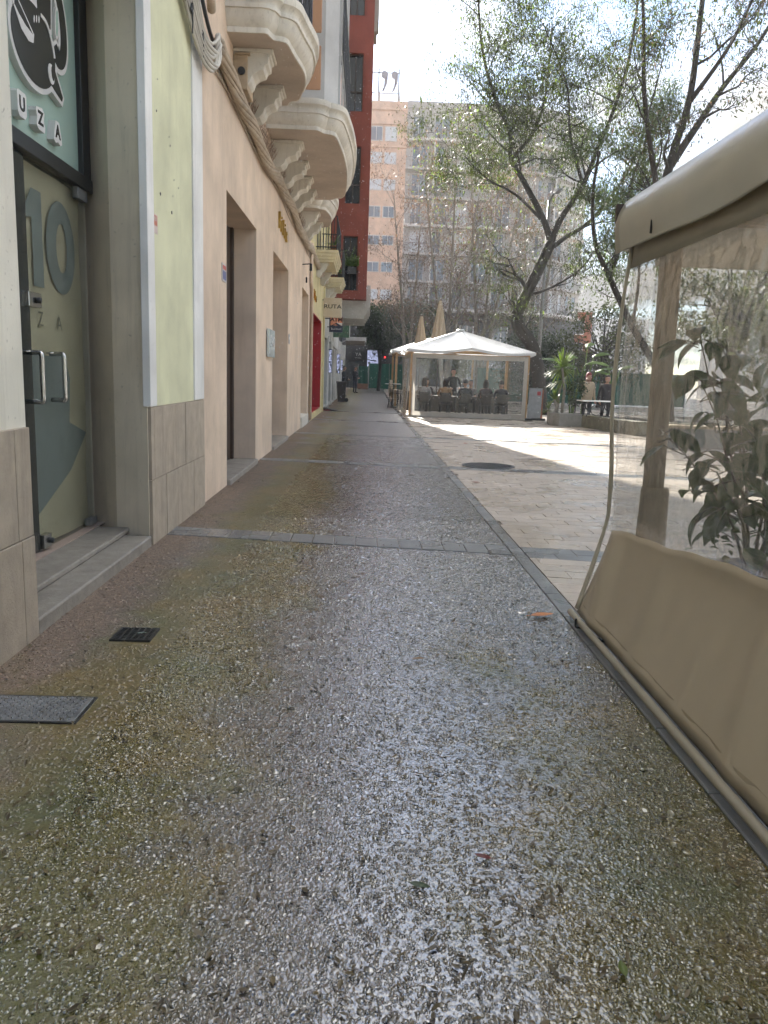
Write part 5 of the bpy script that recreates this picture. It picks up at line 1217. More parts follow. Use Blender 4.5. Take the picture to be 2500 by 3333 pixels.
# ------------------------------------------------------------------ trees
M_BARK = mat('dark furrowed bark', (0.030, 0.025, 0.020), .85, .35, 6, .9, 24, bdist=.02, stain=(.03, .026, .02), stain_amt=.7, stain_scale=4)
M_BARKP = mat('pale plane tree bark', (0.27, 0.245, 0.20), .8, .3, 4, .5, 20, stain=(.12, .10, .08), stain_amt=.7, stain_scale=3)
M_BARKT = mat('grey brown twig bark', (0.13, 0.105, 0.085), .85, .3, 6)
M_LF_OLIVE = leafmat('olive green leaves', (0.032, 0.042, 0.018), (0.085, 0.10, 0.032), .42, .5, .5, (1.2, 1.35, .7), .25)
M_LF_LIME = leafmat('fresh yellow green leaves', (0.12, 0.17, 0.03), (0.20, 0.24, 0.05), .55, .4, 1.0)
M_LF_DRY = leafmat('dry brown leaves', (0.12, 0.075, 0.05), (0.22, 0.15, 0.10), .35, .6, .8, (1.2, 1.1, .9))
M_LF_DARK = leafmat('dark evergreen leaves', (0.016, 0.030, 0.014), (0.045, 0.068, 0.028), .35, .35, .6)

def leaf_cloud(anchors, n, spread, size, rs, hang=.6, aspect=.34):
    """small leaf faces scattered round anchor points, drooping"""
    A = np.asarray(anchors, float); idx = rs.randint(0, len(A), n); P = A[idx] + rs.normal(0, spread, (n, 3)) * np.array([1, 1, .8])
    s = size * np.exp(rs.normal(0, .3, n)); a = rs.rand(n) * 6.283; el = -hang + rs.normal(0, .55, n)
    d = np.stack([np.cos(a) * np.cos(el), np.sin(a) * np.cos(el), np.sin(el)], 1)
    r = np.stack([-np.sin(a), np.cos(a), rs.normal(0, .6, n)], 1); r -= d * (r * d).sum(1)[:, None]; r /= np.linalg.norm(r, axis=1)[:, None]
    L_ = d * s[:, None]; W_ = r * (s * aspect)[:, None] * .5
    V = np.stack([P, P + L_ * .45 + W_, P + L_, P + L_ * .45 - W_], 1).reshape(-1, 3)
    return V, np.arange(n * 4).reshape(-1, 4)

def build_tree(name, label, base, limbs, seed, barkm, depth=3, kids=(7, 6, 5), lens=(2.4, 1.2, .6), up=.25, jitter=.35, leafsets=(), start=.35, group=None, twigr=.008, balls=0, kid_r=.45, flat=1.0, keep=None):
    rs = random.Random(seed); ns = np.random.RandomState(seed); t = thing(name, label, 'tree', base, group)
    tr = MB(); tw = MB(); anchors = []; tips = []
    def branch(p, d, ln, r, lv):
        n = 5 if lv <= 1 else 4; pts = [p]; q = p.copy(); dd = d.normalized()
        for k in range(n):
            dd = (dd + Vector((rs.gauss(0, jitter), rs.gauss(0, jitter), rs.gauss(0, jitter) + up * .35)) * .55).normalized(); q = q + dd * ln / n; pts.append(q.copy())
        if keep and not keep(pts[-1]): return
        rr = [max(twigr * .5, r * (1 - .75 * k / n)) for k in range(n + 1)]
        (tr if lv == 0 else tw).tube(pts, rr, (6, 4, 3, 3)[min(lv, 3)], False)
        if lv >= depth - 1:
            anchors.extend(tuple(x) for x in pts[1:]); tips.append(tuple(pts[-1])); return
        for k in range(kids[min(lv + 1, len(kids) - 1)]):
            f = rs.uniform(.3, 1); i = min(n - 1, int(f * n)); pp = pts[i].lerp(pts[i + 1], f * n - i)
            a = rs.uniform(0, 6.283); side = Vector((math.cos(a), math.sin(a) * flat, rs.uniform(-.35, .8)))
            branch(pp, (dd * .55 + side).normalized(), lens[min(lv + 1, len(lens) - 1)] * rs.uniform(.6, 1.25), max(twigr, rr[i] * .55), lv + 1)
    for pts, r0, r1, sp in limbs:
        C = catmull(pts, 5); m_ = len(C) - 1; rr = [r0 + (r1 - r0) * (k / m_) ** .8 for k in range(m_ + 1)]
        rr = [r * (1 + .06 * mnoise.noise(Vector((k * .7, seed, 0)))) for k, r in enumerate(rr)]
        tr.tube(C, rr, 12, True)
        for k in range(int(kids[0] * sp)):
            f = start + (1 - start) * (k + rs.random()) / max(1, kids[0] * sp); f = min(f, .999); i = min(m_ - 1, int(f * m_)); pp = C[i].lerp(C[i+1], f * m_ - i); dd = (C[i+1] - C[i]).normalized()
            a = rs.uniform(0, 6.283); side = Vector((math.cos(a), math.sin(a) * flat, rs.uniform(-.2, .7)))
            branch(pp, (dd * .5 + side).normalized(), lens[0] * rs.uniform(.6, 1.3), max(twigr * 2, rr[i] * kid_r), 0)
        if sp > 0: anchors.append(tuple(C[-1]))
    tr.build('trunk', barkm, t, True); tag(tw.build('twigs', M_BARKT if barkm is not M_BARK else barkm, t), kind='stuff')
    for k, (m_, n, spread, size, hang) in enumerate(leafsets):
        A = anchors
        V, F = leaf_cloud(A, n, spread, size, ns, hang); pmesh('crown' if k == 0 else 'crown_patch', V, F, m_, t)
    if balls:
        b = MB()
        for i in range(balls):
            p = Vector(rs.choice(tips)); q = p - Vector((rs.uniform(-.05, .05), 0, rs.uniform(.1, .25))); b.tube([p, q], .003, 3, False); b.sphere(q, .026, 6, 4)
        tag(b.build('seed_balls', mat('brown seed balls', (.08, .055, .035), .9), t), kind='stuff')
    return t, anchors

Z0 = lambda *p: p
# main tree behind the guest tent: sinuous dark trunk, olive foliage
y1 = 33.5; k1 = y1 / 31
def T1(x, z, dy=0): return (x * k1, y1 + dy, (z - 1.4) * k1 + 1.4)
L1 = [([T1(7.0, 0.0), T1(6.85, 1.6), T1(6.5, 2.8), T1(5.82, 3.75), T1(6.15, 4.75), T1(6.62, 5.85), T1(6.98, 6.75)], .33, .21, .25),
      ([T1(6.98, 6.75), T1(6.62, 7.73, .3), T1(5.81, 9.15, .6), T1(5.35, 9.9, .8), T1(5.25, 10.9, .9), T1(4.6, 12.2, 1.0), T1(4.0, 13.8, .8), T1(3.7, 15.5, .4)], .15, .04, 1.4),
      ([T1(6.98, 6.75), T1(7.25, 7.6, -.3), T1(7.86, 8.7, -.8), T1(8.2, 9.9, -1.2), T1(8.6, 11.1, -1.4), T1(9.0, 13, -1.6), T1(9.1, 15.5, -1.8)], .15, .04, 1.3),
      ([T1(6.85, 6.4), T1(7.6, 7.0, .4), T1(8.6, 7.7, .8), T1(9.6, 8.9, 1.2), T1(10.4, 10.3, 1.5), T1(11.0, 12.3, 1.6)], .12, .03, 1.2),
      ([T1(6.62, 7.6, .3), T1(5.4, 8.3, -.6), T1(4.2, 8.7, -1.2), T1(3.3, 9.4, -1.4)], .07, .02, .8),
      ([T1(5.35, 9.9, .8), T1(6.2, 11.0, 1.2), T1(6.7, 12.6, 1.6), T1(6.8, 15, 1.8)], .10, .03, 1.1),
      ([T1(7.86, 8.7, -.8), T1(7.2, 10.4, -1.0), T1(6.9, 12, -1.2), T1(5.9, 14, -1.2)], .08, .02, 1.0),
      ([T1(6.2, 4.7), T1(7.0, 5.0, -.6), T1(7.9, 5.6, -1.0), T1(8.4, 6.3, -1.2)], .07, .02, .5)]
build_tree('shade_tree', 'big tree with a sinuous dark trunk and olive foliage behind the guest tent', T1(7.0, 0), L1, 21, M_BARK, 3, (11, 7, 5), (2.5, 1.35, .75), .15, .42,
           [(M_LF_OLIVE, 70000, .24, .10, .95), (M_LF_LIME, 4500, .2, .10, .8)], .3, twigr=.009)
# plane tree at the right: straight dark stem, nearly bare, with seed balls
y2 = 23.5; k2 = y2 / 22
def T2(x, z, dy=0): return (x * k2, y2 + dy, (z - 1.4) * k2 + 1.4)
L2 = [([T2(8.70, 0), T2(8.45, 2.0), T2(8.2, 4.5), T2(7.95, 6.4), T2(8.1, 7.6), T2(8.42, 9.1), T2(8.5, 11.4), T2(8.6, 14)], .24, .05, 1.0),
      ([T2(8.12, 5.2), T2(7.75, 6.3, -.3), T2(7.35, 7.3, -.6), T2(6.9, 8.8, -.9), T2(6.7, 10.4, -1), T2(6.3, 12.5, -1.2)], .12, .03, 1.2),
      ([T2(8.05, 7.3), T2(8.8, 8.4, .4), T2(9.6, 9.6, .8), T2(10.6, 10.9, 1.1), T2(11.4, 12.4, 1.3)], .13, .035, 1.2),
      ([T2(8.40, 8.9), T2(9.2, 10.3, -.6), T2(9.8, 12.2, -1)], .08, .025, 1.0),
      ([T2(8.2, 4.4), T2(9.2, 5.8, .6), T2(10.6, 7.2, 1), T2(12, 8.6, 1.2)], .14, .04, 1.0)]
build_tree('plane_tree', 'nearly bare plane tree with round seed balls rising over the near tent roof', T2(8.7, 0), L2, 33, M_BARK, 3, (8, 6, 5), (1.7, .95, .5), .15, .4,
           [(M_LF_OLIVE, 9500, .22, .10, .7), (M_LF_DRY, 1200, .2, .1, .7)], .3, balls=160, twigr=.006)
# leaning tree between the two
y3 = 27.0
def T3(x, z, dy=0): return (x * 27 / 26, y3 + dy, z)
L3 = [([T3(10.3, 0), T3(9.8, 1.8), T3(8.75, 3.4), T3(7.85, 5.0), T3(7.3, 6.1), T3(7.1, 7.6), T3(7.2, 9)], .17, .04, 1.0),
      ([T3(7.85, 5.0), T3(8.3, 6.4, .4), T3(8.5, 8.2, .6), T3(9.0, 10, .6)], .09, .03, 1.2),
      ([T3(8.75, 3.4), T3(8.7, 4.6, -.4), T3(8.6, 5.8, -.6), T3(8.5, 7.4, -.8)], .07, .02, 1.0)]
build_tree('leaning_tree', 'slim leaning tree with grey green foliage beside the near tent roof', T3(10.3, 0), L3, 44, M_BARK, 3, (7, 6, 5), (1.35, .75, .45), .25, .4,
           [(leafmat('grey green leaves', (.04, .055, .03), (.10, .12, .06), .45, .45, .7), 17000, .17, .10, .7)], .35, twigr=.006)
# pale multi-stemmed plane trees farther off, mostly bare with a few dry leaves
def pale_tree(label, x, y, stems, seed, lvs, gap=None):
    z = gz(y); L_ = []
    for dx, h, lean in stems:
        L_.append(([(x + dx * .2, y, z), (x + dx * .45, y + .1, z + h * .18), (x + dx * .7 + lean * .2, y, z + h * .42), (x + dx + lean * .6, y - .2, z + h * .7), (x + dx * 1.2 + lean, y, z + h)], .17, .035, 1.0))
    build_tree('bare_plane_tree', label, (x, y, z), L_, seed, M_BARKP, 3, (11, 7, 5), (2.6, 1.35, .75), .35, .33, lvs, .28, 'bare plane trees before the apartment block', .008)
pale_tree('pale multi stemmed bare tree left of the others, behind the closed parasols', 4.7, 47, [(-.6, 13, -1.0), (.2, 15, -.2), (.6, 12, .8)], 51, [(M_LF_DRY, 6500, .25, .12, 1.0), (M_LF_LIME, 1100, .18, .13, .8)])
pale_tree('pale multi stemmed bare tree directly behind the guest tent roof', 7.0, 48.5, [(-.5, 14, -.6), (.15, 12, .3), (.8, 13, 1.0)], 52, [(M_LF_DRY, 5500, .25, .12, 1.0), (M_LF_LIME, 500, .18, .13, .8)])
pale_tree('pale bare tree nearest the red building', 2.6, 52, [(-.3, 13, -.9), (.3, 11, .2)], 53, [(M_LF_DRY, 4500, .28, .13, 1.0)])
pale_tree('pale bare tree behind the sinuous trunk', 10.5, 50, [(-.5, 13, -.6), (.4, 12, .6)], 54, [(M_LF_DRY, 4000, .28, .13, 1.0), (M_LF_OLIVE, 2500, .25, .13, .7)])
# dark evergreens at the end of the street
def evergreen(label, x, y, zc, rx, ry, rz, n, seed, m=M_LF_DARK, trunk=.14):
    rs = np.random.RandomState(seed); z = gz(y); t = thing('evergreen_tree', label, 'tree', (x, y, z), 'dark evergreen trees at the end of the street'); mb = MB(); rr = random.Random(seed); A = []
    mb.tube([(x, y, z), (x + .1, y, z + zc * .4), (x, y, z + zc)], [trunk, trunk * .8, trunk * .5], 8)
    for i in range(46):
        u = Vector((rr.gauss(0, 1), rr.gauss(0, 1), rr.gauss(0, 1))).normalized() * rr.uniform(.45, 1.0) ** .5
        e = Vector((x + u.x * rx, y + u.y * ry, z + zc + u.z * rz)); A.append(tuple(e)); mb.tube([(x, y, z + zc * rr.uniform(.4, .9)), ((x + e.x) / 2, (y + e.y) / 2, e.z * .5 + (z + zc) * .5 - .2), e], [.05, .03, .012], 4, False)
    mb.build('trunk', M_BARK, t); V, F = leaf_cloud(A, n, .42, .15, rs, .5, .5); pmesh('crown', V, F, m, t)
evergreen('dark evergreen tree leaning over the street behind the second tent', .9, 60, 5.0, 1.9, 2, 1.5, 14000, 61)
evergreen('dark evergreen tree right of the one over the street', 3.6, 62, 4.6, 2.0, 2, 2.2, 14000, 62)
evergreen('olive evergreen bush low behind the closed parasols', 5.8, 58, 2.8, 1.8, 1.8, 1.6, 9000, 63, M_LF_OLIVE)
evergreen('dark evergreen bush behind the guest tent, below the sinuous trunk', 9.3, 44, 2.4, 1.8, 1.6, 1.6, 9000, 64)

evergreen('broad dark tree across the plaza seen through the tent window', 15.5, 33, 5.2, 3.2, 3, 3.0, 16000, 65, M_LF_OLIVE, .3)
evergreen('second broad dark tree across the plaza farther right through the window', 22, 36, 5.6, 3.8, 3, 3.4, 16000, 66, M_LF_DARK, .3)
evergreen('tall dark tree at the far right across the plaza', 29, 40, 6.5, 4.5, 3, 4.2, 16000, 67, M_LF_OLIVE, .35)
evergreen('dark tree between the leaning tree and the green fence', 13.0, 43, 3.6, 2.4, 2, 2.2, 9000, 68, M_LF_OLIVE, .2)
# ------------------------------------------------------------------ apartment block and other far buildings
def apartment():
    yb = 82.0; k = yb / 80; zg = .55
    t = thing('apartment_block', 'tall apartment block with a peach end and a long grey curved front', 'building', (8, yb, zg))
    M_AP = plaster('pale peach far render', (.62, .46, .36), (.50, .38, .30), .2); M_AG = plaster('grey far render', (.42, .41, .40), (.33, .32, .31), .25); M_AL = plaster('pale slab edge', (.58, .57, .56), (.4, .39, .38), .2)
    M_WIN = mat('blue reflecting window', (.16, .185, .215), .12, .25, .6, spec=.8); M_SHUT = mat('pale roller shutter', (.52, .56, .60), .5, .1, 3); M_DARK = mat('charcoal cladding', (.035, .037, .04), .5, .2, 3)
    def S(name, m, x0, x1, y0, y1, z0, z1, par=t): return slab(par, name, m, x0, x1, y0, y1, z0, z1)
    zs = lambda z: (z - 1.4) * k + 1.4
    # peach end
    S('peach_body', M_AP, -9, 3.25, yb, yb + 14, zs(7.9), zs(27.45)); S('parapet', M_AP, -9.05, 3.3, yb - .1, yb - .005, zs(26.8), zs(27.6)); S('string_course', M_AP, -9, 3.3, yb - .12, yb - .01, zs(25.5), zs(25.7)); S('string_course', M_AP, -9, 3.3, yb - .12, yb - .01, zs(23.4), zs(23.7))
    cols = ((-2.9, -1.9), (-.35, .78), (1.15, 2.2))
    rows = ((24.05, 25.25, 0), (21.95, 22.9, 1), (19.5, 20.4, 1), (16.95, 17.9, 0), (14.35, 15.15, 0), (11.75, 12.6, 0), (9.08, 9.95, 1))
    for z0, z1, sh in rows:
        for a, b in cols:
            w = S('window', M_AL, a - .08, b + .08, yb - .05, yb - .004, zs(z0) - .08, zs(z1) + .08)
            S('pane', M_SHUT if sh or RG.random() < .2 else M_WIN, a, b, yb - .07, yb - .052, zs(z0), zs(z1), w)
            if not sh: S('mullion', M_AL, (a + b) / 2 - .03, (a + b) / 2 + .03, yb - .09, yb - .072, zs(z0), zs(z1), w)
    # grey front: curved to the right end
    def yfront(x): return yb + (0 if x < 15 else .085 * (x - 15) ** 2)
    XS = [3.255 + i * (23.2 - 3.255) / 26 for i in range(27)]
    P = [(x, yfront(x)) for x in XS] + [(23.9, yb + 9), (23.9, yb + 14), (3.255, yb + 14)]
    MB().prism(P, fz, zs(8.0), zs(27.1)).build('grey_body', M_AG, t, fixn=True); MB().prism([(x, y - .12) for x, y in P[:27]] + P[27:], fz, zs(27.1), zs(27.7)).build('parapet', M_AG, t, fixn=True)
    MB().prism([(x, y + .35) for x, y in P[:27]] + P[27:], fz, 0, zs(8.0) - .01).build('ground_floors', M_DARK, t, fixn=True); S('dark_base', M_DARK, -9, 3.25, yb + .4, yb + 14, 0, zs(7.9) - .01)
    for f in range(7):
        z = zs(8.1 + 2.65 * f)
        sl = MB().prism([(x, yfront(x) - .85) for x in XS] + [(x, yfront(x) - .005) for x in XS[::-1]], fz, z, z + .24); bal = sl.build('balcony_slab', M_AG if f % 3 else M_AL, t, fixn=True)
        r = MB()
        for i in range(26):
            a, b = XS[i], XS[i+1]
            for q in range(5):
                x = a + (b - a) * q / 5; r.box(x - .012, x + .012, yfront(x) - .82, yfront(x) - .80, z + .24, z + 1.15)
            r.add([(a, yfront(a) - .83, z + 1.12), (b, yfront(b) - .83, z + 1.12), (b, yfront(b) - .83, z + 1.18), (a, yfront(a) - .83, z + 1.18)], [(0, 1, 2, 3)])
        tag(r.build('railing', M_IRON2, bal), kind='stuff')
        for i in range(9):
            x0 = 3.9 + i * 2.15; x1 = x0 + (1.5 if (i + f) % 3 else 1.0)
            if x1 > 22.6: break
            wv = MB(); V = [(x, yfront(x) - .03, zz) for zz in (z + .35, z + 2.35) for x in (x0, x1)]; wv.add(V, [(0, 1, 3, 2)]); w = wv.build('window', RG.choice((M_WIN, M_WIN, M_WIN, M_SHUT, M_GLASSD, M_CURT)), t)
            fr = MB()
            for xx in (x0 - .05, (x0 + x1) / 2 - .03, x1 - .01): fr.box(xx, xx + .06, yfront(xx) - .1, yfront(xx) - .04, z + .3, z + 2.4)
            fr.box(x0 - .05, x1 + .05, yfront(x0) - .1 if x0 < 14 else yfront(x1) - .1, (yfront(x0) if x0 < 14 else yfront(x1)) - .04, z + 2.4, z + 2.48); fr.build('frame', M_AL, w)
        if f < 6:
            for i in range(3):
                x = 6.0 + i * 6.3; S('divider', M_AL, x, x + .15, yfront(x) - .8, yfront(x) - .01, z + .245, z + 2.64)
    # tall shop windows in the dark base
    for x0, x1, z0, z1 in ((9.5, 11.0, 4.6, 6.9), (13.0, 14.6, 4.6, 6.9), (15.6, 20.3, 3.2, 6.6), (10.5, 14.8, .6, 3.6)):
        w = S('shop_window', M_WIN if x0 < 15 else M_GLASSD, x0, x1, yfront(x1) + .2, yfront(x1) + .33, z0, z1)
        for xx in (x0, (x0 + x1) / 2, x1 - .12): S('post', M_AL, xx, xx + .12, yfront(x1) + .1, yfront(x1) + .195, z0, z1, w)
    S('fascia', mat('grey fascia', (.20, .20, .21), .5), 8.5, 22, yfront(21) - .1, yfront(21) + .2, 2.7, 3.15)
    return t
apartment()
def roof_sign():
    t = thing('rooftop_sign', 'rooftop frame sign with two large comma shaped characters', 'sign', (.1, 83, 28)); r = MB()
    for z in (29.3, 31.2): r.tube([(-1.2, 83, z), (2.4, 83, z)], .06, 5)
    for x in (-.9, .3, 2.3): r.tube([(x, 83, 27.0), (x, 83, 31.6)], .07, 5); r.tube([(x, 83, 30), (x + .4, 85, 27.0)], .08, 5)
    r.build('frame', M_IRON2, t)
    for x in (.75, 1.75):
        P = ell(x + .12, 31.0, .34, .36, n=18); MB().prism(P, lambda u, v, w: (u, w, v), 82.9, 83.05).build('character', mat('grey sign letter', (.22, .21, .24), .5), t, fixn=True)
        MB().prism([(x + .46, 31.0), (x + .42, 30.3), (x + .1, 29.5), (x - .12, 29.45), (x + .1, 30.1), (x + .1, 30.8)], lambda u, v, w: (u, w, v), 82.91, 83.04).build('character_tail', mat('grey sign letter', (.22, .21, .24), .5), t, fixn=True)
roof_sign()
ob = thing('orange_building', 'orange and white building sliver at the right end of the apartment block', 'building', (24.5, 92, .6))
M_OR = plaster('orange far render', (.34, .13, .075), (.26, .11, .065), .2); slab(ob, 'body', M_OR, 23.6, 26.2, 92, 100, 0, 9.6); slab(ob, 'roof_edge', M_WHITE, 23.5, 26.3, 91.9, 92, 9.6, 9.9)
for z in (1.5, 4.4, 7.0):
    w = slab(ob, 'window', M_WHITE, 24.1, 25.3, 91.93, 91.99, z, z + 1.7); slab(w, 'pane', M_GLASSD, 24.2, 25.2, 91.9, 91.925, z + .1, z + 1.6)
dc = thing('distant_block', 'pale distant tower far beyond the plaza at the right', 'building', (60, 190, .7)); slab(dc, 'body', plaster('pale distant render', (.5, .5, .5), (.4, .4, .4), .2), 52, 68, 190, 200, 0, 17)
for i in range(5):
    for j in range(5): slab(dc, 'window', M_GLASSD, 53.2 + i * 3, 55 + i * 3, 189.93, 189.99, 2 + j * 3, 3.6 + j * 3)
dr = thing('street_end_building', 'dark low shopfront closing the end of the street under a black sign', 'building', (-3, 66, .35))
slab(dr, 'body', mat('charcoal shopfront', (.045, .045, .047), .6, .25, 2), -12, 2.5, 66.5, 72, 0, 5.2); sg = slab(dr, 'sign_board', M_BLACK, -1.35, -.2, 66.35, 66.49, 2.75, 3.4); text('YA', 'sign_text', .42, (-.78, 66.34, 3.16), '-y', M_LW, sg, .01); text('IMTEA', 'sign_text', .14, (-.78, 66.34, 2.86), '-y', M_LW, sg, .01, xs=1.4)
g_ = slab(dr, 'shop_window', M_GLASSD, -1.6, -.25, 66.42, 66.49, .5, 2.6)
led('led_shutter', 'large bluish white lit led display at the end of the street', -.02, .98, 66.2, 66.3, 2.1, 3.55, 18, 3, 9)
tl = thing('traffic_light', 'traffic light showing red beside the tent at the end of the street', 'traffic light', (1.42, 64, .34)); MB().tube([(1.42, 64, .34), (1.42, 64, 2.9)], .05, 8).build('pole', M_IRON, tl); slab(tl, 'housing', M_IRON, 1.3, 1.54, 63.9, 64.1, 2.35, 3.1)
MB().tube([(1.42, 63.9, 2.95), (1.42, 63.87, 2.95)], .085, 12).build('red_lamp', emit('red lamp', (1, .05, .05), .4), tl)
# green screen fences
def screen(label, pts, h, seed):
    t = thing('screen_fence', label, 'fence', (*pts[0], gz(pts[0][1])), 'green screen fences'); m = canvas('dark green screen netting', (.022, .115, .085), .3, .7, 300); n = len(pts) - 1
    for i in range(n):
        (xa, ya), (xb, yb) = pts[i], pts[i+1]; mb = MB(); mb.grid(lambda u, v: (xa + (xb - xa) * u, ya + (yb - ya) * u + .04 * math.sin(u * 14 + v * 3), gz(ya) + .08 + v * h), 14, 4); mb.build('netting', m, t, True)
    for x, y in pts: MB().tube([(x, y - .03, gz(y)), (x, y - .03, gz(y) + h + .12)], .03, 6).build('post', M_IRON2, t)
screen('green screen fence across the end of the street left of the guest tent', [(.15, 64.5), (1.0, 63.8), (1.8, 63.2), (3.2, 62.5)], 2.0, 1)
screen('small green screen beside the standing man at the end of the street', [(-.75, 65.2), (.1, 65.0)], 1.75, 2)
screen('long green screen fence behind the planter plants', [(6.5, 46), (8.2, 46), (10, 46), (11.8, 46), (13.6, 46), (15.4, 46), (17.2, 46), (19, 46)], 1.9, 3)
bx = thing('plastic_barrier', 'brown plastic barrier lying low before the small green screen', 'barrier', (-.4, 63, .33)); slab(bx, 'panel', mat('faded barrier', (.30, .15, .10), .6, .2, 4), -.75, .1, 63.0, 63.1, .33, .78); slab(bx, 'foot', M_IRON, -.7, -.5, 62.8, 63.3, .32, .37)
# street pole
lp2 = thing('street_pole', 'slim grey street pole standing behind the guest tent', 'pole', (7.5, 34, 0)); MB().tube([(7.5, 34.2, 0), (7.5, 34.2, 9)], [.09, .06], 10).build('shaft', M_IRON2, lp2, True); MB().lathe([(.14, 0), (.14, .3), (.1, .4)], (7.5, 34.2, 0), 12).build('base', M_IRON2, lp2); MB().tube([(7.5, 34.2, 8.9), (7.5, 33.4, 9.1), (7.5, 32.9, 9.05)], .04, 6).build('arm', M_IRON2, lp2); MB().box(7.4, 7.6, 32.4, 33, 8.98, 9.08).build('lamp_head', M_IRON2, lp2)

# ------------------------------------------------------------------ closed parasols
def parasol(label, x, y, h, seed):
    z = gz(y); t = thing('closed_parasol', label, 'parasol', (x, y, z), 'closed parasols behind the guest tent'); MB().tube([(x, y, z), (x, y, z + h)], .03, 8).build('pole', M_BROWN, t); rs = random.Random(seed)
    mb = MB(); n = 20
    def fn(u, v):
        a = u * 2 * math.pi; r = (.05 + .27 * (1 - v) ** .9) * (1 + .16 * math.sin(a * 8 + seed)) ; return (x + r * math.cos(a), y + r * math.sin(a), z + h - 1.75 + v * 1.75)
    mb.grid(fn, 48, 14); mb.build('furled_canopy', canvas('sand parasol cloth', (.46, .38, .28), .25, .7), t, True); MB().sphere((x, y, z + h + .03), .05, 8, 6).build('finial', M_BROWN, t)
    MB().box(x - .3, x + .3, y - .3, y + .3, z, z + .08).build('base_slab', M_IRON, t)
parasol('sand coloured closed parasol, the taller and nearer of two', 3.12, 34.6, 4.75, 1); parasol('sand coloured closed parasol, the shorter one at the left', 2.35, 35.2, 4.1, 2)

rb_ = thing('grey_terrace_block', 'long grey building closing the plaza at the far right, seen through the tent window', 'building', (40, 60, .3)); slab(rb_, 'body', plaster('grey distant render', (.32, .32, .33), (.25, .25, .26), .2), 30, 60, 58, 70, 0, 13); slab(rb_, 'cornice', M_SHOPW, 29.8, 60.2, 57.7, 57.99, 12.6, 13.2)
for i in range(9):
    for j in range(4):
        w = slab(rb_, 'window', M_WHITE, 31 + i * 3.2, 32.4 + i * 3.2, 57.93, 57.99, 1.2 + j * 3, 2.9 + j * 3); slab(w, 'pane', M_GLASSD, 31.1 + i * 3.2, 32.3 + i * 3.2, 57.9, 57.925, 1.3 + j * 3, 2.8 + j * 3)
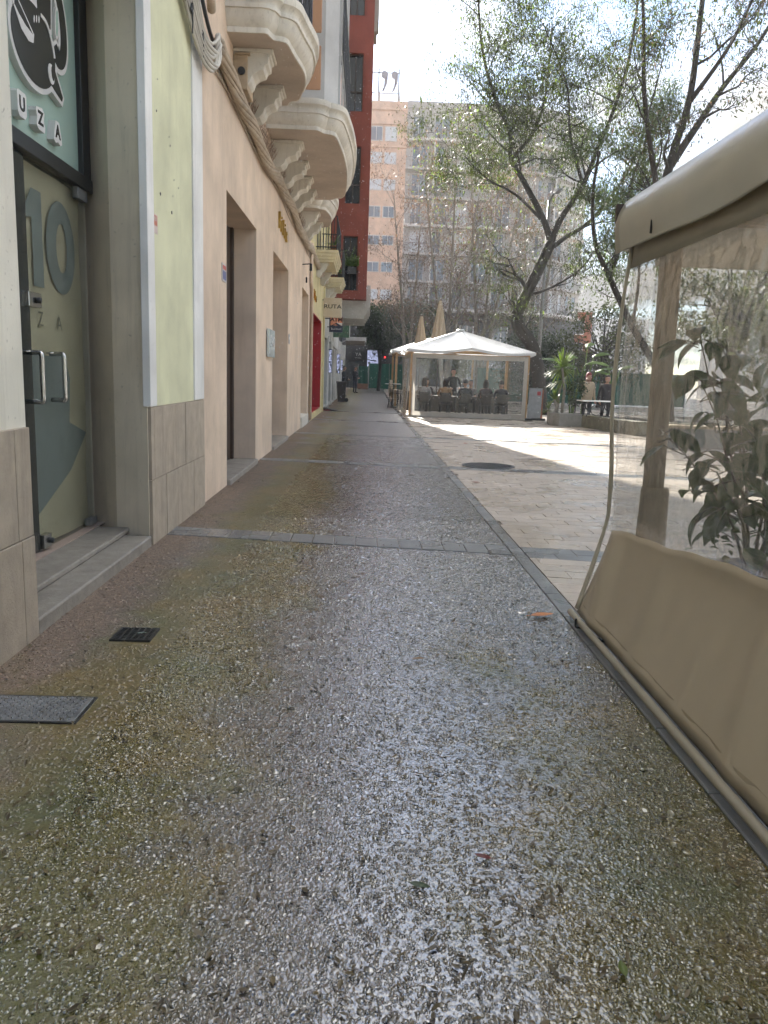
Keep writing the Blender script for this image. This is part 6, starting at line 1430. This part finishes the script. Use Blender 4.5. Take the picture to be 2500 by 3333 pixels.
# ------------------------------------------------------------------ people
def seg_dist(P, a, b):
    ab = b - a; t = np.clip(((P - a) @ ab) / max(1e-9, ab @ ab), 0, 1); return np.linalg.norm(P - (a + t[:, None] * ab), axis=1)
SKIN = mat('skin', (.42, .24, .17), .55, .08, 12); HAIRM = {}
def hairm(c): return mat('hair %.2f %.2f' % (c[0], c[1]), c, .5, .3, 40)
def clothm(c): return mat('cloth %.3f %.3f %.3f' % c, c, .85, .15, 9, .4, 80)
def person(label, loc, rotz, pose, top, legs, shoe=(.02, .02, .022), hair=(.03, .02, .015), bulk=1.0, hgt=1.72, arms=None, long_hair=False, group=None, beard=False, head_turn=0.0, extra_top=0.0):
    """figure built facing -y; joints per pose, one skinned body mesh"""
    s = hgt / 1.72
    if pose == 'stand':
        pel = (0, 0, .94); J = dict(pel=pel, ab=(0, -.01, 1.10), ch=(0, 0, 1.28), nk=(0, .01, 1.46), hd=(0, -.01, 1.53))
        for k, sx in (('l', 1), ('r', -1)): J.update({'hip' + k: (.095 * sx, 0, .90), 'kn' + k: (.11 * sx, -.02, .50), 'an' + k: (.115 * sx, .02, .09), 'to' + k: (.135 * sx, -.16, .035), 'sh' + k: (.185 * sx, 0, 1.40), 'el' + k: (.25 * sx, .03, 1.13), 'wr' + k: (.25 * sx, -.06, .88)})
    else:
        J = dict(pel=(0, 0, .54), ab=(0, .0, .70), ch=(0, -.03, .90), nk=(0, -.05, 1.09), hd=(0, -.07, 1.16))
        for k, sx in (('l', 1), ('r', -1)): J.update({'hip' + k: (.095 * sx, -.02, .53), 'kn' + k: (.13 * sx, -.43, .52), 'an' + k: (.13 * sx, -.40, .09), 'to' + k: (.14 * sx, -.57, .035), 'sh' + k: (.185 * sx, -.03, 1.03), 'el' + k: (.26 * sx, -.14, .79), 'wr' + k: (.17 * sx, -.38, .76)})
    if arms: J.update(arms)
    R = dict(pel=.145, ab=.135, ch=.155, nk=.055, hd=.06, hip=.095, kn=.062, an=.042, to=.036, sh=.068, el=.046, wr=.033)
    E_ = [('pel', 'ab'), ('ab', 'ch'), ('ch', 'nk'), ('nk', 'hd')]
    for k in 'lr': E_ += [('pel', 'hip' + k), ('hip' + k, 'kn' + k), ('kn' + k, 'an' + k), ('an' + k, 'to' + k), ('ch', 'sh' + k), ('sh' + k, 'el' + k), ('el' + k, 'wr' + k)]
    names = list(J); me = bpy.data.meshes.new('skeleton'); me.from_pydata([Vector(J[n]) * s for n in names], [(names.index(a), names.index(b)) for a, b in E_], [])
    o = bpy.data.objects.new('tmp', me); COL.objects.link(o); md = o.modifiers.new('skin', 'SKIN'); sd = o.modifiers.new('sub', 'SUBSURF'); sd.levels = 1; sd.render_levels = 1
    for i, n in enumerate(names):
        key = n if n in R else n[:-1]; r = R[key] * s * (bulk if key in ('pel', 'ab', 'ch', 'hip', 'sh', 'el') else 1); 
        if key in ('ab', 'ch', 'pel'): me.skin_vertices[0].data[i].radius = (r * 1.12, r * .78)
        else: me.skin_vertices[0].data[i].radius = (r, r)
        me.skin_vertices[0].data[i].use_root = (n == 'pel')
    bpy.context.view_layer.update(); ev = o.evaluated_get(bpy.context.evaluated_depsgraph_get()); m2 = bpy.data.meshes.new_from_object(ev); bpy.data.objects.remove(o)
    V = np.zeros(len(m2.vertices) * 3); m2.vertices.foreach_get('co', V); V = V.reshape(-1, 3); F = [tuple(p.vertices) for p in m2.polygons]; bpy.data.meshes.remove(m2)
    cen = np.array([V[list(f)].mean(0) for f in F]); D = []; lab = []
    for a, b in E_:
        kk = {('nk', 'hd'): 0}.get((a, b), 1 if a in ('pel', 'ab', 'ch') and b[:3] not in ('hip',) else (2 if a[:3] in ('hip',) or b[:3] == 'hip' or a[:2] == 'kn' else (3 if a[:2] == 'an' else 1)))
        D.append(seg_dist(cen, np.array(J[a]) * s, np.array(J[b]) * s)); lab.append(kk)
    mi = np.array(lab)[np.argmin(np.array(D), 0)]
    for i, c in enumerate(cen):                       # hem of the top
        if mi[i] == 2 and pose == 'stand' and c[2] > (.90 - extra_top) * s: mi[i] = 1
    mb = MB()
    for f, k in zip(F, mi): mb.f.append(f); mb.m.append(int(k))
    mb.v = [tuple(v) for v in V]
    hd = Vector(J['hd']) * s; hc = hd + Vector((0, -.02, .10)) * s
    def rot(p): q = Matrix.Rotation(head_turn, 3, 'Z') @ (Vector(p) - hc); return tuple(hc + q)
    b0 = len(mb.v)
    mb.sphere(hc, .105 * s, 14, 10, (.80, .98, 1.18), 0)                                    # skull
    mb.sphere(hc + Vector((0, -.03, -.065)) * s, .07 * s, 10, 8, (.85, .9, .9), 0)           # jaw
    mb.sphere(hc + Vector((0, -.112, -.02)) * s, .017 * s, 6, 5, (.8, 1.1, 1.5), 0)          # nose
    for sx in (1, -1):
        mb.sphere(hc + Vector((.085 * sx, .005, -.015)) * s, .022 * s, 6, 5, (.5, .8, 1.4), 0); mb.sphere(hc + Vector((.034 * sx, -.094, .012)) * s, .011 * s, 6, 5, (1.2, .6, .8), 4)
    mb.sphere(hc + Vector((0, -.098, -.062)) * s, .018 * s, 6, 4, (1.4, .4, .35), 5)
    for k in 'lr':                                                                         # hands: palm and five fingers
        w = Vector(J['wr' + k]) * s; e = Vector(J['el' + k]) * s; d = (w - e).normalized(); sx = 1 if k == 'l' else -1
        sd_ = Vector((0, 1, 0)) if abs(d.z) > .6 else Vector((1, 0, 0)); sd_ = (sd_ - d * sd_.dot(d)).normalized(); nn = d.cross(sd_)
        mb.tube([w - d * .01, w + d * .03 * s, w + d * .085 * s], [.030 * s, .036 * s, .034 * s], 8, True, 0)
        for q, ln in enumerate((.066, .078, .072, .056)):
            b_ = w + d * .08 * s + sd_ * (q - 1.5) * .019 * s; mb.tube([b_, b_ + d * ln * .5 * s + nn * .010 * s, b_ + d * ln * .9 * s + nn * .028 * s], [.0095 * s, .009 * s, .007 * s], 5, True, 0)
        b_ = w + d * .03 * s - sd_ * .03 * s; mb.tube([b_, b_ + d * .03 * s - sd_ * .022 * s, b_ + d * .062 * s - sd_ * .02 * s + nn * .015], [.011 * s, .010 * s, .008 * s], 5, True, 0)
    nb_ = len(mb.v)
    t = thing('person', label, 'person', (0, 0, 0), group)
    mb.build('body', [SKIN, clothm(top), clothm(legs), clothm(shoe), M_LB, mat('lips', (.30, .10, .09), .5)], t, True)
    h = MB(); hs = .112 * s
    def hf(u, v):
        a = u * 2 * math.pi; cut = (-.15 if math.sin(a) > -.2 else .42) if not long_hair else (-.9 if math.sin(a) > .1 else (.3 if math.sin(a) < -.55 else -.5)); ph = cut + (1.5707 - cut) * v; r = hs * (1 + .05 * math.sin(a * 7 + 3) + (.08 if long_hair else 0))
        z = math.sin(ph); return (hc.x + r * .84 * math.cos(ph) * math.cos(a), hc.y + .012 + r * 1.0 * math.cos(ph) * math.sin(a), hc.z + .012 + r * 1.18 * z - (.10 * s * (1 - v) ** 2 if long_hair and math.sin(a) > -.3 else 0))
    h.grid(hf, 24, 8); h.build('hair', hairm(hair), t, True)
    t.location = loc; t.rotation_euler = (0, 0, rotz); return t
DK = (.018, .018, .022)
GRP = 'guests seated in the pagoda tent'
seats = [ # x, y, rot, label, top, hair, long
 (2.18, 29.35, math.pi, 'guest in a white and grey striped shirt at the left end of the tent table', (.38, .37, .36), (.035, .022, .015), True),
 (2.98, 29.35, math.pi, 'guest in a tan jacket with dark hair seen from behind', (.33, .21, .12), (.02, .014, .012), True),
 (3.72, 29.2, math.pi, 'guest in black with a dark cap of hair, largest figure mid table', (.012, .012, .014), (.012, .010, .010), False),
 (4.52, 29.35, math.pi, 'guest with bushy curly black hair seen from behind', (.05, .04, .045), (.010, .008, .008), True),
 (5.12, 29.35, math.pi, 'guest in a dark navy top with short black hair near the right post', (.02, .022, .035), (.012, .010, .010), False),
 (2.40, 31.1, 0, 'guest facing the camera at the left end of the tent table', (.06, .05, .05), (.04, .025, .016), True),
 (4.15, 31.1, 0, 'guest in grey facing the camera in the middle of the tent table', (.14, .13, .13), (.03, .02, .015), False),
 (4.78, 31.1, 0, 'guest in brown facing the camera right of the curly haired guest', (.16, .10, .07), (.06, .035, .02), True),
 (5.38, 31.1, 0, 'guest with brown hair facing the camera at the right end of the tent table', (.10, .09, .085), (.10, .06, .03), True)]
for x, y, r, lb, tp, hr, lg in seats:
    person(lb, (x, y, 0), r, 'sit', tp, DK, hair=hr, long_hair=lg, group=GRP)
person('standing waiter in dark clothes leaning over the table in the tent', (3.55, 32.0, 0), 0.1, 'stand', (.02, .02, .022), DK, hair=(.02, .015, .012), hgt=1.78, arms=dict(wrl=(.2, -.33, 1.0), ell=(.27, -.12, 1.12), wrr=(-.15, -.3, 1.0), elr=(-.26, -.1, 1.12)))
person('man in a dark jacket and jeans standing at the end of the street', (-.80, 53.0, gz(53)), .9, 'stand', (.014, .016, .022), (.022, .028, .05), hair=(.02, .016, .014), hgt=1.76, bulk=1.1, arms=dict(wrl=(.10, -.26, 1.02), ell=(.25, -.05, 1.10), wrr=(-.08, -.27, 1.0), elr=(-.25, -.05, 1.10)), extra_top=.06)
person('man in black standing in a shop doorway past the bin', (-1.38, 46.5, gz(46.5)), 1.3, 'stand', (.012, .012, .014), DK, hair=(.012, .01, .01), hgt=1.78, arms=dict(wrl=(.10, -.28, 1.0), ell=(.25, -.06, 1.08), wrr=(-.08, -.28, 1.0), elr=(-.25, -.06, 1.08)))
wom = person('woman with red hair in a beige jacket holding a phone to her ear', (7.40, 25.9, 0), .25, 'stand', (.46, .36, .24), (.03, .03, .035), hair=(.20, .025, .025), hgt=1.72, bulk=1.22, long_hair=True, extra_top=.10, arms=dict(wrr=(-.14, -.13, 1.50), elr=(-.29, -.08, 1.20), wrl=(.27, -.05, .86)))
person('person in a dark coat partly hidden behind the tent edge beside the woman', (7.95, 25.6, 0), .1, 'stand', (.03, .026, .028), DK, hair=(.03, .02, .02), hgt=1.66, bulk=1.15)
MB().box(7.20, 7.235, 25.70, 25.71, 1.50, 1.64).build('phone', M_BLACK)
ph = bpy.data.objects['phone']; tag(ph, 'dark phone held to the ear by the red haired woman', 'phone')

# ------------------------------------------------------------------ furniture
def chair(label, loc, rotz, m1, m2, group):
    t = thing('bistro_chair', label, 'chair', (0, 0, 0), group)
    MB().box(-.21, .21, -.20, .20, .435, .46).build('seat', m1, t, bevel=.01)
    mb = MB(); mb.grid(lambda u, v: (-.20 + .40 * u, .19 + .05 * v + .03 * math.sin(math.pi * u), .52 + .36 * v), 8, 5); o = mb.build('backrest', m1, t, True); q = o.modifiers.new('thick', 'SOLIDIFY'); q.thickness = .015
    for x in (-.19, .19):
        MB().tube([(x, -.18, .44), (x * 1.06, -.21, 0)], .012, 6).build('leg', m2, t); MB().tube([(x * 1.06, .24, 0), (x, .19, .44), (x, .25, .90)], .012, 6).build('leg', m2, t)
        MB().tube(catmull([(x * 1.12, .22, .66), (x * 1.18, 0, .68), (x * 1.15, -.17, .66), (x, -.19, .46)], 4), .011, 6).build('armrest', m2, t)
    t.location = loc; t.rotation_euler = (0, 0, rotz); return t
M_RAT = mat('dark woven rattan', (.05, .042, .036), .7, .4, 60, .8, 120); M_TUBE = mat('dark chair tube', (.06, .06, .06), .35, .1, 8, metal=.6)
c0 = None
for i, (x, y, r, *_ ) in enumerate(seats):
    lb = 'dark chair of the ' + seats[i][3].split(' at ')[0].split(' seen')[0].split(', ')[0].split(' near')[0].split(' in the middle')[0]
    if c0 is None: c0 = chair(lb, (x, y + .05, 0), r, M_RAT, M_TUBE, 'chairs of the seated tent guests')
    else: dup(c0, (x, y + (.05 if r else -.05), 0), r, lb)
def table(label, x0, x1, y0, y1, h, z=0, mt=None):
    t = thing('dining_table', label, 'table', ((x0 + x1) / 2, (y0 + y1) / 2, z)); MB().box(x0, x1, y0, y1, z + h - .035, z + h).build('table_top', mt or M_BROWN, t, bevel=.006)
    for x in (x0 + .12, x1 - .12):
        for y in (y0 + .1, y1 - .1): MB().tube([(x, y, z), (x, y, z + h - .03)], .022, 6).build('leg', M_TUBE, t)
table('long dark table the guests sit around inside the tent', 1.95, 5.6, 29.85, 30.6, .74)
for i in range(9):
    x = 2.3 + i * .38; y = 30.2 + .16 * math.sin(i * 2.1); mb = MB(); mb.lathe([(.03, 0), (.032, .01), (.006, .02), (.006, .09), (.035, .12), (.04, .19), (.037, .19), (.03, .12), (.001, .11)], (x, y, .74), 10)
    tag(mb.build('drinking_glass', glass('drinking glass', (.4, .42, .42), .8, .05), None, True), 'drinking glass on the long tent table', 'glass', 'glasses on the tent table')
# white table and stacked chairs in the sun left of the guest tent
tw_ = thing('terrace_table', 'white topped terrace table in the sun left of the guest tent', 'table', (1.25, 37.2, .01)); MB().lathe([(.001, 0), (.36, 0), (.38, .02), (.36, .045), (.001, .045)], (1.22, 36.2, 1.05), 20).build('table_top', mat('white table top', (.75, .75, .72), .25, .05, 3), tw_, True); MB().tube([(1.22, 36.2, .03), (1.22, 36.2, 1.05)], .03, 8).build('column', M_TUBE, tw_); MB().lathe([(.25, 0), (.25, .02), (.03, .05)], (1.22, 36.2, .0), 16).build('foot', M_TUBE, tw_)
M_WICK = mat('pale wicker', (.42, .35, .25), .6, .3, 40, .7, 90)
s0 = chair('pale wicker chair at the bottom of the stack left of the guest tent', (1.28, 35.0, 0), 1.2, M_WICK, M_TUBE, 'stacked pale wicker chairs')
for k, w in enumerate(('second', 'third', 'fourth', 'topmost')): dup(s0, (1.28 + .015 * k, 35.0 + .03 * k, .095 * (k + 1)), 1.2, 'pale wicker chair, %s from the bottom of the stack left of the guest tent' % w if w != 'topmost' else 'topmost pale wicker chair of the stack left of the guest tent')
# wheelie bin
bn = thing('wheelie_bin', 'dark brown two wheeled rubbish bin standing by the shop wall', 'bin', (-1.28, 39.9, gz(39.9)))
M_BIN = mat('dark brown plastic', (.045, .028, .022), .45, .15, 6, .2, 60); zb = gz(39.9)
mb = MB(); V = []; 
for (w, d, z) in ((.19, .20, .10), (.24, .27, .98)): V += [(-1.28 - w, 39.9 - d, zb + z), (-1.28 + w, 39.9 - d, zb + z), (-1.28 + w, 39.9 + d, zb + z), (-1.28 - w, 39.9 + d, zb + z)]
mb.add(V, [(3, 2, 1, 0), (4, 5, 6, 7)] + [(i, (i+1) % 4, 4 + (i+1) % 4, 4 + i) for i in range(4)]); mb.build('tub', M_BIN, bn, bevel=.02)
MB().box(-1.55, -1.01, 39.6, 40.2, zb + .985, zb + 1.03).build('lid', M_BIN, bn, bevel=.015); MB().box(-1.54, -1.02, 39.6, 39.63, zb + .93, zb + .98).build('rim', M_BIN, bn); MB().tube([(-1.0, 39.75, zb + .92), (-.94, 39.78, zb + .95), (-.94, 40.02, zb + .95), (-1.0, 40.05, zb + .92)], .018, 6).build('handle', M_BIN, bn)
for y in (39.72, 40.1): MB().tube([(-1.02, y - .03, zb + .1), (-1.02, y + .03, zb + .1)], .10, 14).build('wheel', M_BLACK, bn)
MB().box(-1.46, -1.10, 39.69, 39.75, zb + .0, zb + .10).build('foot', M_BIN, bn)
# access ramp
rp_ = thing('access_ramp', 'small dark wedge ramp at the step past the red doorway', 'ramp', (-1.4, 30.6, 0)); MB().prism([(-1.68, 0), (-1.68, .12), (-1.10, .012), (-1.10, 0)], lambda u, v, w: (u, w, v), 30.3, 31.3).build('wedge', mat('dark rubber', (.035, .03, .028), .6, .2, 10), rp_, fixn=True); slab(rp_, 'red_edge', mat('faded red edge', (.25, .03, .03), .6), -1.67, -1.40, 30.29, 30.298, .01, .05)
# pavement sign boards right of the tent
ab = thing('sandwich_board', 'grey sandwich board leaning open at the right of the guest tent', 'sign board', (6.3, 28.6, 0))
M_GB = mat('grey board', (.24, .25, .26), .5, .15, 6)
mb = MB().add([(5.92, 28.3, .08), (6.42, 28.3, .08), (6.50, 28.6, 1.16), (6.02, 28.6, 1.16), (5.92, 28.33, .08), (6.42, 28.33, .08), (6.50, 28.63, 1.16), (6.02, 28.63, 1.16)], [(0, 1, 2, 3), (7, 6, 5, 4), (0, 4, 5, 1), (1, 5, 6, 2), (2, 6, 7, 3), (3, 7, 4, 0)]); mb.build('front_panel', M_GB, ab); MB().tube([(6.02, 28.58, 1.17), (6.50, 28.58, 1.17)], .014, 6).build('top_edge', M_STEEL, ab)
mb = MB().add([(6.30, 29.0, .05), (6.62, 28.9, .05), (6.56, 28.64, 1.12), (6.40, 28.64, 1.12), (6.30, 29.03, .05), (6.62, 28.93, .05), (6.56, 28.67, 1.12), (6.40, 28.67, 1.12)], [(0, 1, 2, 3), (7, 6, 5, 4), (0, 4, 5, 1), (1, 5, 6, 2), (2, 6, 7, 3), (3, 7, 4, 0)]); mb.build('back_panel', mat('rust orange board', (.30, .10, .05), .6, .2, 5), ab)
MB().box(5.9, 6.6, 28.25, 28.35, 0, .08).build('foot', M_IRON, ab); slab(ab, 'red_sticker', mat('red sticker', (.40, .05, .06), .5), 6.30, 6.43, 28.53, 28.54, .88, 1.05)

# ------------------------------------------------------------------ planter with palms
M_CONC = mat('weathered concrete', (.24, .235, .215), .85, .2, 4, .6, 40, stain=(.07, .075, .04), stain_amt=.8, stain_scale=2.5)
M_CONCM = mat('mossy concrete', (.16, .155, .11), .85, .3, 5, .6, 40, stain=(.06, .07, .02), stain_amt=.9, stain_scale=3)
pl = thing('planter', 'low concrete planter filled with palms beside the guest tent', 'planter', (7, 25, 0)); poly = [(6.05, 25.45), (6.30, 25.05), (7.0, 24.9), (7.6, 21.4), (11.8, 21.2), (11.8, 27.4), (6.5, 27.6)]
MB().prism([poly[0], poly[1], poly[2], (7.0, 25.2), (6.42, 25.32), (6.25, 25.6), (6.7, 27.3), (6.5, 27.6)], fz, 0, .42).build('wall', M_CONC, pl, fixn=True, bevel=.015)
MB().prism([(7.003, 24.9), (7.55, 21.4), (11.8, 21.15), (11.8, 21.45), (7.85, 21.7), (7.3, 25.2), (7.003, 25.2)], fz, 0, .40).build('mossy_wall', M_CONCM, pl, fixn=True, bevel=.015)
MB().prism([(6.3, 25.6), (6.5, 25.35), (7.0, 25.22), (7.3, 25.22), (7.8, 21.8), (11.7, 21.5), (11.7, 27.3), (6.72, 27.3)], fz, .05, .36).build('soil', mat('dark soil', (.035, .028, .02), .95, .4, 14, .9, 40), pl, fixn=True)
M_YUC = leafmat('yucca blade', (0.10, 0.15, 0.03), (0.20, 0.24, 0.06), .4, .4, 3); M_BAN = leafmat('banana leaf', (0.055, 0.11, 0.025), (0.12, 0.19, 0.04), .5, .35, 1.2)
def yucca(label, x, y, z, h, n, ln, seed, m=M_YUC):
    rs = random.Random(seed); t = thing('yucca_plant', label, 'plant', (x, y, z), 'spiky yuccas in the planter')
    top = Vector((x + rs.uniform(-.12, .12), y, z + h)); MB().tube([(x, y, z), (x + .03, y, z + h * .5), top], [.055, .045, .04], 8).build('trunk', M_BARKP, t, True); mb = MB()
    for i in range(n):
        a = rs.uniform(0, 6.28); e = rs.uniform(-.5, 1.45); l = ln * rs.uniform(.75, 1.1); dv = Vector((math.cos(a) * math.cos(e), math.sin(a) * math.cos(e), math.sin(e))); sd = Vector((-math.sin(a), math.cos(a), 0)); P = [top + dv * l * q - Vector((0, 0, .30 * l * q * q * math.cos(e))) for q in (0, .3, .65, 1)]
        for k, (w0, w1) in enumerate(((.014, .026), (.026, .02), (.02, .002))): mb.add([P[k] - sd * w0, P[k] + sd * w0, P[k+1] + sd * w1, P[k+1] - sd * w1], [(0, 1, 2, 3)])
    mb.build('leaves', m, t); return t
yucca('tallest spiky yucca, its lit head above the planter centre', 6.55, 25.75, .34, 1.55, 90, .70, 1); yucca('spiky yucca with a lower head at the left of the planter', 6.42, 25.95, .34, 1.15, 70, .62, 2); yucca('small spiky yucca low at the front left of the planter', 6.32, 25.70, .34, .50, 55, .42, 3); yucca('short dark yucca at the foot of the planter plants', 6.28, 26.3, .34, .14, 45, .36, 4, M_STRAP)
def banana(label, x, y, z, blades, seed, m=M_BAN):
    rs = random.Random(seed); t = thing('banana_palm', label, 'plant', (x, y, z), 'broad leaved banana palms in the planter')
    for az, h, reach, ln, w in blades:
        b = Vector((x + rs.uniform(-.06, .06), y + rs.uniform(-.06, .06), z)); d = Vector((math.cos(az), math.sin(az), 0)); p1 = b + Vector((0, 0, h * .6)) + d * reach * .25; p2 = b + Vector((0, 0, h)) + d * reach * .7
        MB().tube(catmull([b, p1, p2], 5), [.03] * 6 + [.022] * 5, 6).build('stalk', M_STRAP, t, True); mb = MB(); up = Vector((0, 0, 1)); e = p2 + d * ln * .75 + Vector((0, 0, ln * .45)); sd = d.cross(up).normalized()
        def fn(u, v):
            c = p2.lerp(e, u) - Vector((0, 0, .35 * ln * u * u)); ww = w * math.sin(math.pi * min(1, .06 + u * .94)) ** .7; s = (v - .5) * 2; return tuple(c + sd * s * ww - Vector((0, 0, .35 * abs(s) * ww)) + up * .012 * math.sin(u * 60 + s * 3))
        mb.grid(fn, 22, 8); mb.build('blade', m, t, True)
banana('banana palm with broad dark leaves behind the yuccas', 7.0, 26.2, .34, [(2.7, 1.75, .6, .9, .24), (.3, 1.7, .5, .8, .22), (1.6, 1.9, .3, .8, .22), (3.6, 1.5, .5, .8, .2)], 1)
banana('banana palm with one tall torn leaf at the right of the planter', 7.45, 26.5, .34, [(.5, 2.0, .4, .95, .25), (1.1, 2.3, .3, 1.1, .16), (3.0, 1.6, .5, .8, .24), (-.4, 1.5, .5, .8, .22)], 2)
banana('banana palm close to the green fence beyond the planter', 8.6, 26.9, .34, [(.5, 1.6, .4, .9, .2), (2.0, 1.7, .5, .9, .2), (3.6, 1.4, .5, .8, .2)], 3)
bs_ = thing('round_shrub', 'dark round shrub between the yucca trunks in the planter', 'plant', (6.95, 25.6, .34)); MB().tube([(6.95, 25.6, .34), (6.95, 25.6, .9)], .02, 6).build('stem', M_BARK, bs_); rs = np.random.RandomState(4); A = rs.normal(0, 1, (40, 3)); A /= np.linalg.norm(A, axis=1)[:, None]; A = A * np.array([.22, .22, .42]) + np.array([6.95, 25.6, 1.15]); V, F = leaf_cloud(A, 1500, .07, .07, rs, .4, .5); pmesh('foliage', V, F, M_LF_DARK, bs_)
bt = thing('bistro_table', 'white edged bistro table beside the red haired woman', 'table', (7.0, 23.9, 0)); MB().box(6.62, 7.6, 23.6, 24.3, .86, .89).build('table_top', mat('white table top', (.75, .75, .72), .25), bt, bevel=.004)
for x, y in ((6.8, 23.75), (7.4, 23.75), (6.8, 24.15), (7.4, 24.15)): MB().tube(catmull([(x, y, .40), (x + .05, y, .55), (x - .04, y, .7), (x, y, .87)], 4), .018, 6).build('leg', M_BLACK, bt)
MB().tube([(7.1 + .16 * math.cos(a * .393), 23.75, .60 + .16 * math.sin(a * .393)) for a in range(17)], .012, 5).build('scroll', M_BLACK, bt)
# low wall seen through the near tent
lw = thing('low_wall', 'low grey stone bench wall across the plaza seen through the tent window', 'wall', (10, 17.9, 0)); slab(lw, 'wall', M_CONC, 6.9, 16, 17.7, 18.15, 0, .45, .02); slab(lw, 'coping', mat('ochre stone coping', (.42, .33, .22), .7, .15, 5), 6.85, 16, 17.65, 18.2, .452, .52, .01)

# ------------------------------------------------------------------ rain
def rain(n):
    rs = np.random.RandomState(17); y = 6 + 30 * rs.rand(n); x = (rs.uniform(-.12, .38, n)) * y; z = 1.4 + rs.uniform(-.06, .38, n) * y; k = (z > .1) & (x > -1.4) & ~((x > 1.2) & (y < 9)); P = np.stack([x, y, z], 1)[k]; n = len(P)
    o = np.array([(1,0,0),(0,1,0),(-1,0,0),(0,-1,0),(0,0,1),(0,0,-1)], float); f = np.array([(0,1,4),(1,2,4),(2,3,4),(3,0,4),(1,0,5),(2,1,5),(3,2,5),(0,3,5)]); s = (.0018 + .0022 * rs.rand(n) ** 3) * (P[:, 1] / 6) ** .55
    V = (o[None] * s[:, None, None] * np.array([1, 1, 1.7]) + P[:, None, :]).reshape(-1, 3); F = (f[None] + (np.arange(n) * 6)[:, None, None]).reshape(-1, 3); return V, F
V, F = rain(5200)
tag(pmesh('rain_drops', V, F, mat('rain drop', (.9, .92, .95), .1, .02, 3), None, True), 'sunlit rain drops falling through the air over the plaza', 'rain', kind='stuff')

# ------------------------------------------------------------------ damp air
hz = MB().box(-90, 130, -20, 230, -1.2, 42).build('haze', None)
hz.data.materials.clear()
m, nt, N, L = _new('damp air'); out = N('ShaderNodeOutputMaterial'); pv = N('ShaderNodeVolumePrincipled'); pv.inputs['Color'].default_value = (.96, .97, 1, 1); pv.inputs['Density'].default_value = .0013; pv.inputs['Anisotropy'].default_value = 0.0; L(pv.outputs[0], out.inputs['Volume'])
hz.data.materials.append(m); tag(hz, 'pale damp haze filling the air of the street', 'haze', kind='stuff')
